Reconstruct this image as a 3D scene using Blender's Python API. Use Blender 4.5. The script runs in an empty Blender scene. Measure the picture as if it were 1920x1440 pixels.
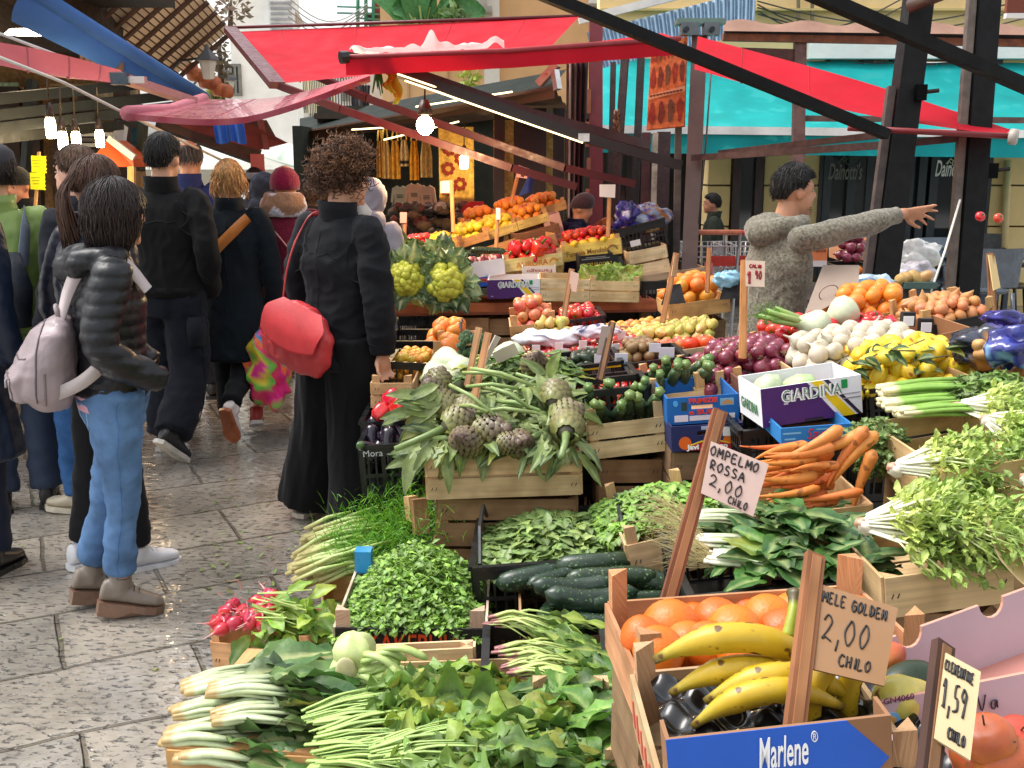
import bpy,bmesh,math,random
import numpy as np
from mathutils import Vector,Matrix,Euler,noise
R=math.radians
random.seed(7)
SC=bpy.context.scene
COL=SC.collection
# ---------- camera
F=1950.0;TH=R(12.0);CAMZ=1.62
cam_d=bpy.data.cameras.new('camera');cam=bpy.data.objects.new('camera',cam_d);COL.objects.link(cam)
cam.location=(0,0,CAMZ);cam.rotation_euler=(math.pi/2-TH,0,0)
cam_d.sensor_width=36;cam_d.lens=36*F/1920;cam_d.clip_end=500;cam_d.clip_start=.05
SC.camera=cam
# ---------- light
w=bpy.data.worlds.new("World");SC.world=w;w.use_nodes=True
nt=w.node_tree;bg=nt.nodes['Background']
sky=nt.nodes.new('ShaderNodeTexSky');sky.sky_type='NISHITA';sky.sun_disc=False
SUN_EL,SUN_AZ=R(60),R(-75)
sky.sun_elevation=SUN_EL;sky.sun_rotation=SUN_AZ;sky.air_density=1.6;sky.dust_density=4.0
hs=nt.nodes.new('ShaderNodeHueSaturation');hs.inputs['Saturation'].default_value=.22
nt.links.new(sky.outputs[0],hs.inputs['Color']);nt.links.new(hs.outputs[0],bg.inputs['Color'])
bg.inputs['Strength'].default_value=.15
sd=bpy.data.lights.new('sun','SUN');so=bpy.data.objects.new('sun',sd);COL.objects.link(so)
sd.energy=1.0;sd.angle=R(30);sd.color=(1,.97,.93)
so.rotation_euler=Vector((-math.sin(SUN_AZ)*math.cos(SUN_EL),-math.cos(SUN_AZ)*math.cos(SUN_EL),-math.sin(SUN_EL))).to_track_quat('-Z','Y').to_euler()
so.location=(-3,4,12)
SC.view_settings.view_transform='Standard';SC.view_settings.look='None'
SC.view_settings.exposure=1.1;SC.view_settings.gamma=1
# ---------- helpers
def ray(px,py):
 x,y=(px-960)/F,-(py-720)/F
 return Vector((x,math.cos(TH)+y*math.sin(TH),-math.sin(TH)+y*math.cos(TH)))
def P(px,py,t):
 return Vector((0,0,CAMZ))+ray(px,py)*t
def PZ(px,py,z=0.0):
 r=ray(px,py);return Vector((0,0,CAMZ))+r*((z-CAMZ)/r.z)
def lin(c):
 return tuple(((v/255)/12.92 if v/255<=.04045 else((v/255+.055)/1.055)**2.4)for v in c)
def C(r,g,b):return lin((r,g,b))
def mixc(a,b,k):return tuple(a[i]*(1-k)+b[i]*k for i in range(3))
def jit(c,a=.12):
 k=1+random.uniform(-a,a);return tuple(max(0,min(1,v*k*(1+random.uniform(-a,a)*.3)))for v in c)
U=random.uniform
def basis(d,up=Vector((0,0,1))):
 d=d.normalized();s=d.cross(up)
 if s.length<1e-4:s=d.cross(Vector((0,1,0)))
 s.normalize();return d,s,s.cross(d)
def catmull(pts,n):
 pts=[Vector(p)for p in pts];out=[]
 for i in range(len(pts)-1):
  p0=pts[max(i-1,0)];p1=pts[i];p2=pts[i+1];p3=pts[min(i+2,len(pts)-1)]
  for k in range(n):
   t=k/n
   out.append(.5*((2*p1)+(p2-p0)*t+(2*p0-5*p1+4*p2-p3)*t*t+(3*p1-p0-3*p2+p3)*t**3))
 out.append(pts[-1]);return out
def interp(vals,n):
 out=[]
 for i in range(len(vals)-1):
  for k in range(n):
   u=k/n;u=u*u*(3-2*u);out.append(vals[i]*(1-u)+vals[i+1]*u)
 out.append(vals[-1]);return out
class MB:
 def __init__(s):s.v=[];s.f=[];s.c=[];s.g=[];s.fm=[]
 def add(s,vs,fs,col,grain=None,mi=0):
  b=len(s.v);s.v+=[tuple(v)for v in vs]
  s.f+=[tuple(i+b for i in f)for f in fs];s.fm+=[mi]*len(fs)
  if len(vs)and isinstance(col[0],(tuple,list)):s.c+=list(col)
  else:s.c+=[tuple(col)]*len(vs)
  s.g+=[tuple(g)for g in grain]if grain else[tuple(v)for v in vs]
  return s
 def box(s,c,size,col,rot=None,M=None,bev=0):
  hx,hy,hz=size[0]/2,size[1]/2,size[2]/2
  vs=[Vector((x*hx,y*hy,z*hz))for x in(-1,1)for y in(-1,1)for z in(-1,1)]
  order=sorted(range(3),key=lambda i:-size[i]);o=Vector((U(0,50),U(0,50),U(0,50)))
  gr=[Vector((v[order[0]],v[order[1]],v[order[2]]))+o for v in vs]
  T=Matrix.Translation(Vector(c))
  if rot is not None:T=T@(rot.to_4x4()if isinstance(rot,Matrix)else Euler(rot).to_matrix().to_4x4())
  if M is not None:T=M@T
  vs=[T@v for v in vs]
  fs=[(0,1,3,2),(4,6,7,5),(0,4,5,1),(2,3,7,6),(0,2,6,4),(1,5,7,3)]
  return s.add(vs,fs,col,gr)
 def beam(s,a,b,w,h,col,up=Vector((0,0,1))):
  a=Vector(a);b=Vector(b);d,x,y=basis(b-a,up)
  M3=Matrix((d,x,y)).transposed()
  return s.box((a+b)/2,((b-a).length,w,h),col,rot=M3)
 def tube(s,pts,rad,col,n=8,cap=True,flat=1.0,up=Vector((0,0,1))):
  pts=[Vector(p)for p in pts];m=len(pts)
  if not isinstance(rad,(list,tuple)):rad=[rad]*m
  vs=[];cs=[];gr=[];o=U(0,50);L=0
  d,sx,sy=basis(pts[1]-pts[0],up)
  for i in range(m):
   d=(pts[min(i+1,m-1)]-pts[max(i-1,0)])
   if d.length<1e-9:d=Vector((0,0,1))
   d.normalize();sx=(sx-d*sx.dot(d))
   if sx.length<1e-6:sx=basis(d,up)[1]
   sx.normalize();sy=sx.cross(d)
   if i:L+=(pts[i]-pts[i-1]).length
   for k in range(n):
    a=2*math.pi*k/n
    vs.append(pts[i]+sx*math.cos(a)*rad[i]+sy*math.sin(a)*rad[i]*flat)
    gr.append((L,math.cos(a)*rad[i]+o,math.sin(a)*rad[i]))
    cs.append(col[min(i,len(col)-1)]if isinstance(col[0],(tuple,list))else col)
  fs=[(i*n+k,i*n+(k+1)%n,(i+1)*n+(k+1)%n,(i+1)*n+k)for i in range(m-1)for k in range(n)]
  if cap:fs+=[tuple(range(n-1,-1,-1)),tuple(range((m-1)*n,m*n))]
  return s.add(vs,fs,cs,gr)
 def loft(s,rings,col,n=20,cap=True):
  vs=[];cs=[]
  for i,r in enumerate(rings):
   c=Vector(r[0]);ax=r[3]if len(r)>3 else Vector((1,0,0));ay=r[4]if len(r)>4 else Vector((0,1,0))
   for k in range(n):
    a=2*math.pi*k/n
    vs.append(c+ax*(math.cos(a)*r[1])+ay*(math.sin(a)*r[2]))
    cs.append(col[min(i,len(col)-1)]if isinstance(col[0],(tuple,list))else col)
  m=len(rings)
  fs=[(i*n+k,i*n+(k+1)%n,(i+1)*n+(k+1)%n,(i+1)*n+k)for i in range(m-1)for k in range(n)]
  if cap:fs+=[tuple(range(n-1,-1,-1)),tuple(range((m-1)*n,m*n))]
  return s.add(vs,fs,cs)
 def ball(s,c,r,col,n=14,m=9,M=None,wob=0,seed=0):
  rx,ry,rz=(r,r,r)if not isinstance(r,(tuple,list))else r
  vs=[];c=Vector(c)
  for i in range(m+1):
   ph=math.pi*i/m
   for k in range(n):
    a=2*math.pi*k/n
    d=Vector((math.sin(ph)*math.cos(a),math.sin(ph)*math.sin(a),math.cos(ph)))
    q=1+(wob*noise.noise(d*1.7+Vector((seed,seed*.7,0)))if wob else 0)
    p=Vector((d.x*rx*q,d.y*ry*q,d.z*rz*q))
    vs.append(c+(M@p if M is not None else p))
  fs=[(i*n+k,(i+1)*n+k,(i+1)*n+(k+1)%n,i*n+(k+1)%n)for i in range(m)for k in range(n)]
  return s.add(vs,fs,col)
 def quad(s,a,b,c,d,col):return s.add([a,b,c,d],[(0,1,2,3)],col)
 def sheet(s,f,nu,nv,col,thick=0.0):
  vs=[Vector(f(i/nu,j/nv))for j in range(nv+1)for i in range(nu+1)]
  cs=[col(i/nu,j/nv)for j in range(nv+1)for i in range(nu+1)]if callable(col)else col
  fs=[(j*(nu+1)+i,j*(nu+1)+i+1,(j+1)*(nu+1)+i+1,(j+1)*(nu+1)+i)for j in range(nv)for i in range(nu)]
  return s.add(vs,fs,cs)
 def prism(s,poly,thick,M,col):
  n=len(poly)
  vs=[M@Vector((x,-thick,z))for x,z in poly]+[M@Vector((x,.0005,z))for x,z in poly]
  fs=[tuple(range(n))]+[(i,i+n,(i+1)%n+n,(i+1)%n)for i in range(n)]
  return s.add(vs,fs,col)
 def mesh(s,name,mats,smooth=True,off=None):
  me=bpy.data.meshes.new(name)
  vs=s.v if off is None else[(v[0]-off[0],v[1]-off[1],v[2]-off[2])for v in s.v]
  me.from_pydata(vs,[],s.f);
  for m in(mats if isinstance(mats,(list,tuple))else[mats]):me.materials.append(m)
  if any(s.fm):me.polygons.foreach_set('material_index',s.fm)
  a=me.color_attributes.new('Col','FLOAT_COLOR','POINT')
  a.data.foreach_set('color',np.array([(c[0],c[1],c[2],1)for c in s.c],dtype=np.float32).ravel())
  g=me.attributes.new('Grain','FLOAT_VECTOR','POINT')
  g.data.foreach_set('vector',np.array(s.g,dtype=np.float32).ravel())
  if smooth:me.polygons.foreach_set('use_smooth',[True]*len(me.polygons))
  me.update();return me
 def build(s,name,mats,parent=None,smooth=False,local=False,thing=None):
  v=np.array(s.v);lo,hi=v.min(0),v.max(0)
  if parent is not None:
   L=None if local else parent.location
   me=s.mesh(name,mats,smooth,L);o=bpy.data.objects.new(name,me);COL.objects.link(o);o.parent=parent
  else:
   L=Vector(((lo[0]+hi[0])/2,(lo[1]+hi[1])/2,lo[2]))
   me=s.mesh(name,mats,smooth,L);o=bpy.data.objects.new(name,me);COL.objects.link(o);o.location=L
  if thing:tag(o,*thing)
  return o
def tag(o,label=None,cat=None,group=None,kind=None):
 if label:o['label']=label
 if cat:o['category']=cat
 if group:o['group']=group
 if kind:o['kind']=kind
 return o
def thing(name,label,cat,loc=(0,0,0),group=None,M=None,rz=0):
 o=bpy.data.objects.new(name,None);COL.objects.link(o);o.empty_display_size=.1
 if M is not None:o.matrix_world=M
 else:o.location=loc;o.rotation_euler=(0,0,rz)
 return tag(o,label,cat,group)
def put(name,me,label,cat,M,group=None,parent=None):
 o=bpy.data.objects.new(name,me);COL.objects.link(o);o.matrix_world=M
 if parent is not None:o.parent=parent
 else:tag(o,label,cat,group)
 return o
def rotm(rx=0,ry=0,rz=0):return Euler((rx,ry,rz)).to_matrix().to_4x4()
def rnd_rot():return rotm(U(-3.1,3.1),U(-3.1,3.1),U(-3.1,3.1))
def at(p,rx=0,ry=0,rz=0,s=1):return Matrix.Translation(Vector(p))@rotm(rx,ry,rz)@Matrix.Scale(s,4)
def frame(pl,pr,tilt=0):
 pl=Vector(pl);pr=Vector(pr);x=(pr-pl).normalized()
 y=Vector((0,0,1)).cross(x);y.normalize();z=x.cross(y)
 M=Matrix((x,y,z)).transposed().to_4x4();M.translation=pl
 return M@rotm(tilt)
def text_mesh(body,size,extrude=.0006,shear=0,offset=0,align='LEFT',space=1):
 cu=bpy.data.curves.new('lettering','FONT');cu.body=body;cu.size=size;cu.extrude=extrude
 cu.shear=shear;cu.offset=offset;cu.align_x=align;cu.space_character=space;cu.resolution_u=3
 o=bpy.data.objects.new('tmp',cu);COL.objects.link(o)
 dg=bpy.context.evaluated_depsgraph_get();dg.update()
 me=bpy.data.meshes.new_from_object(o.evaluated_get(dg));bpy.data.objects.remove(o);bpy.data.curves.remove(cu)
 return me
def text_into(mb,body,size,M,col,width=None,**k):
 me=text_mesh(body,size,**k)
 vs=[v.co.copy()for v in me.vertices]
 if not vs:return
 if width:
  w0=max(v.x for v in vs)-min(v.x for v in vs);q=width/w0
  for v in vs:v.x*=q
 T=M@rotm(math.pi/2)
 mb.add([T@v for v in vs],[tuple(p.vertices)for p in me.polygons],col)
 bpy.data.meshes.remove(me)
STROKES={'A':[[(0,0),(.45,1),(.9,0)],[(.2,.4),(.75,.4)]],'C':[[(.8,.85),(.4,1),(.05,.6),(.1,.15),(.5,0),(.85,.15)]],'D':[[(.1,0),(.1,1),(.6,.85),(.8,.45),(.5,.08),(.1,0)]],'E':[[(.75,1),(.1,.95),(.1,0),(.8,.05)],[(.1,.5),(.6,.52)]],'G':[[(.8,.85),(.4,1),(.05,.5),(.3,0),(.8,.1),(.8,.5),(.45,.48)]],'H':[[(.1,0),(.1,1)],[(.75,0),(.75,1)],[(.1,.5),(.75,.5)]],'I':[[(.3,0),(.32,1)]],'L':[[(.15,1),(.1,.03),(.8,.08)]],'M':[[(.05,0),(.15,1),(.45,.35),(.8,1),(.9,0)]],'N':[[(.1,0),(.12,1),(.75,0),(.78,1)]],'O':[[(.45,1),(.05,.55),(.35,0),(.8,.35),(.7,.9),(.4,1)]],'P':[[(.15,0),(.15,1),(.7,.9),(.7,.55),(.15,.45)]],'R':[[(.15,0),(.15,1),(.7,.88),(.65,.55),(.15,.48),(.8,0)]],'S':[[(.75,.9),(.3,1),(.15,.65),(.7,.4),(.6,.05),(.05,.08)]],'T':[[(.05,.97),(.85,1)],[(.45,1),(.42,0)]],'Z':[[(.1,.95),(.75,1),(.1,.03),(.8,.06)]],'K':[[(.1,0),(.1,1)],[(.75,1),(.12,.45),(.8,0)]],'V':[[(.05,1),(.4,0),(.8,1)]],'a':[[(.6,.5),(.2,.5),(.1,.1),(.45,.02),(.62,.5),(.7,0)]],'0':[[(.45,1),(.08,.5),(.35,0),(.75,.45),(.6,.95),(.4,1)]],'1':[[(.1,.7),(.4,1),(.38,0)],[(.1,0),(.7,0)]],'2':[[(.08,.75),(.35,1),(.7,.8),(.55,.45),(.05,.05),(.35,.1),(.85,.02)]],'5':[[(.8,1),(.25,.95),(.2,.55),(.65,.5),(.7,.12),(.1,.0)]],'9':[[(.7,.85),(.3,1),(.12,.7),(.4,.5),(.7,.85),(.6,0)]],',':[[(.2,.1),(.08,-.3)]],'8':[[(.4,.5),(.1,.8),(.4,1),(.7,.78),(.1,.2),(.4,0),(.72,.22),(.4,.5)]],'-':[[(.1,.5),(.6,.5)]]}
def hand_into(mb,body,M,h,wid,pen,col):
 x=0
 for ch in body:
  if ch==' ':x+=wid*.8;continue
  for st in STROKES[ch]:
   pts=[Vector((x+px*wid*.92+U(-.02,.02)*h,-.0012,pz*h+U(-.03,.03)*h))for px,pz in st]
   if len(pts)>2:pts=catmull(pts,4)
   mb.tube([M@p for p in pts],[pen*U(.85,1.15)for _ in pts],col,n=4)
  x+=wid*(1.08 if ch not in ',I' else .6)
  # ---------- materials
MAT={}
def base_mat(name):
 m=bpy.data.materials.new(name);m.use_nodes=True;n=m.node_tree
 return m,n,n.nodes['Principled BSDF'],n.nodes['Material Output']
def nd(n,t,**k):
 x=n.nodes.new('ShaderNode'+t)
 for a,b in k.items():
  if a in x.inputs:x.inputs[a].default_value=b
  else:setattr(x,a,b)
 return x
def mul(n,a,b,mode='MULTIPLY',fac=1.0):
 x=n.nodes.new('ShaderNodeMix');x.data_type='RGBA';x.blend_type=mode;x.inputs[0].default_value=fac
 n.links.new(a,x.inputs[6]);
 if isinstance(b,tuple):x.inputs[7].default_value=(*b,1)
 else:n.links.new(b,x.inputs[7])
 return x.outputs[2]
def ramp(n,src,p0,c0,p1,c1):
 r=n.nodes.new('ShaderNodeValToRGB');e=r.color_ramp.elements
 e[0].position=p0;e[0].color=(*c0,1);e[1].position=p1;e[1].color=(*c1,1)
 n.links.new(src,r.inputs[0]);return r.outputs[0]
def g3(v):return(v,v,v)
def surf(name,rough=.5,var=.25,vscale=8,bump=.2,bscale=60,spec=.5,grain=None,transl=0,sss=0,sheen=0,coat=0,metal=0,objvar=0,tint=None,bdist=.002,spots=None,detail=3,stretch=None):
 m,n,b,out=base_mat(name);MAT[name]=m
 at_=nd(n,'Attribute',attribute_name='Col');col=at_.outputs['Color']
 tc=nd(n,'TexCoord').outputs['Object']
 if grain:
  ga=nd(n,'Attribute',attribute_name='Grain').outputs['Vector']
  mp=nd(n,'Mapping');mp.inputs['Scale'].default_value=grain;n.links.new(ga,mp.inputs[0]);vec=mp.outputs[0]
 elif stretch:
  mp=nd(n,'Mapping');mp.inputs['Scale'].default_value=stretch;n.links.new(tc,mp.inputs[0]);vec=mp.outputs[0]
 else:vec=tc
 nz=nd(n,'TexNoise',Scale=1.0 if(grain or stretch)else vscale,Detail=float(detail),Roughness=.6);n.links.new(vec,nz.inputs['Vector'])
 col=mul(n,col,ramp(n,nz.outputs[0],.3,g3(1-var),.7,g3(1+var*.6)))
 if grain:
  n2=nd(n,'TexNoise',Scale=9.0,Detail=2.0);n.links.new(ga,n2.inputs['Vector'])
  col=mul(n,col,ramp(n,n2.outputs[0],.35,(.72,.66,.58),.6,(1.05,1.03,1.0)))
 if spots:
  v=nd(n,'TexNoise',Scale=spots[0],Detail=1.0);n.links.new(tc,v.inputs['Vector'])
  f=ramp(n,v.outputs[0],spots[1],g3(0),spots[1]+.06,g3(1))
  x=n.nodes.new('ShaderNodeMix');x.data_type='RGBA';n.links.new(f,x.inputs[0]);n.links.new(col,x.inputs[6]);x.inputs[7].default_value=(*spots[2],1);col=x.outputs[2]
 if objvar:
  oi=nd(n,'ObjectInfo');h=nd(n,'HueSaturation')
  r1=nd(n,'MapRange');n.links.new(oi.outputs['Random'],r1.inputs[0]);r1.inputs[3].default_value=.5-objvar*.12;r1.inputs[4].default_value=.5+objvar*.12
  r2=nd(n,'MapRange');n.links.new(oi.outputs['Random'],r2.inputs[0]);r2.inputs[3].default_value=1+objvar*.5;r2.inputs[4].default_value=1-objvar*.6
  n.links.new(r1.outputs[0],h.inputs['Hue']);n.links.new(r2.outputs[0],h.inputs['Value']);n.links.new(col,h.inputs['Color']);col=h.outputs[0]
 if tint:col=mul(n,col,tint)
 n.links.new(col,b.inputs['Base Color'])
 b.inputs['Roughness'].default_value=rough;b.inputs['Specular IOR Level'].default_value=spec
 b.inputs['Metallic'].default_value=metal;b.inputs['Sheen Weight'].default_value=sheen;b.inputs['Coat Weight'].default_value=coat
 if sss:b.inputs['Subsurface Weight'].default_value=sss;b.inputs['Subsurface Radius'].default_value=(.012,.005,.003);b.inputs['Subsurface Scale'].default_value=.5
 if bump:
  bz=nd(n,'TexNoise',Scale=1.0 if grain else bscale,Detail=3.0);n.links.new(vec if grain else tc,bz.inputs['Vector'])
  bp=nd(n,'Bump',Strength=bump,Distance=bdist);n.links.new(bz.outputs[0],bp.inputs['Height']);n.links.new(bp.outputs[0],b.inputs['Normal'])
  rr=ramp(n,bz.outputs[0],.3,g3(max(0,rough-.1)),.7,g3(min(1,rough+.12)));n.links.new(rr,b.inputs['Roughness'])
 if transl:
  tr=nd(n,'BsdfTranslucent');n.links.new(col,tr.inputs[0]);mx=nd(n,'MixShader');mx.inputs[0].default_value=transl
  n.links.new(b.outputs[0],mx.inputs[1]);n.links.new(tr.outputs[0],mx.inputs[2]);n.links.new(mx.outputs[0],out.inputs[0])
 return m
surf('leaf',rough=.45,tint=(1.3,1.18,.92),var=.34,vscale=22,bump=.5,bscale=90,transl=.22,bdist=.003)
surf('stalk',rough=.4,var=.16,vscale=30,bump=.3,bscale=60,sss=.0)
surf('citrus',rough=.42,var=.14,vscale=14,bump=.6,bscale=190,objvar=.12,bdist=.0016,spots=(26,.70,C(190,110,40)))
surf('fruit',rough=.36,spots=(34,.69,C(120,80,40)),var=.3,vscale=16,bump=.12,bscale=60,objvar=.25)
surf('gloss',rough=.2,var=.28,vscale=16,bump=.08,bscale=20,objvar=.08,coat=.25)
surf('zucch',rough=.26,var=.4,vscale=45,bump=.25,bscale=30,objvar=.2,spots=(120,.66,C(110,140,90)))
surf('carrot',rough=.55,spots=(30,.66,C(150,84,40)),var=.18,vscale=25,bump=.6,bscale=70,objvar=.12,bdist=.002)
surf('banana',rough=.42,var=.12,vscale=18,bump=.2,bscale=30,spots=(48,.645,C(96,66,24)))
surf('papery',rough=.5,var=.22,vscale=20,bump=.4,bscale=50,objvar=.12,transl=.05)
surf('wood',rough=.72,var=.2,grain=(3,70,70),bump=.5,bdist=.0015)
surf('plastic',rough=.33,var=.25,vscale=12,bump=.3,bscale=25,spec=.5)
surf('card',rough=.75,var=.08,vscale=6,bump=.25,bscale=25,bdist=.002)
surf('ink',rough=.5,var=.05,vscale=20,bump=0)
surf('cloth',rough=.85,var=.16,vscale=7,bump=.5,bscale=240,sheen=.04,bdist=.001,spec=.2)
surf('knit',rough=.95,var=.25,vscale=60,bump=.9,bscale=90,sheen=.3,bdist=.006,spec=.1)
surf('fleece',rough=.95,var=.55,vscale=75,bump=.8,bscale=90,sheen=.3,bdist=.004,spec=.1,detail=2)
surf('nylon',rough=.42,var=.15,vscale=6,bump=.6,bscale=26,bdist=.006,spec=.4)
surf('denim',rough=.8,var=.38,vscale=8,bump=.5,bscale=300,spec=.2,bdist=.001)
surf('leather',rough=.42,var=.15,vscale=12,bump=.35,bscale=130,bdist=.0015)
surf('skin',rough=.5,var=.1,vscale=25,bump=.15,bscale=120,sss=.15)
surf('hair',rough=.45,var=.35,vscale=20,bump=0,spec=.4)
surf('metal',rough=.35,var=.15,vscale=10,bump=.15,bscale=30,metal=.9)
surf('paint',rough=.45,var=.2,vscale=4,bump=.25,bscale=20)
surf('black',rough=.6,var=.3,vscale=6,bump=.25,bscale=20,spec=.2)
surf('rust',rough=.7,var=.45,vscale=12,bump=.5,bscale=40)
surf('plaster',rough=.9,var=.16,vscale=1.3,bump=.4,bscale=14,bdist=.01,detail=6)
surf('wet',rough=.26,var=.2,vscale=2,bump=.06,bscale=6,bdist=.02,transl=.15,coat=.6,spec=.8)
surf('canvas',rough=.7,spots=(5,.60,(.03,.40,.40)),var=.2,vscale=2.5,bump=.3,bscale=5,transl=.10,bdist=.02,spec=.2,detail=6)
surf('awning',rough=.7,var=.16,vscale=2,detail=6,bump=.35,bscale=5,transl=.35,bdist=.02,spec=.2)
surf('film',rough=.12,var=.3,vscale=14,bump=.7,bscale=16,bdist=.01,spec=.6)
surf('mottle',rough=.85,var=.5,vscale=28,bump=.3,bscale=60,detail=6)
def emit(name,col,k):
 m,n,b,out=base_mat(name);MAT[name]=m
 b.inputs['Emission Color'].default_value=(*col,1);b.inputs['Emission Strength'].default_value=k;b.inputs['Base Color'].default_value=(*col,1)
emit('lamp',(1,.80,.50),22);emit('strip',(1,.74,.36),2.2)
m,n,b,out=base_mat('glass');MAT['glass']=m
b.inputs['Base Color'].default_value=(.03,.035,.04,1);b.inputs['Roughness'].default_value=.06;b.inputs['Specular IOR Level'].default_value=.9
m,n,b,out=base_mat('paving');MAT['paving']=m
tc=nd(n,'TexCoord').outputs['Object']
wn=nd(n,'TexNoise',Scale=1.2,Detail=3.0);n.links.new(tc,wn.inputs['Vector'])
vm=nd(n,'VectorMath',operation='MULTIPLY_ADD');n.links.new(wn.outputs['Color'],vm.inputs[0]);vm.inputs[1].default_value=(.10,.10,0);n.links.new(tc,vm.inputs[2])
mp=nd(n,'Mapping');mp.inputs['Rotation'].default_value=(0,0,R(-27));n.links.new(vm.outputs[0],mp.inputs[0])
br=nd(n,'TexBrick',Scale=1.0);br.inputs['Mortar Size'].default_value=.010;br.inputs['Mortar Smooth'].default_value=.6
br.inputs['Brick Width'].default_value=.78;br.inputs['Row Height'].default_value=.46;br.inputs['Color1'].default_value=(.27,.26,.245,1);br.inputs['Color2'].default_value=(.37,.345,.305,1);br.inputs['Mortar'].default_value=(.17,.15,.12,1)
n.links.new(mp.outputs[0],br.inputs['Vector'])
cn=nd(n,'TexNoise',Scale=2.2,Detail=6.0,Roughness=.65);n.links.new(tc,cn.inputs['Vector'])
col=mul(n,br.outputs['Color'],ramp(n,cn.outputs[0],.3,(.62,.58,.52),.7,(1.35,1.28,1.18)))
mp2=nd(n,'Mapping');mp2.inputs['Scale'].default_value=(26,52,1);mp2.inputs['Rotation'].default_value=(0,0,R(12));n.links.new(vm.outputs[0],mp2.inputs[0])
ch=nd(n,'TexNoise',Scale=1.0,Detail=2.0,Roughness=.55);n.links.new(mp2.outputs[0],ch.inputs['Vector'])
chr_=ramp(n,ch.outputs[0],.28,g3(0),.46,g3(1))
col=mul(n,col,ramp(n,ch.outputs[0],.32,g3(.45),.45,g3(1.0)))
mo=nd(n,'TexNoise',Scale=.9,Detail=4.0);n.links.new(tc,mo.inputs['Vector'])
mf=nd(n,'Math',operation='MULTIPLY');n.links.new(br.outputs['Fac'],mf.inputs[0]);n.links.new(ramp(n,mo.outputs[0],.52,g3(0),.6,g3(1)),mf.inputs[1])
mx=n.nodes.new('ShaderNodeMix');mx.data_type='RGBA';n.links.new(mf.outputs[0],mx.inputs[0]);n.links.new(col,mx.inputs[6]);mx.inputs[7].default_value=(.06,.09,.02,1)
n.links.new(mx.outputs[2],b.inputs['Base Color'])
wet=nd(n,'TexNoise',Scale=.8,Detail=4.0);n.links.new(tc,wet.inputs['Vector'])
n.links.new(ramp(n,wet.outputs[0],.38,g3(.06),.66,g3(.28)),b.inputs['Roughness'])
hgt=nd(n,'Math',operation='MULTIPLY_ADD');n.links.new(br.outputs['Fac'],hgt.inputs[0]);hgt.inputs[1].default_value=-1.2;n.links.new(chr_,hgt.inputs[2])
bp=nd(n,'Bump',Strength=.9,Distance=.016);n.links.new(hgt.outputs[0],bp.inputs['Height'])
fn=nd(n,'TexNoise',Scale=8.0,Detail=3.0);n.links.new(tc,fn.inputs['Vector'])
bp2=nd(n,'Bump',Strength=.7,Distance=.02);n.links.new(fn.outputs[0],bp2.inputs['Height']);n.links.new(bp.outputs[0],bp2.inputs['Normal'])
n.links.new(bp2.outputs[0],b.inputs['Normal']);b.inputs['Specular IOR Level'].default_value=.9;n.links.new(ramp(n,wet.outputs[0],.42,g3(1),.62,g3(.15)),b.inputs['Coat Weight']);b.inputs['Coat Roughness'].default_value=.15;b.inputs['Coat IOR'].default_value=1.7;mp3=nd(n,'Mapping');mp3.inputs['Scale'].default_value=(9,21,1);mp3.inputs['Rotation'].default_value=(0,0,R(8));n.links.new(vm.outputs[0],mp3.inputs[0]);n3=nd(n,'TexNoise',Scale=1.0,Detail=2.5);n.links.new(mp3.outputs[0],n3.inputs['Vector']);bp3=nd(n,'Bump',Strength=.8,Distance=.014);n.links.new(n3.outputs[0],bp3.inputs['Height']);n.links.new(bp3.outputs[0],b.inputs['Coat Normal'])
g=MB();g.quad((-60,-10,0),(60,-10,0),(60,150,0),(-60,150,0),g3(.2))
tag(g.build('ground',MAT['paving']),kind='structure')
# ========== the street and its buildings
def PY(px,py,Y):
 r=ray(px,py);return Vector((0,0,CAMZ))+r*(Y/r.y)
def Q(lst):return[P(*p)for p in lst]
WHITE=C(225,222,215);CREAM=C(232,206,150);PEACH=C(222,178,130);BLACKP=C(17,17,18);MAROON=C(92,28,32)
REDC=(.62,.012,.03);TEAL=(.012,.37,.37)
def bars(name,label,cat,pts,w,h,col,mat='paint',group=None,up=Vector((0,0,1)),rnd=False,parent=None):
 mb=MB();pts=[p if isinstance(p,Vector)else P(*p)for p in pts]
 if rnd:mb.tube(pts,w/2,col,n=8)
 else:
  for a,b_ in zip(pts,pts[1:]):mb.beam(a,b_,w,h,col,up)
 o=mb.build(name,MAT[mat],parent,smooth=rnd)
 if parent is None:tag(o,label,cat,group)
 return o
def wallbox(x0,x1,y0,y1,z0,z1,col,mb):
 mb.box(((x0+x1)/2,(y0+y1)/2,(z0+z1)/2),(x1-x0,y1-y0,z1-z0),col)
def window(parent,x0,x1,y,z0,z1,fc,gc=C(60,66,70),shutter=None):
 mb=MB();f=.06
 for a,b_,c,d in((x0,x0+f,z0,z1),(x1-f,x1,z0,z1),(x0+f,x1-f,z1-f,z1),(x0+f,x1-f,z0,z0+f),((x0+x1)/2-.025,(x0+x1)/2+.025,z0+f,z1-f)):
  wallbox(a,b_,y-.06,y+.02,c,d,fc,mb)
 o=mb.build('window',MAT['paint'],parent,local=False)
 p=MB();wallbox(x0+f,x1-f,y-.01,y+.01,z0+f,z1-f,gc,p);q=p.build('pane',MAT['glass'],parent);q.parent=o;return o
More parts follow.
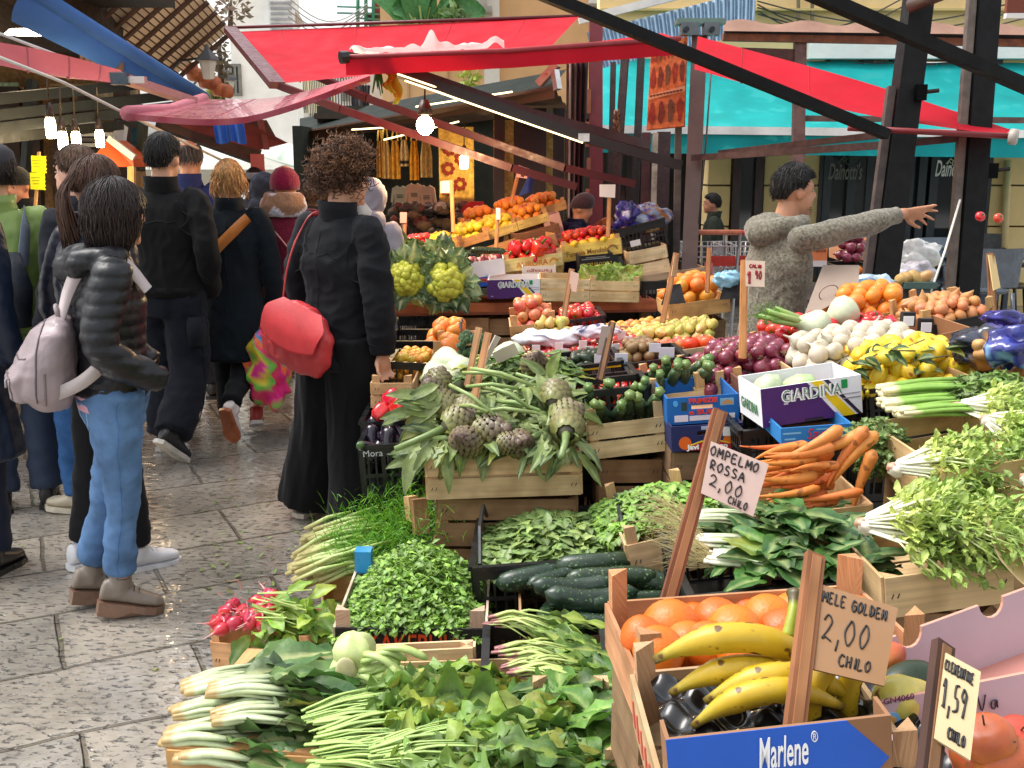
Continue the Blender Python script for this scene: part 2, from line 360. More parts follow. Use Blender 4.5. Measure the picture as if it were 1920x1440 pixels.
 # -------- café building at the back right (faces the viewer at Y = 12)
YB=12.0
def XB(px):return PY(px,290,YB).x
def ZB(py):return PY(960,py,YB).z
cafe=thing('cafe_building','cream cafe building with rusticated wall and dark doors under the turquoise awning','building',(XB(1500),YB,0))
mb=MB();zt=ZB(300);X0,X1=XB(1120),XB(2150)
wallbox(X0,X1,YB,YB+.4,2.75,7.5,CREAM,mb)
for a,b_ in((1330,1372),(1436,1538),(1862,2150)):
 z=0
 for k in range(6):
  wallbox(XB(a),XB(b_),YB+.0+.012*(k%2),YB+.35,z,z+.44,mixc(CREAM,C(200,170,110),.25),mb);z+=.46
wallbox(X0,X1,YB+.06,YB+.38,0,2.75,C(176,150,100),mb)if False else None
mb.build('wall',MAT['plaster'],cafe)
mb=MB();wallbox(X0,X1,YB-.1,YB-.001,ZB(22),ZB(18),C(205,180,120),mb);wallbox(XB(1500),X1,YB-.16,YB-.001,ZB(112),ZB(78),C(235,235,230),mb)
wallbox(X0,X1,YB-.06,YB-.001,ZB(60),ZB(56),C(190,165,110),mb)
mb.build('cornice',MAT['plaster'],cafe)
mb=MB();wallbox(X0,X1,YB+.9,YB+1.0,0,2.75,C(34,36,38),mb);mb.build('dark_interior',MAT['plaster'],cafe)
DG=C(46,54,60)
for a,b_,gc in((1545,1605,C(150,140,120)),(1625,1660,C(40,44,46)),(1700,1738,C(90,84,80)),(1745,1815,C(60,62,62)),(1205,1250,C(60,56,50)),(1135,1190,C(70,70,66)),(1375,1432,C(28,26,25))):
 d=MB();x0,x1=XB(a),XB(b_);f=.09
 for q in((x0,x0+f,0,2.7),(x1-f,x1,0,2.7),(x0+f,x1-f,2.55,2.7),(x0+f,x1-f,0,.55 if a>1690 else .25)):wallbox(q[0],q[1],YB-.05,YB+.1,q[2],q[3],DG if a>1500 else C(50,34,32),d)
 o=d.build('door',MAT['paint'],cafe)
 p=MB();wallbox(x0+f,x1-f,YB+.02,YB+.04,.25,2.55,gc,p);k=p.build('pane',MAT['glass'],cafe);k.parent=o
for a,b_ in((1605,1625),(1660,1700),(1815,1862),(1538,1545)):
 d=MB();wallbox(XB(a),XB(b_),YB-.03,YB+.12,0,2.75,C(40,42,44),d);d.build('door_post',MAT['paint'],cafe)
mb=MB()
for px,sz in((1552,.2),(1752,.2)):
 p=PY(px,336 if px<1600 else 330,YB-.06);M=Matrix.Translation(p)
 text_into(mb,"Dainotti's",.25,M,C(235,235,230)if px>1600 else C(120,116,106),width=.38,shear=.25,offset=.004)
 q=PY(px+18,305 if px>1600 else 301,YB-.06)
 for k,chh in enumerate('FOOD'):
  a=R(-40+k*27);text_into(mb,chh,.12,Matrix.Translation(q+Vector((.11+.15*math.sin(a),0,.11-.15*math.cos(a))))@rotm(0,-a,0),C(190,200,170)if px>1600 else C(60,80,60))
mb.build('lettering',MAT['ink'],cafe)
mb=MB()
for x in(1497,1523):mb.tube([PY(x,-30,YB-.08),PY(x,42,YB-.08)],.02,C(120,105,80))
for k in range(5):
 a=PY(1420,2+k*6,YB-.1);b_=PY(1930,-4+k*9,YB-.1)
 mb.tube([a.lerp(b_,t)+Vector((0,0,-.25*math.sin(math.pi*t*(1+k%2))))for t in np.linspace(0,1,14)],.008,C(70,66,60),n=4)
mb.build('cables',MAT['paint'],cafe)
mb=MB();mb.tube([PY(1890,300,YB-.06),PY(1880,520,YB-.06)],.045,C(214,192,140));mb.build('downpipe',MAT['paint'],cafe,smooth=True)
# -------- turquoise awning
aw=thing('awning','wide turquoise awning with a white stripe over the cafe front','awning',(XB(1500),11,0))
A0,A1=PY(1120,108,YB),PY(2150,122,YB)
B0,B1=PY(1120,242,10.4),PY(2150,254,10.4)
mb=MB();mb.sheet(lambda u,v:A0.lerp(A1,u).lerp(B0.lerp(B1,u),v)+Vector((0,0,-.06*math.sin(math.pi*v)+.008*math.sin(u*60))),60,10,TEAL);mb.build('canopy',MAT['canvas'],aw,smooth=True)
mb=MB();C0,C1=PY(1120,276,10.38),PY(2150,293,10.38)
C0.z-=.02;mb.sheet(lambda u,v:B0.lerp(B1,u).lerp(C0.lerp(C1,u),v)+Vector((0,.02*math.sin(u*45)*v-.003,-.03)),90,3,(.008,.31,.33));mb.build('valance',MAT['canvas'],aw,smooth=True)
mb=MB();mb.beam(B0+Vector((0,-.02,0)),B1+Vector((0,-.02,0)),.03,.075,C(235,236,234));mb.build('front_rail',MAT['paint'],aw)
pg=thing('pergola','rust brown timber pergola roof edge in front of the turquoise awning','pergola',(2.2,9,0))
mb=MB();mb.beam(P(1355,70,9),P(1960,82,9),.07,.06,C(120,66,40));mb.beam(P(1358,57,9.1),P(1960,68,9.1),.05,.08,C(34,26,24));mb.build('beam',MAT['rust'],pg)
mb=MB();mb.sheet(lambda u,v:P(1360,40,9.0).lerp(P(1960,50,9.0),u).lerp(P(1355,58,8.9).lerp(P(1960,66,8.9),u),v)+Vector((0,0,.02*math.sin(u*31)*(1-v))),50,2,C(150,116,100));mb.build('cloth_edge',MAT['cloth'],pg,smooth=True)
mb=MB();mb.beam(P(1500,76,9.05),P(1490,600,9.05),.1,.1,C(96,66,60));mb.build('post',MAT['rust'],pg)
mb=MB();mb.beam(P(1360,100,9.05),P(1497,104,9.05),.05,.1,C(80,44,40));mb.beam(P(1500,222,9.05),P(1960,226,9.05),.04,.05,C(96,72,66));mb.build('cross_bar',MAT['rust'],pg)
mb=MB();a,b_,c,d=P(1100,60,9.6),P(1418,-20,9.6),P(1120,130,9.6),P(1414,60,9.6)
mb.sheet(lambda u,v:a.lerp(b_,u).lerp(c.lerp(d,u),v)+Vector((0,.02*math.sin(u*2*math.pi*22),0)),176,1,C(150,172,190))
mb.add([v+np.array((0,.012,0))if False else(v[0],v[1]+.012,v[2])for v in mb.v],[tuple(reversed(f))for f in mb.f],C(150,172,190))
cs=thing('corrugated_screen','pale blue corrugated metal screen behind the red awning','metal sheet',(a+d)/2);mb.build('sheet',MAT['metal'],cs,smooth=True)
mb=MB();mb.beam(P(1085,38,9.5),P(1420,-45,9.5),.05,.07,C(225,225,222));mb.build('capping',MAT['paint'],cs)
# -------- peach building
YP=17.0
pb=thing('apartment_building','peach plastered apartment building with white downpipe and balcony plants','building',(1.2,YP,0))
mb=MB();wallbox(PY(712,0,YP).x,PY(1440,0,YP).x,YP,YP+6,0,9,PEACH,mb)
mb.build('wall',MAT['plaster'],pb)
mb=MB();xw=PY(922,0,YP).x;wallbox(xw-.12,xw+.12,YP-.1,YP-.002,0,9,C(232,228,220),mb);mb.build('pilaster',MAT['plaster'],pb)
mb=MB();x=PY(890,0,YP).x;mb.box((x,YP-.25,PY(890,25,YP).z),(.55,.5,.08),C(170,165,158));mb.tube([(x,YP-.2,PY(890,25,YP).z),(x,YP-.2,7)],[.2,.14],C(190,188,184),n=12);mb.build('flue',MAT['paint'],pb,smooth=False)
mb=MB();x=PY(1145,0,YP).x;z=PY(1145,0,YP).z;mb.box((x,YP-.2,z+.12),(.7,.38,.45),C(225,225,220));mb.box((x,YP-.2,z-.13),(.75,.42,.04),C(150,140,130));mb.build('air_conditioner',MAT['paint'],pb)
for px in(780,850,1020,1290):
 p=PY(px,30,YP);window(pb,p.x-.35,p.x+.35,YP,p.z-.2+1.0,p.z+1.9,C(120,90,70))
mb=MB();p0=PY(730,100,YP)
for k in range(3):wallbox(PY(760+k*75,0,YP).x,PY(764+k*75,0,YP).x,YP-.02,YP-.002,0,9,C(200,160,116),mb)
mb.build('moulding',MAT['plaster'],pb)
bp_=thing('banana_plant','broad leaved banana plant on the peach building balcony','plant',PY(795,60,YP-1))
mb=MB();pst=MB();base=PY(795,70,YP-1)
for k,(ax,ay,L,wd)in enumerate(((-.9,.7,1.1,.34),(-.2,1.1,1.0,.3),(.35,1.0,1.0,.26),(.95,.75,1.2,.22),(-.5,.35,.8,.22),(1.0,.2,.9,.2))):
 tip=base+Vector((ax*.9,-.1,.2+ay*L*.7));mid=base.lerp(tip,.5)+Vector((0,0,.25))
 pts=catmull([base,mid,tip],5);pst.tube([base,base.lerp(mid,.6)],.02,C(130,150,70),n=5)
 for i in range(len(pts)-1):
  w0=wd*math.sin(math.pi*min(1,.12+i/len(pts)*.9));w1=wd*math.sin(math.pi*min(1,.12+(i+1)/len(pts)*.9));s_=Vector((.25,.2,.95))if k!=1 else Vector((.9,.2,.1))
  mb.add([pts[i]-s_*w0,pts[i]+Vector((0,.08,0)),pts[i]+s_*w0,pts[i+1]-s_*w1,pts[i+1]+Vector((0,.08,0)),pts[i+1]+s_*w1],[(0,1,4,3),(1,2,5,4)],C(70,130,80))
mb.build('leaves',MAT['leaf'],bp_,smooth=True);pst.build('stem',MAT['stalk'],bp_,smooth=True)
# -------- pale houses along the street on the left of centre
def house(name,label,px0,px1,pytop,Y,col,depth=6,wins=(),balc=(),roof=None):
 x0,x1,zt_=PY(px0,pytop,Y).x,PY(px1,pytop,Y).x,PY((px0+px1)/2,pytop,Y).z
 h=thing(name,label,'building',((x0+x1)/2,Y,0));mb=MB();wallbox(x0,x1,Y,Y+depth,0,zt_,col,mb);mb.build('wall',MAT['plaster'],h)
 for(a,b_,c,d)in wins:
  p,q=PY(a,c,Y),PY(b_,d,Y);window(h,p.x,q.x,Y,q.z,p.z,C(120,120,112),C(70,76,80))
 for(a,b_,c)in balc:
  p,q=PY(a,c,Y),PY(b_,c,Y);mb=MB();wallbox(p.x,q.x,Y-.8,Y-.002,p.z-.1,p.z,C(200,196,188),mb)
  for k in range(14):x=p.x+(q.x-p.x)*(k+.5)/14;mb.box((x,Y-.77,p.z+.45),(.02,.02,.9),C(70,74,76))
  mb.box(((p.x+q.x)/2,Y-.77,p.z+.92),(q.x-p.x,.04,.04),C(70,74,76));mb.build('balcony',MAT['paint'],h)
 if roof:
  mb=MB();wallbox(x0-.3,x1+.5,Y-.6,Y+depth+.2,zt_+.002,zt_+.22,roof,mb);mb.build('roof',MAT['plaster'],h)
 return h
h1=house('town_house','tall white house with an air conditioner under its sloping eave',424,548,-60,24,C(236,236,230),.6,wins=((430,455,120,180),(470,490,190,230)))
mb=MB();p=PY(532,38,23.8);mb.box(p,(.55,.4,.85),C(214,218,220))
for k in range(7):mb.box(p+Vector((0,-.21,-.33+k*.11)),(.46,.03,.05),C(150,156,160))
mb.build('air_conditioner',MAT['paint'],h1)
mb=MB();mb.beam(PY(520,-25,23.9),PY(563,47,23.9),.4,.16,C(170,160,146));mb.build('eave',MAT['plaster'],h1)
house('pale_house','pale yellow house with balconies seen below the red awning',540,640,130,27,C(238,226,190),8,wins=((556,575,175,205),(600,620,180,215),(604,622,235,262)),balc=((545,590,215),(592,636,225)))
house('grey_house','grey white house with hanging washing on its balcony',625,716,60,21,C(206,206,204),8,wins=((640,655,160,190),(668,684,160,200)),balc=((630,700,208),))
sc_=thing('scaffold_balcony','green scaffold balcony with a red door beside the peach building','balcony',PY(690,45,20))
mb=MB()
for px in(671,686,700):mb.tube([PY(px,-30,20),PY(px,60,20)],.035,C(40,120,100),n=6)
for py in(12,24,34,44):mb.tube([PY(632 if py<30 else 672,py,20),PY(712,py+3,20)],.02,C(80,130,120),n=6)
mb.build('railing',MAT['paint'],sc_,smooth=True)
mb=MB();a,b_=PY(702,24,20.2),PY(722,-20,20.2);wallbox(a.x,b_.x,20.2,20.4,a.z,b_.z,C(140,60,60),mb);mb.build('door',MAT['paint'],sc_)
mb=MB();a,b_=PY(688,45,20.1),PY(728,24,20.1);wallbox(a.x,b_.x,20.05,20.5,a.z,b_.z,C(80,80,76),mb);mb.build('ledge',MAT['plaster'],sc_)
wsh=thing('washing_line','dark clothes drying on the line of the grey white house','laundry',PY(675,165,20));mb=MB()
for k in range(4):
 a=PY(668+k*6,160,20);mb.sheet(lambda u,v:a+Vector(((u-.5)*.16*(1+.3*math.sin(v*3+k)),.03*math.sin(u*9+k),-v*(.5+.06*k))),5,8,[C(44,46,54),C(90,92,100),C(60,60,64),C(38,40,50)][k])
mb.build('clothes',MAT['cloth'],wsh,smooth=True)
mb=MB()
for k in range(4):
 a,b_=PY(540,-5+k*12,19),PY(690,6+k*5,19);mb.tube([a.lerp(b_,t)+Vector((0,0,-.35*math.sin(math.pi*t)))for t in np.linspace(0,1,12)],.009,C(120,124,126),n=4)
mb.build('overhead_cables',MAT['paint'],thing=('thin overhead cables crossing the strip of pale sky','cable'))
house('far_house','distant pale house closing the end of the street',330,560,150,34,C(214,212,206),6,wins=((440,455,180,215),(480,500,180,215),(510,528,215,250)),balc=((470,535,225),))
# -------- left market building
lb=thing('market_hall','dark timber market hall front on the left with warm lit walls','building',(-5,9.5,0))
mb=MB();wallbox(-8,-3.45,9.6,10.0,0,2.55,C(150,112,66),mb);mb.build('wall',MAT['mottle'],lb)
mb=MB();wallbox(-8,-2.95,5.0,9.6,2.95,3.05,C(46,38,32),mb);mb.build('ceiling',MAT['wood'],lb)
mb=MB()
a,b_,c,d=P(-120,-60,7.0),P(235,-60,9.5),P(-60,75,7.0),P(230,110,9.5)
mb.add([a,b_,c,d,P(-60,75,10),P(230,128,11)],[(0,1,3,2),(2,3,5,4)],C(62,50,40));mb.build('upper_front',MAT['mottle'],lb)
mb=MB()
for k,px in enumerate((158,168,179,190,201,214,226)):mb.tube([P(px,72+k*7,7.6),P(px,75+k*7,7.6),P(px-2,95+k*6,7.6),P(px-1,118+k*4,7.6)],[.016,.026,.034,.02],C(120,92,70),n=6)
mb.build('balustrade',MAT['wood'],lb,smooth=True)
mb=MB()
for px,w_ in((20,.16),(62,.12),(118,.14),(160,.1),(228,.12)):mb.beam(P(px,165,9.0),P(px+6,420,9.0),w_,.1,C(58,42,30))
mb.build('timber_post',MAT['wood'],lb)
mb=MB()
for k,(px,py,w_,h_,c)in enumerate(((8,210,.3,.5,C(170,190,150)),(44,200,.35,.34,C(190,140,84)),(90,195,.4,.3,C(168,110,60)),(140,190,.4,.3,C(190,150,96)),(205,185,.5,.22,C(180,160,130)),(46,300,.22,.4,C(190,130,60)),(160,260,.2,.6,C(110,100,92)),(250,250,.2,.5,C(60,110,120)),(130,340,.3,.6,C(120,96,74)))):
 p=P(px,py,9.2);mb.box(p,(w_,.03,h_),c)
mb.build('wall_panel',MAT['mottle'],lb)
mb=MB()
for(a,b_)in(((-30,188,6.6),(325,152,8.6)),((-30,218,6.6),(330,178,8.6)),((-30,243,6.6),(335,198,8.6)),((-30,262,7),(250,232,8.8))):mb.beam(P(*a),P(*b_),.08,.07,C(40,44,38))
mb.beam(P(268,235,8.4),P(262,320,8.4),.06,.06,C(40,44,38));mb.beam(P(60,150,8.6),P(40,420,8.6),.06,.06,C(38,40,36));mb.build('frame_bar',MAT['paint'],lb)
mb=MB()
for k in range(6):p=P(172,222+k*10,8.7);mb.box(p,(.36,.02,.03),C(200,196,180)if k%2 else C(90,84,76))
mb.build('shutter',MAT['paint'],lb)
def lamp(px,py,t,label,kind,power,L=.17,r=.035,shape='tube'):
 p=P(px,py,t);o=thing('hanging_lamp',label,'lamp',p+Vector((0,0,-L/2)),'lit lamps hanging over the market')
 m1=MB();
 if shape=='tube':m1.tube([p+Vector((0,0,-L/2)),p+Vector((0,0,-L/2+.02)),p+Vector((0,0,L/2-.02)),p+Vector((0,0,L/2))],[r*.8,r,r,r*.7],(1,.9,.7),n=12)
 else:m1.ball(p,(r,r,r*1.1),(1,.9,.7))
 m1.build('bulb',MAT['lamp'],o,smooth=True)
 m2=MB();m2.tube([p+Vector((0,0,L/2)),p+Vector((0,0,L/2+.04)),p+Vector((0,0,L/2+.09))],[r*.9,r*.8,r*.4],C(60,44,34),n=10);m2.tube([p+Vector((0,0,L/2+.09)),p+Vector((.01,0,L/2+.3))],.006,C(80,64,44),n=5);m2.build('socket',MAT['plastic'],o,smooth=True)
 ld=bpy.data.lights.new('lamp_light','POINT');ld.energy=power;ld.color=(1,.68,.34);ld.shadow_soft_size=.06
 lo=bpy.data.objects.new('lamp_light',ld);COL.objects.link(lo);lo.location=p+Vector((0,-.0,-L/2-.1));return o
for px,py,tt,s in((95,240,6.4,'tallest lamp, first of the four lit tube lamps over the left stall'),(118,265,6.8,'second of the four lit tube lamps from the left, hanging lowest'),(143,264,7.2,'third of the four lit tube lamps over the left stall'),(187,260,7.6,'lit tube lamp beside the orange hood, last of the four')):
 lamp(px,py,tt,s,'tube',2,L=.125,r=.03)
lamp(797,235,6.5,'large round lit bulb under the red awning corner','ball',22,L=.13,r=.055,shape='ball')
lamp(870,304,9.6,'small lit bulb in front of the yellow patterned tapestry','ball',3,L=.12,r=.04)
lp=MB();p=P(52,56,7.2);lp.loft([(p,.12,.08),(p+Vector((0,0,-.03)),.16,.1)],(1,.9,.3),n=14);lp.build('ceiling_lamp',MAT['lamp'],thing=('oval yellow ceiling lamp under the dark balcony at top left','lamp'),smooth=True)
rf=thing('tiled_roof','slanting roof seen from below with rafters and pale tiles','roof',P(300,60,10))
ra,rb,rc,rd=P(165,50,9.2),P(318,-85,9.2),P(432,55,10.4),P(322,147,10.4)
up_=(rb-ra).cross(rd-ra).normalized()
mb=MB();mb.add([ra,rb,rc,rd],[(0,1,2,3)],C(214,198,176));mb.add([q+up_*.05*(1 if up_.z>0 else-1)for q in(ra,rb,rc,rd)],[(3,2,1,0)],C(214,190,160));mb.build('tiles',MAT['awning'],rf)
mb=MB();dn=up_*(-.03 if up_.z>0 else .03)
for k in range(8):mb.beam(ra.lerp(rd,k/7)+dn*1.5,rb.lerp(rc,k/7)+dn*1.2,.034,.03,C(92,66,52),up_)
mb.build('rafter',MAT['wood'],rf)
mb=MB()
for k in range(14):mb.beam(ra.lerp(rb,(k+.5)/14)+dn*.35,rd.lerp(rc,(k+.5)/14)+dn*.35,.012,.01,C(80,60,48),up_)
mb.build('batten',MAT['wood'],rf)
def shrub(name,label,cat,c,rad,n,size,col,M='leaf'):
 o=thing(name,label,cat,c);mb=MB();c=Vector(c)
 for k in range(n):
  d=Vector((U(-1,1),U(-1,1),U(-1,1)));
  if d.length>1:continue
  q=c+Vector((d.x*rad[0],d.y*rad[1],d.z*rad[2]));M3=rnd_rot();s_=size*U(.6,1.3)
  mb.add([q+M3@Vector(v)for v in((-s_*.4,0,0),(0,-s_*.1,s_),(s_*.4,0,0),(0,s_*.1,-s_))],[(0,1,2,3)],jit(col,.3))
 mb.build('foliage',MAT[M],o);
 tb=MB();tb.tube([c+Vector((0,0,-rad[2]*1.3)),c+Vector((.05*rad[0],0,0)),c+Vector((.1*rad[0],0,rad[2]*.7))],[.04,.03,.01],C(90,74,60),n=6);tb.build('stem',MAT['wood'],o,smooth=True);return o
shrub('climbing_plant','grey brown climbing plant hanging by the tiled roof','plant',P(412,118,11),(.12,.2,.3),260,.05,C(88,84,76))
shrub('withered_vine','dry grey vine on the brown house above the tiled roof','plant',P(430,18,14),(.3,.3,.2),200,.06,C(120,110,104))
shrub('potted_fern','small green fern hanging below the street lantern','plant',P(402,172,11),(.08,.12,.14),150,.05,C(120,150,40))
shrub('roof_weed','yellow green weed growing by the dark awning top','plant',P(880,150,14),(.18,.2,.18),160,.06,C(150,170,80))
shrub('balcony_shrub','leafy shrub beside the banana plant on the balcony','plant',PY(848,36,15.8),(.25,.2,.2),240,.1,C(96,128,84))
for px,py,tt,s in((390,128,10,'upper street lantern of glass and iron beside the tiled roof'),(424,166,12,'lower street lantern of glass and iron further down the street')):
 p=P(px,py,tt);k=tt/10;o=thing('street_lantern',s,'lantern',p+Vector((0,0,-.1*k)),'iron street lanterns')
 mb=MB();mb.tube([p+Vector((0,0,-.1*k)),p+Vector((0,0,.07*k))],[.05*k,.085*k],C(214,210,200),n=6);mb.build('glass_body',MAT['paint'],o)
 mb=MB();mb.tube([p+Vector((0,0,.072*k)),p+Vector((0,0,.1*k)),p+Vector((0,0,.15*k)),p+Vector((0,0,.17*k)),p+Vector((0,0,.22*k))],[.115*k,.1*k,.05*k,.03*k,.015*k],C(78,80,84),n=6);mb.build('cap',MAT['paint'],o)
 mb=MB();mb.tube([p+Vector((0,0,.1*k)),p+Vector((-.3*k,.1,.08*k)),p+Vector((-.5*k,.2,-.1*k))],.012*k,C(44,44,46),n=6);mb.build('bracket',MAT['paint'],o,smooth=True)
tl=MB()
for k in range(7):p=P(345+k*11,130+k*7+(k%2)*5,10.5);tl.tube([p,p+Vector((.12,-.06,.0))],[.05,.07],jit(C(190,110,70),.2),n=8)
tl.build('roof_tiles',MAT['rust'],thing=('row of broken terracotta roof tiles below the street lantern','tiles'),smooth=True)
# -------- awnings over the street
def cloth(name,label,top,bot,col,val=None,valh=.1,mat='awning',sag=.05,cat='awning',back=True):
 T=catmull(Q(top),8);B=catmull(Q(bot),8);n_=len(T)
 o=thing(name,label,cat,(T[0]+B[0])/2);mb=MB()
 def f(u,v):
  i=min(n_-1,int(round(u*(n_-1))));return T[i].lerp(B[i],v)+Vector((0,0,-sag*math.sin(math.pi*v)*math.sin(math.pi*u)))
 mb.sheet(f,n_-1,8,col);mb.build('canopy',MAT[mat],o,smooth=True)
 for k in range(1,5):
  m2=MB();m2.tube([f(k/5,v)+Vector((0,-.002,-.003))for v in np.linspace(0,1,9)],.006,tuple(x*.6 for x in col),n=4);m2.build('seam',MAT['cloth'],o)
 if val:
  m2=MB();m2.sheet(lambda u,v:B[min(n_-1,int(round(u*(n_-1))))]+Vector((0,-.004+.012*math.sin(u*40)*v,-valh*v)),n_-1,3,val);m2.build('valance',MAT[mat],o,smooth=True)
 return o
ra_=cloth('awning','big bright red awning spread across the middle of the street',[(430,60,9.2),(760,46,8.8),(1086,31,8.4)],[(512,158,7.4),(700,140,7.2),(1010,112,7.0)],REDC,sag=.12)
m2=MB();m2.beam(P(432,56,9.15),P(520,160,7.35),.11,.05,C(84,24,30));m2.build('side_rail',MAT['paint'],ra_)
m2=MB();m2.tube([P(425,52,9.2),P(1088,30,8.4)],.014,C(90,30,36));m2.build('roller',MAT['paint'],ra_,smooth=True)
for k,(pts)in enumerate((((446,78,9.0),(690,185,7.6),(1060,315,7.2),(1190,345,7.3)),((512,156,7.4),(640,205,7.2),(960,315,7.0),(1080,350,7.1)))):
 m2=MB();q=Q(pts)
 for a,b_ in zip(q,q[1:]):m2.beam(a,b_,.055,.05,C(84,26,30))
 m2.build('arm',MAT['paint'],ra_)
fa=cloth('awning','front red awning with a rolled bar and dirty plastic on top',[(830,112,7.0),(1040,88,7.0),(1240,62,7.0)],[(648,106,5.7),(960,94,6.1),(1272,72,6.6)],REDC,val=(.55,.012,.03),valh=.10)
m2=MB();m2.tube([P(642,108,5.7),P(960,95,6.1),P(1275,72,6.6)],.016,C(150,30,40));m2.build('front_bar',MAT['paint'],fa,smooth=True)
m2=MB();m2.tube([P(638,108,5.69),P(652,107,5.71)],.035,C(30,28,28));m2.build('bar_end',MAT['plastic'],fa)
pls=MB();a,b_=P(655,101,5.75),P(945,88,6.15)
pls.sheet(lambda u,v:a.lerp(b_,u)+Vector((0,v*.35,.02+.06*abs(noise.noise((u*9,v*2,3)))+(.07*math.exp(-((u-.52)/.04)**2)if v<.6 else 0)+.04*math.exp(-((u-.93)/.05)**2))),70,5,C(236,226,220));pls.build('plastic_sheet',MAT['awning'],thing=('crumpled dirty white plastic sheet lying on the red awning bar','plastic sheet'),smooth=True)
rb_=cloth('awning','steeply sloping red awning running down to the right',[(1308,68,6.6),(1600,148,6.0),(1898,244,5.6)],[(1302,130,6.0),(1600,210,5.6),(1880,254,5.3)],REDC,sag=.03)
m2=MB();m2.tube([P(1590,240,5.32),P(1905,256,5.3)],.015,C(120,24,30));m2.tube([P(1893,256,5.3),P(1907,257,5.28)],.04,C(190,180,170));m2.build('front_bar',MAT['paint'],rb_,smooth=True)
cloth('awning','wet pink awning sagging over the street behind the dark haired man',[(375,186,7.6),(520,182,7.2),(690,138,6.6)],[(238,213,6.0),(460,219,5.9),(694,142,6.2)],(.50,.09,.13),val=(.32,.02,.05),valh=.035,mat='wet',sag=.0)
ro=MB();ro.tube([P(238,213,6.0),P(320,208,6.6),P(382,186,7.6)],.045,(.5,.16,.2));ro.build('cloth_roll',MAT['cloth'],thing=('pink rolled cloth tube at the left end of the wet pink awning','cloth roll'),smooth=True)
la=cloth('awning','faded red awning over the left stall with lamps under it',[(-60,70,5.4),(90,96,6.0),(228,132,6.6)],[(-60,112,5.0),(90,138,5.7),(216,156,6.4)],(.56,.13,.15),sag=.06)
m2=MB();m2.beam(P(215,142,6.4),P(360,190,7.2),.09,.05,C(180,140,132));m2.build('side_rail',MAT['paint'],la)
m2=MB();m2.box(P(225,148,6.38),(.1,.06,.07),C(90,110,120));m2.box(P(252,150,6.4),(.14,.05,.04),C(220,214,208));m2.build('bracket',MAT['metal'],la)
bb=MB();a,b_=P(40,-16,6.6),P(378,192,8.6)
bb.sheet(lambda u,v:a.lerp(b_,u)+Vector((.02,-.02*math.sin(v*3),.0))+Vector((-.10,0,-.18))*v*(1-.5*u)+Vector((0,-.03*math.sin(v*math.pi),0)),30,6,(.06,.17,.5));bl=thing('blue_awning','long blue rolled awning slanting down from the upper left corner','awning',a.lerp(b_,.5));bb.build('canopy',MAT['awning'],bl,smooth=True)
m2=MB();m2.tube([a+Vector((.02,.02,.03)),b_+Vector((.02,.02,.03))],.055,(.1,.25,.6),n=12);m2.build('roller',MAT['awning'],bl,smooth=True)
bars('support_rod','white rod slanting above the faded red left awning','rod',[(-30,52,5.6),(182,131,6.6)],.018,.018,C(225,225,225),'paint',rnd=True)
bars('rope','white rope with a light strip running below the left awning','rope',[(-30,96,5.0),(120,155,5.6),(235,213,6.1),(440,312,7.6)],.018,.018,C(230,225,215),'paint',rnd=True)
rs=thing('stall_roof','dark brown stall roof edge below the pink awning','stall roof',P(400,265,9))
mb=MB();mb.beam(P(300,228,8.6),P(480,294,9.2),.16,.12,C(70,46,38));mb.build('edge_beam',MAT['wood'],rs)
mb=MB();mb.add(Q([(300,222,8.5),(470,232,8.8),(540,268,9.2),(470,285,9.1)]),[(0,1,2,3)],C(128,62,60));mb.add(Q([(420,228,9),(500,225,9.2),(520,262,9.4),(440,256,9.2)]),[(0,1,2,3)],C(96,72,64));mb.build('roof_cloth',MAT['cloth'],rs)
mb=MB();mb.beam(P(488,225,9),P(500,280,9),.05,.02,C(120,70,66));mb.beam(P(482,290,9.1),P(484,330,9.1),.12,.06,C(178,96,92));mb.build('post',MAT['cloth'],rs)
bt=MB();a=P(398,226,8.4);bt.sheet(lambda u,v:a+Vector((u*.25+.02*v,.03*math.sin(u*22),-v*(.175+.012*math.sin(u*9)))),40,6,lambda u,v:C(54,104,196)if abs(u-.47)>.05 else C(24,50,120));bt.build('hanging_cloth',MAT['cloth'],thing=('blue pleated cloth hanging from the dark stall roof edge','cloth'),smooth=True)
def tent(label,px,py,t,w_,h_):
 p=P(px,py,t);o=thing('market_tent',label,'tent',(p.x,p.y,0),'white market tents down the street');mb=MB()
 n_=8;vs=[p];
 for k in range(n_*4):
  a=2*math.pi*k/(n_*4);q=max(abs(math.cos(a)),abs(math.sin(a)));vs.append(p+Vector((math.cos(a)/q*w_,math.sin(a)/q*w_,-h_)))
 ring=list(range(1,n_*4+1));mb.add(vs,[(0,ring[i],ring[(i+1)%(n_*4)])for i in range(n_*4)],[C(232,232,222)]+[C(226,228,218)if k%8 else C(90,150,130)for k in range(n_*4)])
 vs2=[v-Vector((0,0,.0))for v in vs[1:]]+[v-Vector((0,0,.22))for v in vs[1:]];m_=n_*4
 mb.add(vs2,[(i,(i+1)%m_,m_+(i+1)%m_,m_+i)for i in range(m_)],C(220,224,214));mb.build('canopy',MAT['awning'],o)
 m2=MB()
 for sx in(-1,1):
  for sy in(-1,1):m2.tube([(p.x+sx*w_*.96,p.y+sy*w_*.96,0),(p.x+sx*w_*.96,p.y+sy*w_*.96,p.z-h_)],.025,C(180,184,180),n=6)
 m2.build('poles',MAT['metal'],o)
tent('white tent with green stripes seen between the dark haired man and the blonde woman',390,262,12,1.05,.33)
tent('white tent with green stripes seen left of the maroon hat',540,268,13,.9,.33)
tent('white tent top further away between the two nearer tents',470,285,16,1.1,.3)
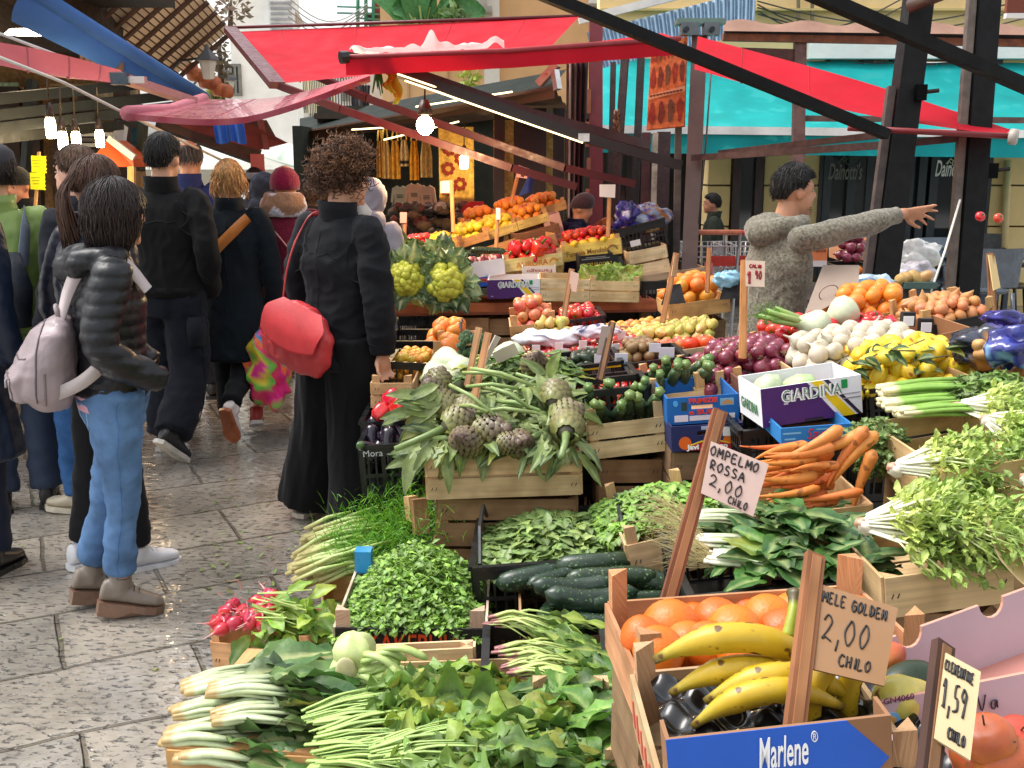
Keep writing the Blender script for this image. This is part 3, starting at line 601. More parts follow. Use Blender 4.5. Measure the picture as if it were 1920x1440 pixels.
# -------- dark shop awning and the clothes shop
da=cloth('awning','dark green awning over the clothes shop, seen from below',[(562,222,12.5),(800,178,11),(1062,130,9.2)],[(562,246,11.5),(800,205,10),(1040,160,8.3)],C(44,52,48),val=C(120,92,76),valh=.1,sag=.04)
m2=MB();a,b_,c,d=P(560,250,11.4),P(1040,166,8.3),P(566,276,13.2),P(1066,205,10.2)
m2.sheet(lambda u,v:a.lerp(b_,u).lerp(c.lerp(d,u),v)+Vector((0,0,.015*math.sin(v*20))),24,12,C(104,84,70));m2.build('lining',MAT['cloth'],da,smooth=True)
m2=MB();m2.beam(P(1010,158,8.3),P(1045,120,8.2),.06,.06,C(200,196,190));m2.beam(P(1040,132,8.2),P(1046,168,8.2),.05,.05,C(220,218,214));m2.build('arm_joint',MAT['metal'],da)
m2=MB()
for(a,b_)in(((660,243,9.8),(745,238,9.4)),((720,262,9.8),(860,228,9.2)),((780,200,9.5),(960,172,8.6))):m2.tube([P(*a),P(*b_)],.007,(1,.9,.6),n=6)
m2.build('strip_light',MAT['strip'],da)
cl=thing('clothes_shop','dark clothes shop with lit yellow wall behind the rear stall','shop',(-.4,11.5,0))
mb=MB();wallbox(-2.2,1.25,12.1,12.3,0,2.25,C(58,60,50),mb);wallbox(-2.3,-2.2,11.2,12.3,0,2.0,C(40,50,44),mb);wallbox(-2.2,1.25,11.9,12.1,2.1,2.16,C(70,60,50),mb);mb.build('wall',MAT['plaster'],cl)
mb=MB();a=P(925,180,9.4);b_=P(1060,430,9.4);wallbox(a.x,b_.x,a.y,a.y+.1,0,2.0,C(200,164,96),mb);mb.build('side_wall',MAT['mottle'],cl)
mb=MB()
for px,w_ in((937,.09),(985,.2),(1012,.12),(1048,.1)):mb.beam(P(px,205,9.25),P(px-2,470,9.25),w_,.08,C(28,26,26))
mb.build('door_post',MAT['paint'],cl)
aps=(255,232,210)
CF=[C(208,178,110),C(214,160,50),C(206,182,128),C(216,158,40),C(204,176,110),C(200,150,60)]
for k,(px,w_,y1)in enumerate(((722,17,335),(740,19,336),(757,17,312),(776,18,338),(799,22,333),(712,13,333))):
 a=P(px-w_/2,262+2*(k%2),10.2);q=P(px+w_/2,y1,10.2);W_,H_=(q.x-a.x),a.z-q.z
 o=thing('apron',['yellow patterned apron hanging second from the left in the shop','orange yellow apron hanging third from the left in the shop','short cream apron with a black band hanging in the shop','bright golden apron hanging beside the black banded one','wide cream apron hanging last on the right of the row','narrow apron hanging first on the left of the row'][k],'apron',(a.x,a.y,q.z),'yellow aprons hanging in the clothes shop')
 mb=MB();mb.sheet(lambda u,v:a+Vector((W_*.5+W_*(u-.5)*(.62+.4*min(1,v*2.2)),.03*math.sin(u*14+k),-H_*v)),12,16,lambda u,v:C(40,30,26)if(k==2 and .78<v<.9)else CF[k]);mb.build('cloth',MAT['mottle'],o,smooth=True)
 m2=MB();m2.tube([a+Vector((W_*.2,0,0)),a+Vector((W_*.35,.02,.1)),a+Vector((W_*.65,.02,.1)),a+Vector((W_*.8,0,0))],.009,C(220,180,80),n=5);m2.build('neck_strap',MAT['cloth'],o,smooth=True)
a,b_=P(822,238,9.9),P(888,395,9.9);tp=thing('tapestry','yellow patterned tapestry with red ornaments hanging in the shop','tapestry',(a.x,a.y,b_.z))
mb=MB();mb.sheet(lambda u,v:Vector((a.x+(b_.x-a.x)*u,a.y+.015*math.sin(u*12),a.z+(b_.z-a.z)*v)),20,30,lambda u,v:C(196,156,70)if v<.86 else C(110,76,36));mb.build('cloth',MAT['mottle'],tp,smooth=True)
mb=MB()
for cx,cz in((.3,.27),(.27,.5),(.62,.38),(.6,.68),(.3,.75)):
 for j in range(7):
  an=j*.9;p=Vector((a.x+(b_.x-a.x)*cx+.045*math.cos(an),a.y-.02,a.z+(b_.z-a.z)*cz+.045*math.sin(an)));mb.ball(p,(.022,.004,.022),C(120,40,30),n=7,m=5)
mb.build('ornament',MAT['cloth'],tp)
def tshirt(label,px,py,t,w_,h_,col):
 p=P(px,py,t);o=thing('child_shirt',label,'shirt',p+Vector((0,0,-h_)),'small shirts hanging in the clothes shop');mb=MB()
 out=[(-.18,0),(-.5,-.12),(-.62,-.75),(-.46,-.78),(-.36,-.35),(-.38,-1),(.38,-1),(.36,-.35),(.46,-.78),(.62,-.75),(.5,-.12),(.18,0),(.1,-.06),(-.1,-.06)]
 mb.prism([(x*w_,z*h_)for x,z in out],.04,Matrix.Translation(p),col);mb.build('cloth',MAT['cloth'],o)
 m2=MB()
 for j in range(3):m2.box(p+Vector((0,-.043,-h_*(.42+.06*j))),(w_*.4,.003,h_*.03),C(50,44,40))
 m2.build('print',MAT['ink'],o)
tshirt('beige child shirt with dark print hanging in the middle',777,343,9.6,.15,.22,C(178,150,124));tshirt('beige child shirt hanging on the right of the pair',800,347,9.6,.15,.23,C(170,146,124));tshirt('grey green vest shirt hanging on the left of the pair',750,348,9.7,.14,.2,C(150,156,140))
mb=MB();a=P(1062,112,8.6);q=P(1104,455,8.6)
mb.sheet(lambda u,v:Vector((a.x+(q.x-a.x)*(u*(1-.2*v)+.05*v),a.y+.05*math.sin(u*26),a.z+(q.z-a.z)*v)),60,20,lambda u,v:[C(176,160,152),C(120,100,100),C(84,44,50),C(70,60,66)][int(u*3.99)]);mb.build('curtain',MAT['cloth'],thing=('grey and maroon striped curtain gathered beside the dark red pillar','curtain'),smooth=True)
rp=MB();rp.beam(P(1117,40,8.4),P(1117,600,8.4),.105,.1,C(104,28,38));rp.build('pillar',MAT['paint'],thing=('dark red square pillar beside the striped curtain','pillar'))
mm=MB()
for k in range(5):p=P(1103+U(-2,2),190+k*62,8.3);mm.box(p,(.03,.03,U(.06,.2)),jit(C(160,110,90),.3))
mm.build('pillar_clutter',MAT['cloth'],thing=('tags and rags tied on the side of the dark red pillar','rags'))
for k,(x1,y1,x2,y2,tt,w_,c,s)in enumerate(((1150,118,1143,420,9,.05,C(60,48,48),'thin dark pole just right of the dark red pillar'),(1172,108,1150,430,8.8,.06,C(66,42,38),'leaning brown pole crossing behind the hanging chilli string'),(1202,110,1186,480,8.7,.06,C(36,34,34),'leaning black pole beside the painted orange panel'),(1212,250,1207,480,8.6,.07,C(70,30,32),'maroon pole below the painted orange panel'),(1229,250,1223,480,8.5,.045,C(150,140,126),'pale pole below the middle of the painted orange panel'),(1272,240,1268,480,7.2,.045,C(90,82,80),'thin grey pole attached left of the sign post'),(1304,245,1300,490,7.1,.04,C(84,74,72),'thin grey pole attached right of the sign post'),(1245,250,1238,470,9.2,.12,C(52,26,28),'wide dark maroon plank standing below the orange panel'))):
 bars('pole',s,'pole',[(x1,y1,tt),(x2,y2,tt)],w_,w_,c,'rust')
mb=MB()
for k in range(40):p=P(1156+U(-4,4),205+k*.95,8.7);mb.tube([p,p+Vector((U(-.03,.03),U(-.03,.03),-.05))],[.012,.003],jit(C(130,50,34),.3),n=5)
mb.build('chilli_string',MAT['fruit'],thing=('string of dried red chillies hanging from the leaning brown pole','chillies'),smooth=True)
sp=thing('sign_post','tall grey brown metal post holding the painted orange panel','post',P(1300,540,7))
mb=MB();mb.beam(P(1312,70,7),P(1290,560,7),.1,.09,C(96,78,74));mb.build('shaft',MAT['paint'],sp)
mb=MB();mb.box(P(1292,55,6.9),(.115,.1,.08),C(110,116,120));mb.box(P(1333,55,6.9),(.105,.1,.08),C(110,116,120));mb.box(P(1312,42,6.95),(.32,.16,.035),C(120,140,130));mb.build('bracket',MAT['metal'],sp)
mb=MB()
for px in(1287,1335):
 p=P(px,55,6.84);mb.tube([p,p+Vector((0,-.02,0))],.018,C(60,64,68),n=10)
mb.build('bolt',MAT['metal'],sp)
bars('crank_wire','thin wire hanging down from the bracket of the sign post','wire',[(1338,66,6.8),(1325,250,6.8),(1310,420,6.8)],.012,.012,C(60,56,56),rnd=True)
pn=thing('painted_panel','orange brown painted panel with rows of dried fish shapes hung on the post','panel',P(1248,240,7.05))
a,b_,c,d=P(1221,92,7.1),P(1288,68,7.02),P(1283,236,7.02),P(1212,243,7.1)
mb=MB();nrm=(b_-a).cross(d-a).normalized();nrm=nrm if nrm.y<0 else-nrm
mb.add([a,b_,c,d,a-nrm*.03,b_-nrm*.03,c-nrm*.03,d-nrm*.03],[(0,1,2,3),(7,6,5,4),(0,4,5,1),(1,5,6,2),(2,6,7,3),(3,7,4,0)],C(200,110,62));mb.build('board',MAT['mottle'],pn)
def onpanel(u,v,o=.004):return a.lerp(b_,u).lerp(d.lerp(c,u),v)+nrm*o
mb=MB()
for(v0,v1,n_)in((.04,.2,9),(.24,.52,5),(.66,.96,4)):
 for k in range(n_):
  u0=(k+.5)/n_;ww=.34/n_;pts=[]
  for j in range(12):
   an=2*math.pi*j/12;pts.append(onpanel(u0+ww*math.cos(an)*(1+.3*math.sin(an*3+k)),(v0+v1)/2+(v1-v0)*.46*math.sin(an)))
  mb.add(pts,[tuple(range(12))],[C(150,52,34),C(120,50,36),C(110,70,50)][k%3])
mb.build('painted_shapes',MAT['mottle'],pn)
mb=MB();mb.add([onpanel(.0,.575,.003),onpanel(1,.55,.003),onpanel(1,.61,.003),onpanel(0,.635,.003)],[(0,1,2,3)],C(206,150,110))
for k in range(10):mb.box(onpanel(.08+.09*k,.595,.005),(.02,.002,.012),C(120,60,40))
mb.build('caption_strip',MAT['ink'],pn)
for k,(pts,s)in enumerate(((((690,112,5.9),(760,140,6.1),(1095,258,6.6),(1275,310,6.9)),'lower dark awning arm edged with a glowing strip'),(((650,108,5.8),(730,122,6.0),(1000,215,6.6),(1215,272,7.4)),'upper maroon awning arm edged with a glowing strip'))):
 o=thing('lit_bar',s,'bar',P(*pts[0]));q=Q(pts);mb=MB()
 for x,y in zip(q,q[1:]):mb.beam(x,y,.05,.06,C(50,42,40)if k==0 else C(70,28,28))
 mb.build('bar',MAT['paint'],o);m2=MB();m2.tube([q[1]+Vector((0,-.03,-.036)),q[1].lerp(q[2],.99)+Vector((0,-.03,-.036))],.005,(1,.9,.6),n=5);m2.build('light_strip',MAT['strip'],o)
mb=MB();p=P(1094,258,6.58);mb.box(p,(.07,.07,.05),C(230,230,226));mb.build('clamp',MAT['plastic'],thing=('white clamp at the joint of the lower awning arm','clamp'))
sc=thing('orange_scarf','orange cloth ribbons and green leaves tied to the awning arm by the bulb','ribbons',P(730,170,6))
mb=MB()
for k in range(6):
 p=P(728+k*3,138,5.95);mb.sheet(lambda u,v:p+Vector(((u-.5)*.035+.02*math.sin(v*5+k),.01*math.sin(u*5),-v*(.07+.02*k))),3,8,[C(220,120,20),C(230,150,30),C(220,190,60)][k%3])
mb.build('ribbon',MAT['cloth'],sc,smooth=True);mb=MB()
for k in range(10):
 p=P(708+U(-4,6),130,5.9);mb.tube([p,p+Vector((U(-.03,.03),0,-U(.08,.15)))],[.008,.002],C(70,110,40),n=4)
mb.build('leaves',MAT['leaf'],sc)
for k,(pts,w_,s)in enumerate(((((1727,-40,5.5),(1680,310,5.5),(1640,640,5.5)),.125,'thick black post nearer the outstretched hand'),(((1852,-40,5.6),(1826,320,5.6),(1800,660,5.6)),.115,'thick black post furthest right by the cafe chairs'))):
 o=thing('black_post',s,'post',P(*pts[2]),'black awning posts');mb=MB();q=Q(pts);mb.beam(q[0],q[2],w_,w_,BLACKP,Vector((0,1,0)));mb.build('shaft',MAT['black'],o)
 m2=MB();off=Vector((-w_*.5-.03,-.02,0));m2.beam(q[0].lerp(q[2],.3 if k==0 else .0)+off,q[2]+off,.04,.045,C(74,62,58)if k==0 else C(100,88,80),Vector((0,1,0)));m2.build('side_tube',MAT['rust'],o)
 m2=MB();p=q[1]+Vector((w_*.5+.03,-.02,.37 if k==0 else 0));m2.box(p,(.05,.05,.08),BLACKP);m2.tube([p,p+Vector((.09,-.01,.01))],.012,C(50,46,44),n=6);m2.build('handle_bolt',MAT['metal'],o)
for pts,w_,s,g_ in((((1000,-18,4.6),(1662,252,5.3)),.058,'long black awning arm crossing in front of the painted panel',0),(((1500,-22,4.2),(1960,178,4.6)),.07,'black awning arm crossing both black posts at top right',0)):
 bars('diagonal_bar',s,'bar',pts,w_,.05,BLACKP,'black')
bars('cross_pipe','brown pipe joining the black post at the top edge','pipe',[(1705,12,5.4),(1800,-25,5.2)],.07,.07,C(80,62,56),rnd=True)
for pts,w_,s in((((1350,287,6.9),(1660,252,5.6)),.035,'upper thin maroon bar reaching from the sign post to the black post'),(((1300,296,6.9),(1660,272,5.6),(1810,258,5.6)),.04,'lower thin maroon bar reaching from the sign post past both black posts')):
 bars('cross_bar',s,'bar',pts,w_,w_,C(74,50,48),'rust')
hs_=thing('hanging_sign','corner of a brown hanging sign with white edge at top right','sign',P(1910,10,6));mb=MB();a=P(1893,-40,6);b_=P(1960,32,6);wallbox(a.x,b_.x,a.y,a.y+.03,b_.z+.03,a.z,C(120,52,30),mb);mb.build('board',MAT['paint'],hs_)
mb=MB();wallbox(a.x,b_.x,a.y-.002,a.y+.032,b_.z,b_.z+.028,C(225,222,215),mb);mb.build('white_edge',MAT['paint'],hs_)
st=MB();pts=[P(1800,375,5.45),P(1772,470,5.2),P(1742,556,5.0)];st.tube(pts,.006,C(225,220,210),n=5)
for sx in(-1,1):st.tube([P(1742,546,5),P(1742+sx*7,556,5),P(1742+sx*5,582,4.95)],.008,C(228,222,214),n=5)
st.build('string',MAT['cloth'],thing=('white string tied from the right black post down to the crates','string'),smooth=True)
hd=thing('orange_hood','bright orange stall hood with a pale edge behind the ponytail woman','hood',P(210,312,8));mb=MB();q=Q([(160,313,7.8),(250,313,8.0),(250,298,8.0),(202,262,8.0)])
mb.add(q+[v+Vector((0,.4,0))for v in q],[(3,2,1,0),(0,1,5,4),(1,2,6,5),(2,3,7,6),(3,0,4,7)],(.62,.10,.02));mb.build('panel',MAT['paint'],hd)
mb=MB();mb.beam(P(203,259,7.95),P(252,296,7.95),.03,.05,C(200,196,190));mb.build('edge_trim',MAT['paint'],hd)
mb=MB();mb.beam(P(247,313,8),P(247,400,8),.05,.05,C(200,160,100));mb.build('leg',MAT['wood'],hd)
mb=MB();mb.prism([(-.06,-.07),(.05,-.08),(.075,.03),(-.0,.085),(-.03,.08)],.003,Matrix.Translation(P(224,246,8.6)),C(214,214,222));mb.build('paper_tag',MAT['card'],thing=('tilted white paper tag hanging above the orange hood','tag'))
for k,(py,s)in enumerate(((308,'upper bright yellow price card on the left stall stick'),(340,'lower bright yellow price card on the left stall stick'))):
 o=thing('price_card',s,'price card',P(72,py+16,7));mb=MB();p=P(73-k*2,py,7);zz=[(.045 if j%2 else .052,-.055+.0138*j)for j in range(9)]
 mb.prism([(-.05,-.055)]+zz+[(-.05,.055)],.003,Matrix.Translation(p)@rotm(0,R(3),0),(.75,.78,.0));mb.build('card',MAT['card'],o)
 m2=MB()
 for j in range(3):m2.box(p+Vector((-.01,-.005,.025-.02*j)),(.06-.01*j,.001,.004),C(150,140,20))
 m2.build('writing',MAT['ink'],o)
bars('sign_stick','wooden stick carrying the two bright yellow price cards','stick',[(73,285,7.03),(66,395,7.03)],.02,.012,C(200,150,90),'wood')
lc=thing('left_counter','low market counter with jars behind the left crowd','counter',(-3.3,8,0));mb=MB();a=P(60,410,7.6);b_=P(330,345,11);mb.beam(Vector((a.x,a.y,.45)),Vector((b_.x,b_.y,.45)),.7,.9,C(110,84,60));mb.build('cabinet',MAT['wood'],lc)
mb=MB()
for k in range(30):p=Vector((a.x,a.y,.9)).lerp(Vector((b_.x,b_.y,.9)),U(0,.9))+Vector((U(-.2,.2),U(-.2,.2),0));h_=U(.08,.2);mb.tube([p,p+Vector((0,0,h_*.8)),p+Vector((0,0,h_))],[.05,.05,.03],jit(random.choice([C(160,150,130),C(150,110,60),C(90,86,80),C(190,180,170)]),.3),n=8)
tag(mb.build('jars',MAT['gloss'],lc,smooth=True),kind='stuff')
def cafe_chair(label,px,py,t,rz,col=C(52,56,64)):
 p=P(px,py,t);o=thing('cafe_chair',label,'chair',(p.x,p.y,0),'dark plastic cafe chairs',rz=rz)
 mb=MB();mb.loft([((0,0,.43),.21,.2),((0,0,.455),.225,.215)],col,n=4+12);mb.build('seat',MAT['plastic'],o,local=True)
 mb=MB();mb.sheet(lambda u,v:((u-.5)*.42,.2+.06*(1-(2*u-1)**2)+.05*v,.5+.36*v),10,8,col);mb.sheet(lambda u,v:((u-.5)*.42,.225+.06*(1-(2*u-1)**2)+.05*v,.5+.36*v),10,8,col);mb.build('backrest',MAT['plastic'],o,smooth=True,local=True)
 for sx in(-1,1):
  for sy in(-1,1):
   mb=MB();mb.tube([(sx*.19,sy*.17,.44),(sx*.22,sy*.23,0)],[.02,.016],col,n=8);mb.build('leg',MAT['plastic'],o,smooth=True,local=True)
  mb=MB();mb.tube([(sx*.22,.2,.7),(sx*.24,0,.67),(sx*.24,-.2,.66),(sx*.21,-.2,.44)],.017,col,n=8);mb.build('armrest',MAT['plastic'],o,smooth=True,local=True)
cafe_chair('dark grey cafe chair between the black posts facing left',1722,500,10.2,R(95),C(84,90,98))
cafe_chair('pale blue grey cafe chair seen behind the string',1778,505,10.6,R(20),C(120,132,146))
cafe_chair('black cafe chair at the far right edge by the cream wall',1900,505,10.2,R(-100),C(38,40,44))
cafe_chair('black cafe chair back behind the right black post',1858,480,11.2,R(0),C(34,34,36))
cafe_chair('grey cafe chair beside the right black post',1845,540,9.8,R(180),C(90,98,108))
tb=thing('cafe_table','square grey cafe table with dark legs between the chairs','table',(P(1860,470,10.4).x,P(1860,470,10.4).y,0));
mb=MB();mb.box((0,0,.73),(.75,.75,.04),C(110,112,108));mb.build('table_top',MAT['plastic'],tb,local=True)
for sx in(-1,1):
 for sy in(-1,1):mb=MB();mb.box((sx*.33,sy*.33,.355),(.05,.05,.71),C(64,72,84));mb.build('leg',MAT['plastic'],tb,local=True)
tb=thing('cafe_table','blue grey cafe table left of the right black post','table',(P(1760,480,10.6).x,P(1760,480,10.6).y,0));
mb=MB();mb.box((0,0,.73),(.75,.75,.04),C(90,100,116));mb.build('table_top',MAT['plastic'],tb,local=True)
for sx in(-1,1):
 for sy in(-1,1):mb=MB();mb.box((sx*.33,sy*.33,.355),(.05,.05,.71),C(64,76,96));mb.build('leg',MAT['plastic'],tb,local=True)
 # ========== crates, boxes, signs and produce
WOODC=[C(214,178,130),C(222,192,148),C(200,160,112),C(206,174,132)]
PINE=C(196,140,92)
BLK=C(24,25,27)
def rimpts(l,r,H):return P(*l)-Vector((0,0,H)),P(*r)-Vector((0,0,H))
def wood_crate(label,l,r,D,H,slats=2,post=.04,tilt=0,col=None,group=None,front=None,fcol=None,hole=False,name='wooden_crate',pl=None,pr=None,pw=.032,inset=0):
 if pl is None:pl,pr=rimpts(l,r,H)
 M=frame(pl,pr,tilt);W=(Vector(pr)-Vector(pl)).length
 o=thing(name,label,'crate',M=M,group=group);col=col or random.choice(WOODC);t=.007
 hs_=H/slats;gp=hs_*.14
 for side in range(4):
  mb=MB()
  for k in range(slats):
   z0=k*hs_+(gp if k else .004);z1=(k+1)*hs_;zc=(z0+z1)/2;c=jit(col,.08)
   if side==0:cf=fcol if fcol else c
   if side==0 and hole and k==slats-1:
    for(a,b_)in((0,.34*W),(.66*W,W)):mb.box(((a+b_)/2,-t/2,zc),(b_-a,t,z1-z0),c)
    for(a,b_)in((z0,zc-.012),(zc+.012,z1)):mb.box((W/2,-t/2,(a+b_)/2),(.32*W,t,b_-a),c)
   elif side==0:mb.box((W/2,-t/2,zc),(W,t,z1-z0),cf)
   elif side==1:mb.box((W/2,D+t/2,zc),(W,t,z1-z0),c)
   elif side==2:mb.box((-t/2+.0,D/2,zc),(t,D-.002,z1-z0),c)
   else:mb.box((W+t/2,D/2,zc),(t,D-.002,z1-z0),c)
  if side==0:
   for k in range(slats):
    for x in(.015,.028,W-.015,W-.028):mb.box((x,-t-.0008,(k+.55)*hs_),(.0022,.001,.012),C(60,54,50),rot=(0,R(25),0))
  mb.build(['front_slats','rear_slats','side_slats','side_slats'][side],MAT['wood'],o,local=True)
 for x,y,a in((pw,.001,0),(W-pw,.001,1),(pw,D-.001,2),(W-pw,D-.001,3)):
  mb=MB();sx=-1 if a%2==0 else 1;sy=1 if a<2 else-1;xx=x+sx*(pw-.001)
  zz=H+post
  tri=[(xx,y),(xx-sx*pw,y),(xx,y+sy*pw)]
  mb.add([Vector((p[0],p[1],.002))for p in tri]+[Vector((p[0],p[1],zz))for p in tri],[(0,1,2),(5,4,3),(0,3,4,1),(1,4,5,2),(2,5,3,0)],jit(mixc(col,PINE,.35),.1),grain=[(z,p[0]*1,p[1]+U(0,9))for z in(0,zz)for p in tri])
  mb.build('corner_post',MAT['wood'],o,local=True)
 mb=MB();n_=4
 for k in range(n_):mb.box((W/2,D*(k+.5)/n_,.004),(W-.01,D/n_*.86,.006),jit(col,.1))
 mb.build('base',MAT['wood'],o,local=True)
 return o,M,W,D,H
def plastic_crate(label,l,r,D,H,tilt=0,col=None,group=None,handles=False,name='plastic_crate',pl=None,pr=None,topcol=None,solid=.22):
 if pl is None:pl,pr=rimpts(l,r,H)
 M=frame(pl,pr,tilt);W=(Vector(pr)-Vector(pl)).length;col=col or BLK
 o=thing(name,label,'crate',M=M,group=group)
 for side in range(4):
  L=W if side<2 else D;mb=MB();n_=max(6,int(L/.028));th=.008
  def put_(x,z,w_,h_,th_=th,c=col):
   if side==0:mb.box((x,-th/2,z),(w_,th_,h_),c)
   elif side==1:mb.box((x,D+th/2,z),(w_,th_,h_),c)
   elif side==2:mb.box((-th/2,x,z),(th_,w_,h_),c)
   else:mb.box((W+th/2,x,z),(th_,w_,h_),c)
  put_(L/2,H-H*solid/2,L,H*solid,th,topcol if topcol and side==0 else col);put_(L/2,H*.05,L,H*.1);put_(L/2,H*.42,L,H*.07)
  put_(L/2,H-.004,L,.014,.02)
  for k in range(n_+1):
   x=L*k/n_;w_=.016 if k in(0,n_)or k==n_//2 else .007
   put_(min(max(x,w_/2),L-w_/2),H*.44,w_,H*.86,th*.9)
  mb.build(['front_wall','rear_wall','side_wall','side_wall'][side],MAT['plastic'],o,local=True)
 mb=MB();mb.box((W/2,D/2,.006),(W-.002,D-.002,.01),col);mb.build('base',MAT['plastic'],o,local=True)
 if handles:
  for x in(.02,W-.02):
   mb=MB();mb.tube([(x,.02,H),(x,D*.28,H+.075),(x,D*.72,H+.075),(x,D-.02,H)],.007,C(40,42,46),n=6);mb.build('handle',MAT['plastic'],o,smooth=False,local=True)
 return o,M,W,D,H
def carton(label,l,r,D,H,col,tilt=0,group=None,inner=C(176,132,92),lid=False,name='cardboard_box',pl=None,pr=None,prints=(),texts=(),side=None,slot=None,openb=False):
 if pl is None:pl,pr=rimpts(l,r,H)
 M=frame(pl,pr,tilt);W=(Vector(pr)-Vector(pl)).length;t=.005
 o=thing(name,label,'box',M=M,group=group);mb=MB()
 if slot:
  a,b_,z0,z1=[slot[0]*W,slot[1]*W,slot[2]*H,slot[3]*H]
  mb.box((a/2,0,H/2),(a,t,H),col);mb.box(((W+b_)/2,0,H/2),(W-b_,t,H),col);mb.box(((a+b_)/2,0,z0/2),(b_-a,t,z0),col);mb.box(((a+b_)/2,0,(z1+H)/2),(b_-a,t,H-z1),col)
 else:mb.box((W/2,0,H/2),(W,t,H),col)
 fp=mb.build('front_panel',MAT['card'],o,local=True)
 mb=MB();openb or mb.box((W/2,D,H/2),(W,t,H),side or col);mb.box((t/2,D/2,H/2),(t,D-t,H-.001),side or col);mb.box((W-t/2,D/2,H/2),(t,D-t,H-.001),side or col);mb.box((W/2,D/2,t/2+.001),(W-2*t,D-t,t),inner);mb.build('walls',MAT['card'],o,local=True)
 if lid:mb=MB();mb.box((W/2,D/2,H+t/2),(W,D,t),col);mb.build('lid',MAT['card'],o,local=True)
 Mf=Matrix.Translation((0,-t/2,0))
 if prints:
  mb=MB()
  for k,(poly,c)in enumerate(prints):mb.prism([(x*W,z*H)for x,z in poly],.0006+.0004*k,Mf,c)
  mb.build('print',MAT['ink'],fp,local=True)
 if texts:
  mb=MB()
  for(body,x,z,size,width,c,kw)in texts:
   kw=dict(kw);up=kw.pop('flip',False);hand=kw.pop('hand',False)
   Mt=Matrix.Translation((x*W,-t/2-.0006-.0004*len(prints)-.0012,z*H))@(rotm(0,math.pi,0)if up else Matrix())
   if hand:hand_into(mb,body,Mt,size*H,width*W/len(body),.06*size*H,c)
   else:text_into(mb,body,size*H,Mt,c,width=width*W,**kw)
  mb.build('lettering',MAT['ink'],fp,local=True)
 return o,M,W,D,H
def rect(a,b_,c,d):return[(a,c),(b_,c),(b_,d),(a,d)]
ORD=['first','second','third','fourth','fifth']
def under(cr,what,kind='wood',h=.2,inset=.02,maxn=4,zmin=0.02):
 o,M,W,D,H=cr;x=(M@Vector((W,0,0))-M@Vector((0,0,0)));a=M@Vector((0,0,0));b_=M@Vector((W,0,0));z=min(a.z,b_.z)
 n_=max(0,min(maxn,round((z-zmin)/h)))
 if not n_:return
 hh=(z-zmin)/max(n_,1)if n_<maxn else h
 d=(b_-a).normalized()
 for k in range(n_):
  z1=z-.004-k*hh;j=U(-.012,.012);y_=Vector((0,inset+U(0,.02),0))
  p=Vector((a.x,a.y,z1-hh+.004))+d*(inset+j)+y_;q=Vector((b_.x,b_.y,z1-hh+.004))-d*(inset-j)+y_;q.z=p.z
  lab=f"{'weathered wooden' if kind == 'wood' else 'black plastic'} crate stacked under the {what}, {ORD[k]} below it"
  if kind=='wood':wood_crate(lab,None,None,D-.04,hh-.008,slats=1 if hh<.12 else 2,post=0,pl=p,pr=q,col=random.choice([C(150,116,80),C(176,140,98),C(130,104,76)]),group='crates stacked under the display')
  else:plastic_crate(lab,None,None,D-.04,hh-.008,pl=p,pr=q,group='crates stacked under the display')
  # ---------- fruit shapes (one mesh each, copied)
def lathe(mb,prof,col,n=18,wob=0,lobes=0,lamp=0,seed=0):
 vs=[];cs=[];m=len(prof)
 for i,(r,z)in enumerate(prof):
  for k in range(n):
   a=2*math.pi*k/n;q=1+lamp*math.cos(lobes*a)+wob*noise.noise(Vector((math.cos(a)*1.4+seed,math.sin(a)*1.4,z*9)))
   vs.append((r*q*math.cos(a),r*q*math.sin(a),z));cs.append(col(i/(m-1))if callable(col)else col)
 fs=[(i*n+k,i*n+(k+1)%n,(i+1)*n+(k+1)%n,(i+1)*n+k)for i in range(m-1)for k in range(n)]+[tuple(range(n-1,-1,-1)),tuple(range((m-1)*n,m*n))]
 mb.add(vs,fs,cs)
def sphprof(r,zs=1,dimple=.12,n=12,point=0):
 out=[]
 for i in range(n+1):
  ph=-math.pi/2+math.pi*i/n;z=r*zs*math.sin(ph);rr=r*max(.03,math.cos(ph))
  e=abs(math.sin(ph));z-=math.copysign(r*dimple*max(0,e-.8)/.2,z)*(1 if not point else-point);out.append((rr,z))
 return out
PM={}
def fruit(key,mat,prof,col,**k):mb=MB();extra=k.pop('extra',None);lathe(mb,prof,col,**k);(extra and extra(mb));PM[key]=mb.mesh(key,MAT[mat]);PM[key]['r']=max(p[0]for p in prof)
def navel(r):return lambda mb:mb.ball((0,0,-r*.86),(r*.16,r*.16,r*.07),C(200,100,20),n=8,m=5)
def star(r,z,c,n=5,l=.5):
 def f(mb):
  for k in range(n):
   a=2*math.pi*k/n;d=Vector((math.cos(a),math.sin(a),0));s_=Vector((-d.y,d.x,0));b_=Vector((0,0,z))
   mb.add([b_+s_*r*.16,b_-s_*r*.16,b_+d*r*l+Vector((0,0,.1*r))],[(0,1,2)],c)
  mb.tube([(0,0,z-.02*r),(0,0,z+.22*r)],r*.06,mixc(c,C(120,90,50),.5),n=5)
 return f
ORG=(.64,.145,.006)
fruit('orange','citrus',sphprof(.047,1.0,.05),ORG,wob=.03,extra=navel(.047))
fruit('small_orange','citrus',sphprof(.036,.95,.06),(.78,.24,.02),wob=.03)
fruit('persimmon','fruit',sphprof(.040,.85,.12),(.82,.19,.01),wob=.04,extra=star(.04,.031,C(90,70,40),4,.6))
fruit('peach','fruit',sphprof(.036,.95,.1),lambda u:mixc((.72,.25,.10),(.60,.08,.05),abs(u-.5)*1.6),wob=.05)
fruit('apricot','fruit',sphprof(.026,.95,.1),(.76,.32,.06),wob=.05)
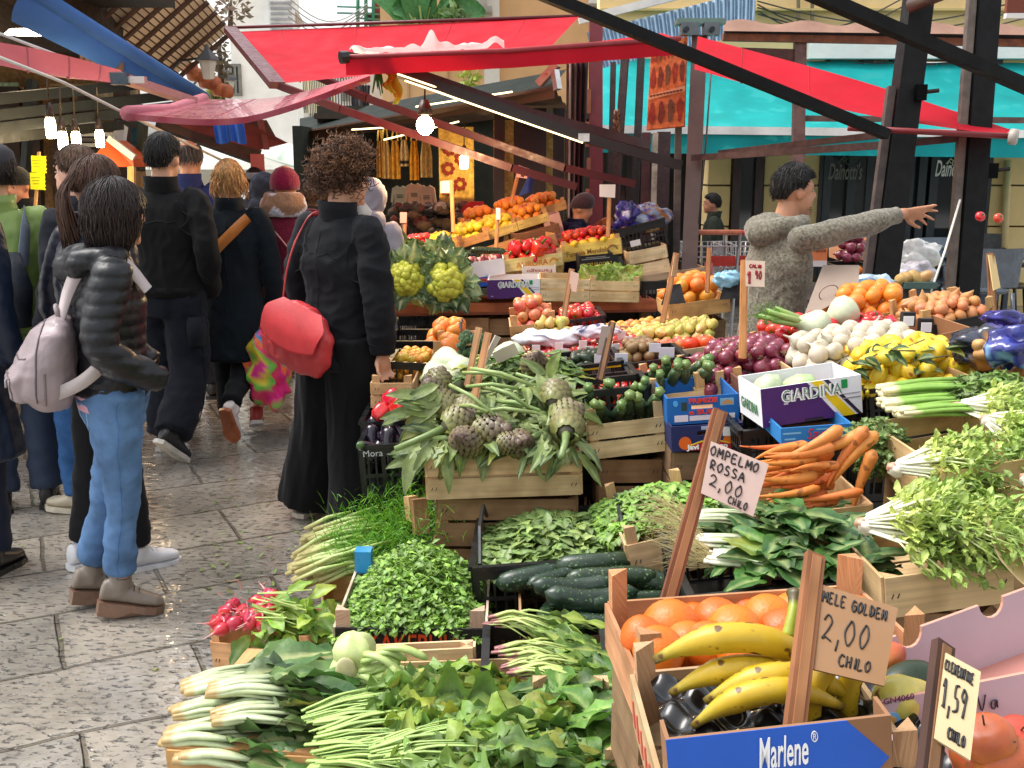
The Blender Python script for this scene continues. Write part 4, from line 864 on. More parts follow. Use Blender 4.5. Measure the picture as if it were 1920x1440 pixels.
fruit('pear','fruit',[(.004,-.03),(.02,-.028),(.031,-.015),(.033,0),(.03,.014),(.02,.03),(.013,.042),(.007,.05),(.002,.052)],lambda u:mixc((.55,.48,.10),(.62,.42,.12),u),wob=.06,extra=lambda mb:mb.tube([(0,0,.05),(.004,0,.066)],.0015,C(90,60,30),n=5))
fruit('plum','fruit',[(r*.8,z*1.35)for r,z in sphprof(.025,1.2,.05)],(.22,.07,.11),wob=.05)
fruit('tomato','gloss',sphprof(.032,.85,.1),(.62,.035,.015),wob=.04,lobes=5,lamp=.02,extra=star(.032,.026,C(60,100,30)))
fruit('cherry_tomato','gloss',sphprof(.016,.95,.05),(.62,.04,.015),n=12,extra=star(.016,.015,C(60,100,30)))
fruit('apple','fruit',sphprof(.040,.92,.18),lambda u:mixc((.55,.30,.06),(.50,.035,.03),min(1,u*1.5)),wob=.05,extra=lambda mb:mb.tube([(0,0,.03),(.004,0,.045)],.0015,C(70,50,30),n=5))
fruit('mango','fruit',[(r*.85,z*1.3)for r,z in sphprof(.045,1,.02)],lambda u:mixc((.6,.30,.05),(.45,.06,.03),u),wob=.08)
fruit('avocado','fruit',[(r*.8,z*1.35)for r,z in sphprof(.036,1,0)],(.02,.035,.015),wob=.06)
fruit('kiwi','papery',[(r*.9,z*1.2)for r,z in sphprof(.024,1,0)],C(126,96,58),wob=.05)
fruit('lemon','citrus',[(.004,-.046),(.008,-.042),(.018,-.034),(.028,-.02),(.032,0),(.029,.018),(.019,.034),(.009,.042),(.005,.048),(.002,.05)],(.78,.55,.03),wob=.05)
fruit('loquat','fruit',[(r,z*1.15)for r,z in sphprof(.02,1,0)],(.78,.40,.03),n=12)
def roots(r,z):
 def f(mb):
  for k in range(10):mb.tube([(0,0,z),(U(-.01,.01),U(-.01,.01),z-.008),(U(-.018,.018),U(-.018,.018),z-.016)],.0006,C(170,150,110),n=3)
 return f
fruit('white_onion','papery',[(.006,-.034),(.02,-.031),(.034,-.016),(.039,0),(.036,.014),(.026,.026),(.012,.034),(.005,.044),(.004,.062),(.001,.07)],lambda u:mixc(C(196,182,156),C(212,204,186),u),wob=.06,lobes=9,lamp=.008,extra=roots(.03,-.032))
fruit('red_onion','gloss',[(.006,-.028),(.018,-.026),(.03,-.014),(.034,0),(.03,.013),(.02,.024),(.009,.032),(.004,.044),(.001,.056)],lambda u:mixc((.20,.02,.05),(.26,.05,.08),u),wob=.08,lobes=8,lamp=.01,extra=roots(.03,-.027))
fruit('shallot','papery',[(.004,-.02),(.012,-.017),(.018,-.004),(.018,.006),(.01,.02),(.004,.032),(.001,.04)],lambda u:mixc(C(190,120,70),C(206,150,96),u),wob=.08,n=12)
fruit('potato','papery',[(r*.8,z*1.25)for r,z in sphprof(.034,1,0)],C(196,154,92),wob=.18)
fruit('radish','gloss',[(.0008,-.055),(.001,-.04),(.004,-.022),(.013,-.015),(.018,0),(.015,.012),(.006,.018),(.003,.03)],lambda u:(.56,.03,.06)if u>.22 else C(226,170,170),wob=.05,n=12)
fruit('strawberry','gloss',[(.002,-.02),(.008,-.014),(.014,0),(.013,.01),(.006,.015)],(.50,.025,.02),n=10,extra=star(.012,.015,C(70,110,40)))
fruit('white_bulb','stalk',[(.01,-.045),(.03,-.042),(.05,-.025),(.056,0),(.05,.02),(.035,.04),(.022,.058),(.016,.08)],lambda u:mixc(C(196,202,170),C(150,176,90),max(0,u-.75)*2.5),wob=.03,lobes=4,lamp=.04)
def long_shape(key,mat,L,r,col,bend=.0,n=14,taper=None,fl=None,ends=None,ridges=0):
 mb=MB();m_=14;pts=[];rad=[];cs=[]
 for i in range(m_+1):
  u=i/m_;pts.append(Vector(((u-.5)*L,bend*4*u*(1-u)-bend*2/3,0)))
  k=(1-abs(2*u-1)**6)**.5 if taper is None else taper(u);rad.append(max(.002,r*k));cs.append(col(u)if callable(col)else col)
 vs0=len(mb.v);mb.tube(pts,rad,cs,n=n)
 if ridges:mb.v=[(v[0],pts[min(m_,i//n)].y+(v[1]-pts[min(m_,i//n)].y)*(1+ridges*math.cos(5*2*math.pi*(i%n)/n)),v[2]*(1+ridges*math.cos(5*2*math.pi*(i%n)/n)))for i,v in enumerate(mb.v)]
 if ends:ends(mb)
 PM[key]=mb.mesh(key,MAT[mat]);PM[key]['r']=r
DKG=(.018,.038,.020)
long_shape('cucumber','zucch',.30,.030,lambda u:mixc(DKG,(.06,.11,.03),.8*max(0,u-.9)*10),.012,ends=lambda mb:mb.tube([(.148,0,0),(.163,.002,.002)],[.008,.010],C(120,140,70),n=6))
long_shape('cucumber_bent','zucch',.26,.034,DKG,.03)
long_shape('zucchini','zucch',.16,.021,lambda u:mixc((.03,.06,.03),(.09,.14,.05),max(0,u-.75)*3),.008,ridges=.06,n=20,taper=lambda u:(1-abs(2*u-1)**8)**.5*(1-.3*u),ends=lambda mb:mb.tube([(.078,0,0),(.098,0,.002)],[.012,.014],C(110,136,70),n=5))
long_shape('carrot','carrot',.20,.019,lambda u:mixc((.62,.17,.025),(.68,.22,.05),u),.012,taper=lambda u:(.06+.94*min(1,u*1.15)**.75)*(1 if u<.93 else(1-(u-.93)*9)))
long_shape('carrot_slim','carrot',.23,.014,lambda u:mixc((.64,.18,.03),(.60,.15,.02),u),-.016,taper=lambda u:(.05+.95*min(1,u*1.1)**.85)*(1 if u<.93 else(1-(u-.93)*9)))
long_shape('banana','banana',.24,.022,lambda u:C(96,78,30)if u<.03 or u>.97 else mixc((.52,.345,.015),(.36,.34,.05),max(0,u-.78)*3),.055,n=6,taper=lambda u:min(1,.28+2.2*u)if u<.4 else(1 if u<.72 else max(.3,1-(u-.72)*2.9)))
long_shape('eggplant','gloss',.16,.034,lambda u:(.012,.006,.016)if u<.86 else C(80,110,60),.006,taper=lambda u:(1-abs(2*u-1)**4)**.5*(1-.45*u))
mb=MB();lathe(mb,[(.006,-.045),(.02,-.047),(.036,-.03),(.042,0),(.044,.02),(.036,.038),(.014,.036),(.008,.03)],(.58,.012,.02),lobes=4,lamp=.09,wob=.12,n=24);mb.tube([(0,0,.03),(.004,0,.06),(.012,0,.07)],[.008,.006,.007],C(80,120,50),n=6);PM['red_pepper']=mb.mesh('red_pepper',MAT['gloss']);PM['red_pepper']['r']=.045
def scatter(key,name,label,cat,group,M,x0,x1,y0,y1,z,r=None,layers=1,rot='any',dens=1.0,heap=0,sc=1.0,skip=0,jitter=.24):
 me=PM[key];r=(r or me['r'])*sc;cnt=0;s=r*2/dens
 for L in range(layers):
  off=(L%2)*s*.5;ny=max(1,int((y1-y0)/(s*.87)));
  for j in range(ny):
   nx=max(1,int((x1-x0-off)/s))
   for i in range(nx):
    if random.random()<skip:continue
    x=x0+r+off+i*s+(j%2)*s*.45+U(-1,1)*r*jitter;y=y0+r+off*.5+j*s*.87+U(-1,1)*r*jitter
    if x>x1-r*.6 or y>y1-r*.4:continue
    u=(x-x0)/(x1-x0)*2-1;v=(y-y0)/(y1-y0)*2-1
    zz=z+r+L*s*.78+heap*(1-u*u)*(1-v*v)+U(-.1,.1)*r
    if L and heap and(abs(u)>.85-.12*L or abs(v)>.9-.1*L):continue
    T=rnd_rot()if rot=='any' else(rotm(U(-.3,.3),U(-.3,.3),U(-3,3))if rot=='up' else rotm(U(-.25,.25),rot[1]+U(-.15,.15),rot[0]+U(-.3,.3)))
    k=sc*U(.9,1.1);put(name,me,label,cat,M@Matrix.Translation((x,y,zz))@T@Matrix.Scale(k,4),group);cnt+=1
 return cnt
 # ---------- leaves
def leaf(mb,base,d,up,L,W,c0,c1,rib=None,curl=.6,ruf=.15,fold=.25,nu=7,nv=2,shape=.8,lobes=0,tw=0,freq=6,stemfrac=0,rnd=None):
 base=Vector(base);d,s,up=basis(Vector(d),Vector(up));rib=rib or mixc(c1,C(200,220,160),.35)
 p=base.copy();vs=[];cs=[];seed=U(0,90);c1=mixc(c1,C(176,170,70),U(.25,.7))if nu>4 and random.random()<.06 else c1
 for i in range(nu+1):
  u=i/nu;a=curl*u;dd=d*math.cos(a)-up*math.sin(a);uu=up*math.cos(a)+d*math.sin(a)
  if i:p=p+dd*(L/nu)
  uw=max(0,(u-stemfrac)/(1-stemfrac));w_=W*max(.03,math.sin(math.pi*min(1,uw**shape*.94+.03)))
  if lobes:w_*=.62+.38*math.cos(lobes*uw*6.28)
  for j in range(-nv,nv+1):
   v=j/nv;av=abs(v);nz_=noise.noise(Vector((u*freq+seed,v*3.1+seed,0)))
   q=p+s*(w_*v*math.cos(fold))+uu*(w_*av*math.sin(fold)+W*ruf*nz_*2.2*av+W*tw*v*u)+dd*(W*ruf*.7*noise.noise(Vector((v*4,u*freq,seed)))*av)
   vs.append(q);k=min(1,av*2.7);cc=mixc(c0,c1,min(1,u*1.5));cs.append(mixc(rib,cc,k)if av<.9 else mixc(cc,C(150,190,90),.08))
 n_=2*nv+1
 mb.add(vs,[(i*n_+j,i*n_+j+1,(i+1)*n_+j+1,(i+1)*n_+j)for i in range(nu)for j in range(n_-1)],cs)
G1,G2,G3,G4,G5=C(58,104,44),C(88,140,52),C(36,74,40),C(140,176,70),C(24,52,34)
def leaf_heap(mb,M,x0,x1,y0,y1,z,h,n,L,W,cols,curl=.8,ruf=.2,lobes=0,upw=.7,nu=5,nv=2,shape=.8,stem=0,stemc=C(150,180,90),over=.0,fold=.25):
 up0=(M.to_3x3()@Vector((0,0,1)))
 for k in range(n):
  u,v=U(-1-over,1+over),U(-1-over,1+over)
  hh=h*max(-.3,(1-u*u))*max(0,(1-v*v*.7));p=Vector(((x0+x1)/2+u*(x1-x0)/2,(y0+y1)/2+v*(y1-y0)/2,z+hh*U(.55,1.0)))
  a=U(0,6.28);d=Vector((math.cos(a)+.5*u,math.sin(a)+.4*v-.15,U(-.15,upw)));d.normalize()
  c=jit(random.choice(cols),.16);R3=M.to_3x3();q=M@p
  if stem:mb2=mb;mb.tube([q-R3@d*stem*U(.6,1)-up0*.01,q],.0016*max(1,L/.03),stemc,n=4)
  leaf(mb,q,R3@d,up0,L*U(.6,1.25),W*U(.7,1.2),mixc(c,C(150,180,80),.12),c,curl=curl*U(.3,1.4),ruf=ruf,lobes=lobes,nu=nu,nv=nv,shape=shape,fold=fold)
def bunch(name,label,cat,p,d,n,L,sw,lw,stemc,leafc,group=None,spread=.25,flat=.5,stemf=.5,lift=.05,droop=.5,lobes=0,ruf=.15,basec=None,sr=.008,nu=9,curlv=.6,leaf_len=None,round_=None,nv=2,up=Vector((0,0,1)),shape=.8,side=1.0):
 p=Vector(p);d,s,u_=basis(Vector(d),up);o=thing(name,label,cat,p,group);ms=MB();ml=MB()
 for k in range(n):
  a=U(-1,1);b_=U(-.3,1);dd=(d+s*a*spread*side+u_*b_*spread*flat).normalized();q=p+s*a*sw+u_*(b_*.5+.2)*sw*.9+d*U(-.03,.03)*(1 if n>20 else .3)
  Lk=L*U(.8,1.12);e=q+dd*Lk*stemf;mid=q.lerp(e,.5)+u_*lift*Lk*.5
  r0=sr*U(.55,1.35);cs=[basec or stemc,stemc,jit(stemc,.1),mixc(stemc,leafc[0],.35)]
  pts=catmull([q,q.lerp(mid,.4),mid,e],3);rr=interp([r0*1.15,r0*1.25,r0,r0*.55],3);cc=[cs[min(3,i*4//len(pts))]for i in range(len(pts))]
  ms.tube(pts,rr,cc,n=7,flat=.55,up=u_)
  c=jit(random.choice(leafc),.15);ld=(e-mid).normalized()
  leaf(ml,e-ld*.01,ld+Vector((0,0,U(-.1,.15))),u_+s*U(-.6,.6),(leaf_len or Lk*(1-stemf))*U(.85,1.2),lw*U(.7,1.2),mixc(c,stemc,.2),c,rib=mixc(stemc,c,.25),curl=droop*U(.3,1.4)*curlv*1.6,ruf=ruf,lobes=lobes,nu=nu,shape=shape,nv=nv)
 ms.build('stalks',MAT['stalk'],o,smooth=True);ml.build('leaves',MAT['leaf'],o,smooth=True);return o
def artichoke_meshes():
 mb=MB()
 for ring in range(9):
  n_=10 if ring<7 else 6;z=-.03+ring*.011;rr=.040*math.sqrt(max(.05,1-((z-.0)/.052)**2))*(1 if ring<7 else .6)
  for k in range(n_):
   a=2*math.pi*(k+.5*(ring%2))/n_;d=Vector((math.cos(a),math.sin(a),0));s_=Vector((-d.y,d.x,0));b_=d*rr*.8+Vector((0,0,z));w_=.0135;Lb=.036
   out=.62 if ring<6 else .2;c=mixc(C(128,126,74),C(116,92,92),min(1,max(0,(ring-2)/6)+U(-.2,.3)))
   up_=Vector((0,0,1));m1=b_+up_*Lb*.55+d*(.008+out*.02);t_=b_+up_*Lb+d*(.004-.012*ring/8)
   cs=[mixc(c,C(140,148,90),.5)]*3+[mixc(c,C(70,56,50),.45),mixc(c,C(150,136,84),.4),mixc(c,C(70,56,50),.45),C(66,44,48)]
   mb.add([b_-s_*w_*.7,b_+d*.005,b_+s_*w_*.7,m1-s_*w_,m1+d*.006,m1+s_*w_,t_],[(0,1,4,3),(1,2,5,4),(3,4,6),(4,5,6)],[jit(x,.06)for x in cs])
 mb.ball((0,0,.0),(.033,.033,.042),C(70,66,46),n=10,m=7)
 ms=MB();ms.tube([(0,0,-.03),(.004,0,-.09),(.0,.01,-.2)],[.014,.010,.009],C(120,140,84),n=8)
 return mb.mesh('bracts',MAT['stalk']),ms.mesh('stem',MAT['stalk'])
AB,AS=artichoke_meshes()
def artichoke(label,p,rx,ry,rz,s=1.0,group='artichokes heaped on the crate'):
 o=thing('artichoke',label,'artichoke',M=at(p,rx,ry,rz,s),group=group)
 for nm,me in(('bracts',AB),('stem',AS)):c=bpy.data.objects.new(nm,me);COL.objects.link(c);c.parent=o
 # ---------- price signs
def sign(label,top,bot,card,lines=(),cardc=C(222,196,178),stickc=C(150,96,60),sw=.026,name='price_sign',ink=C(34,30,30),cat='price sign',n_=None):
 a,b_=P(*top),P(*bot);o=thing(name,label,cat,b_);mb=MB();mb.beam(a,b_,sw,sw*.45,stickc,Vector((0,1,0)))
 mb.beam(a+Vector((0,-.006,0)),b_+Vector((0,-.006,0)),sw*.5,sw*.3,mixc(stickc,C(190,140,90),.35),Vector((0,1,0)));mb.build('stick',MAT['wood'],o)
 if card:
  q=Q(card);x=(q[1]-q[0]);z=(q[0]-q[3]);W_,H_=x.length,z.length;x.normalize();y=z.normalized().cross(x).normalized();z=x.cross(y)
  M=Matrix((x,y,z)).transposed().to_4x4();M.translation=q[3]
  Mi=M.inverted();loc=[Mi@v for v in q]
  mb=MB();mb.prism([(v.x,v.z)for v in(loc[3],loc[2],loc[1],loc[0])],.003,M,cardc);cd=mb.build('card',MAT['card'],o)
  if lines:
   m2=MB();W_=(q[1]-q[0]).length;H_=(q[0]-q[3]).length;nn=(q[1]-q[0]).cross(q[0]-q[3]).normalized()
   for(body,fx,fz,h,wid,pen)in lines:hand_into(m2,body,Matrix.Translation((fx*W_,0,fz*H_)),h*H_,wid*W_,pen*H_,ink)
   m2.v=[tuple(q[3].lerp(q[2],v[0]/W_).lerp(q[0].lerp(q[1],v[0]/W_),v[2]/H_)+nn*(.0028-v[1]))for v in m2.v]
   m2.build('handwriting',MAT['ink'],o,smooth=True).parent=cd
 return o
 # ========== the stall, piece by piece
NEXT={}
# ---- front row, left: chard on its upturned crate
cr=wood_crate('pine crate with staples and red print carrying the white stemmed chard at the lower left',(318,1404,2.32),(640,1420,2.27),.48,.16,slats=1,post=0,col=C(206,160,104))
o,M,W,D,H=cr
mb=MB();mb.box((W/2,D/2,H+.004),(W,D,.006),C(190,146,96));mb.build('top_board',MAT['wood'],o,local=True)
mb=MB();Mt=Matrix.Translation((0,-.0095,0))
text_into(mb,'LA PRECISA S.D.C.',.018,Mt@Matrix.Translation((.245,0,.062))@rotm(0,math.pi,0),C(170,90,70));mb.tube([Mt@Vector((.165+.1*math.cos(a),0,.05+.055*math.sin(a)))for a in np.linspace(0,6.28,28)],.0008,C(80,70,60),n=4)
text_into(mb,'CAT II',.010,Mt@Matrix.Translation((.30,0,.075))@rotm(0,math.pi,0),C(190,80,60));text_into(mb,'ITALIA',.010,Mt@Matrix.Translation((.075,0,.06))@rotm(0,math.pi,0),C(150,90,60));mb.build('lettering',MAT['ink'],o,local=True)
under(cr,'chard at the lower left','wood',.16)
CH=[C(34,72,42),C(44,88,48),C(62,106,56)]
for k,(px,py,t,dx,dy,s)in enumerate(((345,1290,2.52,1,.25,'white stemmed chard head at the back of the lower left heap'),(322,1335,2.44,1,.12,'white stemmed chard head with its cut end at the left edge of the heap'),(312,1378,2.36,1,.03,'white stemmed chard head lowest on the left, on the crate edge'),(395,1290,2.42,1,.05,'pale chard head lying uppermost with a brown cut end'),(400,1345,2.36,1,0,'chard head in the middle of the lower left heap'),(340,1405,2.33,1,-.02,'chard head along the front edge of the lower left crate'))):
 p=P(px,py,t);bunch('chard',s,'chard',p+Vector((0,0,-.01)),(dx,dy,.03 if k==3 else-.01),14,.36,.026,.052,C(178,188,146),CH,'chard heads on the lower left crate',spread=.2,flat=.7,stemf=.5,lift=.06,droop=.5,ruf=.24,basec=C(176,150,100),sr=.013,nu=9,nv=3,curlv=.4)
 # ---- mustard greens
cr=wood_crate('wooden crate hidden under the mustard greens at the bottom',(600,1462,2.12),(985,1450,2.12),.5,.14,slats=2,post=.0);under(cr,'mustard greens','wood',.2)
MG=[C(78,118,58),C(98,138,70),C(66,104,56),C(120,150,66)]
for k,(px,py,t,dx,dy,s)in enumerate(((590,1352,2.28,1,.10,'bunch of mustard greens with its stalks nearest the chard'),(600,1395,2.18,1,-.05,'bunch of mustard greens whose stalks slope to the bottom edge'),(600,1430,2.12,.9,-.2,'lowest bunch of mustard greens at the bottom edge'),(660,1340,2.36,1,.25,'bunch of mustard greens behind with leaves by the empty crate'),(720,1420,2.06,1,.0,'bunch of mustard greens with leaves at the bottom right of the heap'))):
 bunch('mustard_greens',s,'greens',P(px,py,t),(dx,dy,.06),40,.38,.034,.056,C(156,184,98),MG,'bunches of mustard greens',spread=.30,flat=.5,stemf=.48,lift=.05,droop=.5,lobes=3.2,ruf=.42,sr=.0036,nu=14,nv=3)
 # ---- kohlrabi-like cauliflower trunk and the empty crate
cr=wood_crate('upright pale wooden crate with a hand slot behind the pale cauliflower stumps',(700,1222,2.62),(893,1213,2.62),.035,.2,slats=2,post=.0,hole=True,col=C(218,190,148));under(cr,'slotted crate behind the cauliflower stumps','wood',.22)
cs_=thing('cauliflower_stump','pale green cauliflower stumps lying cut side up with ribbed stalks','cauliflower',P(690,1315,2.45))
mb=MB();base=P(665,1268,2.48)
for(px,py,r_)in((665,1225,.05),(650,1275,.055),(690,1280,.05),(635,1290,.04)):mb.ball(P(px,py,2.5),(r_,r_,r_*1.15),C(196,208,140),n=18,m=12,wob=.35,seed=px)
mb.build('trunk',MAT['stalk'],cs_,smooth=True);mb=MB()
for k in range(16):a=P(U(670,720),U(1215,1285),2.46);e=a+Vector((U(.05,.12),U(-.04,.04),U(-.05,.0)));mb.tube(catmull([a,a.lerp(e,.5)+Vector((0,-.01,.02)),e],3),[.013]*6+[.008],jit(C(176,196,120),.1),n=6,flat=.6)
mb.build('ribs',MAT['stalk'],cs_,smooth=True)
mb=MB();mb.ball(P(648,1255,2.44),(.024,.006,.03),C(206,196,150));mb.build('cut_face',MAT['stalk'],cs_,smooth=True)
# ---- radishes
cr=wood_crate('small wooden crate of radishes standing on the wet paving',(403,1204,3.28),(588,1222,3.12),.3,.13,slats=1,post=.045,col=C(196,150,104))
for k in range(34):
 u,v=random.random(),random.random();p=P(406+u*112,1185-v*85*(.45+.55*u),3.18+.12*v);p.z+=.02*math.sin(math.pi*u)*math.sin(math.pi*v)
 put('radish',PM['radish'],'round pink red radish in the bunches of the small crate','radish',Matrix.Translation(p)@rnd_rot()@Matrix.Scale(U(1.0,1.3),4),'radishes in the small crate')
tp=thing('radish_greens','yellow green radish tops spilling over the right of the small crate','radish tops',P(520,1200,3.2));mb=MB()
for k in range(80):yy=U(1115,1218);p=P(U(505 if yy<1185 else 450,615),yy,3.17+U(0,.1));p.z+=.0;c=jit(random.choice([G2,G4,C(110,150,60),G1]),.2);leaf(mb,p,(U(-.4,1),U(-.8,.4),U(-.4,.4)),(0,-.4,1),U(.06,.12),U(.02,.035),G4,c,curl=U(.3,1.2),ruf=.25)
mb.build('leaves',MAT['leaf'],tp,smooth=True);mb=MB()
for k in range(26):a=P(U(470,520),U(1110,1170),3.17);mb.tube([a,a+Vector((U(.05,.13),U(-.04,.04),U(-.05,.03)))],.0025,C(170,190,100),n=4)
mb.build('stalks',MAT['stalk'],tp);mb=MB()
for k in range(14):a=P(U(412,500),U(1090,1160),3.2);b_=a+Vector((U(-.08,.02),-.02,U(-.02,.09)));mb.tube(catmull([a,a.lerp(b_,.5)+Vector((U(-.02,.02),0,.01)),b_],3),[.001]*6+[.0004],C(206,130,120),n=3)
mb.build('rootlets',MAT['stalk'],tp)
# ---- fennel / celery bunches with fronds
for k,(px,py,t,dx,dy,s)in enumerate(((590,1020,3.7,1,.35,'wild fennel bunch furthest back by the wide black trousers'),(560,1055,3.55,1,.3,'wild fennel bunch in the middle with pale cut stalks'),(575,1085,3.42,1,.25,'wild fennel bunch in front above the radish tops'))):
 p=P(px,py,t);d=Vector((dx,dy,.12)).normalized();o=thing('wild_fennel',s,'fennel',p,'wild fennel bunches');ms=MB();ml=MB()
 for i in range(30):
  s_=Vector((-d.y,d.x,0));q=p+s_*U(-.05,.05)+d*U(-.05,.04)+Vector((0,0,U(-.02,.05)));dd=(d+s_*U(-.3,.3)+Vector((0,0,U(-.05,.25)))).normalized();e=q+dd*U(.16,.26)
  ms.tube([q,q.lerp(e,.5)+Vector((0,0,.012)),e],[.008,.007,.004],[C(190,176,120),C(186,204,130),C(150,184,80)],n=6)
  f_=e
  for j in range(30):
   b_=e+dd*U(-.08,.28)+Vector((U(-.06,.06),U(-.06,.06),U(-.03,.07)));g_=b_+Vector((U(-.045,.055),U(-.05,.03),U(-.02,.06)));w_=.0016;sd_=Vector((U(-1,1),U(-1,1),U(-1,1))).normalized()*w_
   c=jit(random.choice([C(86,150,38),C(110,170,44),C(66,124,36)]),.2);m_=b_.lerp(g_,.5)+Vector((0,0,.006))
   ml.add([b_-sd_,b_+sd_,m_+sd_*.8,m_-sd_*.8,g_],[(0,1,2,3),(3,2,4)],c)
 ms.build('stalks',MAT['stalk'],o,smooth=True);ml.build('fronds',MAT['leaf'],o)
cr=wood_crate('wooden crate under the wild fennel by the black trousers',(610,1135,3.45),(770,1115,3.5),.3,.12,slats=1,post=.0);under(cr,'wild fennel','wood',.14)
# ---- parsley crate, printed front
cr=wood_crate('wooden crate with black printed front full of bright green parsley',(628,1176,2.85),(908,1178,2.85),.44,.15,slats=1,post=.05,col=C(206,190,170),fcol=C(22,20,20),pw=.04)
o,M,W,D,H=cr;mb=MB();text_into(mb,'KAKEBULL',.085,Matrix.Translation((.085,-.0085,.075)),(.62,.06,.01),width=W*.64,offset=.001);mb.build('lettering',MAT['ink'],o,local=True)
for x in(.02,W-.02):mb=MB();mb.box((x,D-.02,H+.03),(.05,.05,.07),C(50,140,200));mb.build('corner_cap',MAT['plastic'],o,local=True)
under(cr,'parsley','wood',.2)
PG=[C(74,130,36),C(96,154,44),C(56,106,36),C(120,172,56),C(62,118,50)]
mb=MB();leaf_heap(mb,M,.01,W-.01,.01,D+.03,H-.03,.17,3400,.03,.012,PG,curl=.9,ruf=.4,nu=3,nv=1,stem=.03,over=.06,lobes=1.5,stemc=C(120,164,60))
tag(mb.build('parsley',MAT['leaf'],smooth=True),'heap of bright green flat parsley in the black printed crate','parsley',kind='stuff')
# ---- dark herb crate
cr=plastic_crate('black plastic crate with folding handles holding dark basil like herbs',(896,1064,3.02),(1196,1042,3.0),.46,.17,handles=True);o,M,W,D,H=cr;under(cr,'dark herbs','plastic',.24)
mb=MB();leaf_heap(mb,M,.02,W-.03,.02,D-.02,H-.04,.09,900,.048,.016,[C(66,104,62),C(86,126,74),C(48,84,52),C(112,140,84)],curl=.7,ruf=.2,nu=4,nv=1,stem=.02)
tag(mb.build('herb_heap',MAT['leaf'],smooth=True),'heap of dark green herb sprigs in the black crate with folding handles','herbs',kind='stuff')
# ---- cucumbers
cr=wood_crate('wooden crate heaped with big dark cucumbers',(984,1196,2.7),(1252,1184,2.7),.42,.13,slats=1,post=.04,col=C(176,140,100));o,M,W,D,H=cr;under(cr,'cucumbers','wood',.2)
cuc=[(1030,1170,2.75,80),(1085,1172,2.74,75),(1150,1165,2.74,10),(1210,1160,2.76,-5),(1110,1122,2.78,12),(1190,1128,2.8,14),(1075,1100,2.83,10),(1150,1082,2.88,4),(1195,1090,2.9,-12),(1060,1078,2.95,30),(1120,1057,2.98,5),(1230,1115,2.95,-35),(1010,1080,3.0,20),(1100,1140,2.9,-8),(1180,1060,3.05,0)]
for k,(px,py,t,rz)in enumerate(cuc):put('cucumber',PM['cucumber' if k%2 else 'cucumber_bent'],'big dark green cucumber heaped in the low wooden crate','cucumber',at(P(px,py,t),U(-3,3),U(-.08,.08),R(rz),U(.85,1.02)),'cucumbers in the low wooden crate')
mb=MB();mb.box(M@Vector((W/2,D/2,H-.02)),(W-.02,D-.02,.02),C(30,44,26));
for k,(x,y)in enumerate(((.1,.1),(.27,.12),(.2,.26),(.1,.33),(.3,.33))):put('cucumber',PM['cucumber'],'big dark green cucumber heaped in the low wooden crate','cucumber',M@at((x+.04,y,H-.015),U(-3,3),0,U(-.3,.3),.85),'cucumbers in the low wooden crate')
# ---- chicory crates
cr=plastic_crate('black plastic crate of chicory with purple stalk ends beside the cucumbers',(912,1296,2.36),(1150,1292,2.36),.34,.14);under(cr,'purple ended chicory','plastic',.22)
CG=[C(74,116,50),C(98,140,60),C(58,96,46),C(130,164,74)]
for k,(px,py,t,dx,dy,s)in enumerate(((925,1170,2.66,1,-.35,'chicory bunch with purple stalk ends nearest the parsley'),(945,1225,2.5,1,-.1,'chicory bunch with pinkish stalk ends in the middle of the black crate'),(960,1262,2.42,1,-.1,'chicory bunch lowest in the black crate by the pale post'))):
 bunch('chicory',s,'chicory',P(px,py,t),(dx,dy,-.05),26,.30,.022,.03,C(168,184,104),CG,'chicory bunches in the black crate',spread=.34,flat=.5,stemf=.45,lift=.12,droop=.5,lobes=3,ruf=.3,basec=C(150,96,96),sr=.0055,nu=10)
cr=wood_crate('wooden crate of glossy spinach at the bottom next to the orange crate',(1003,1450,2.02),(1165,1450,2.02),.3,.14,slats=1,post=.05,col=C(206,180,140));o,M,W,D,H=cr;under(cr,'spinach at the bottom','wood',.2)
mb=MB();leaf_heap(mb,M,.0,W,.0,D+.04,H-.02,.08,150,.10,.036,[C(54,96,44),C(70,116,50),C(44,80,40),C(90,136,60)],curl=.7,ruf=.3,nu=7,nv=3,over=.05)
tag(mb.build('spinach_heap',MAT['leaf'],smooth=True),'heap of crinkled spinach leaves at the bottom beside the orange crate','spinach',kind='stuff')
# ---- oranges and bananas at the front right
cr=wood_crate('wooden crate of big oranges with tall corner posts at the front right',(1203,1262,1.64),(1735,1222,1.68),.27,.09,slats=1,post=.065,col=C(190,140,100),pw=.034);o,M,W,D,H=cr;under(cr,'big oranges','wood',.2)
for k,(px,py,t,s)in enumerate(((1258,1180,1.80,1.12),(1345,1170,1.84,1),(1378,1190,1.76,1.1),(1440,1165,1.86,1.05),(1330,1215,1.7,.95),(1395,1225,1.66,.95),(1290,1212,1.72,.9),(1235,1222,1.66,.9),(1205,1195,1.74,.8),(1470,1190,1.76,1),(1490,1155,1.9,1),(1550,1150,1.86,1),(1540,1190,1.72,1),(1600,1165,1.8,1),(1300,1170,1.92,.9),(1400,1155,1.95,.95),(1465,1225,1.66,.95))):
 put('orange',PM['orange'],'big smooth orange in the front right wooden crate','orange',at(P(px,py,t),U(-1.2,-.2),U(-.6,.6),U(-1,1),s),'oranges in the front right crate')
cr=wood_crate('pale wooden crate with printed side holding the bananas, nearest the viewer',(1262,1482,1.24),(1735,1440,1.24),.29,.085,slats=1,post=.05,col=C(192,162,126),pw=.03);o,M,W,D,H=cr;under(cr,'bananas','wood',.16)
mb=MB();Ms=rotm(0,0,-math.pi/2);
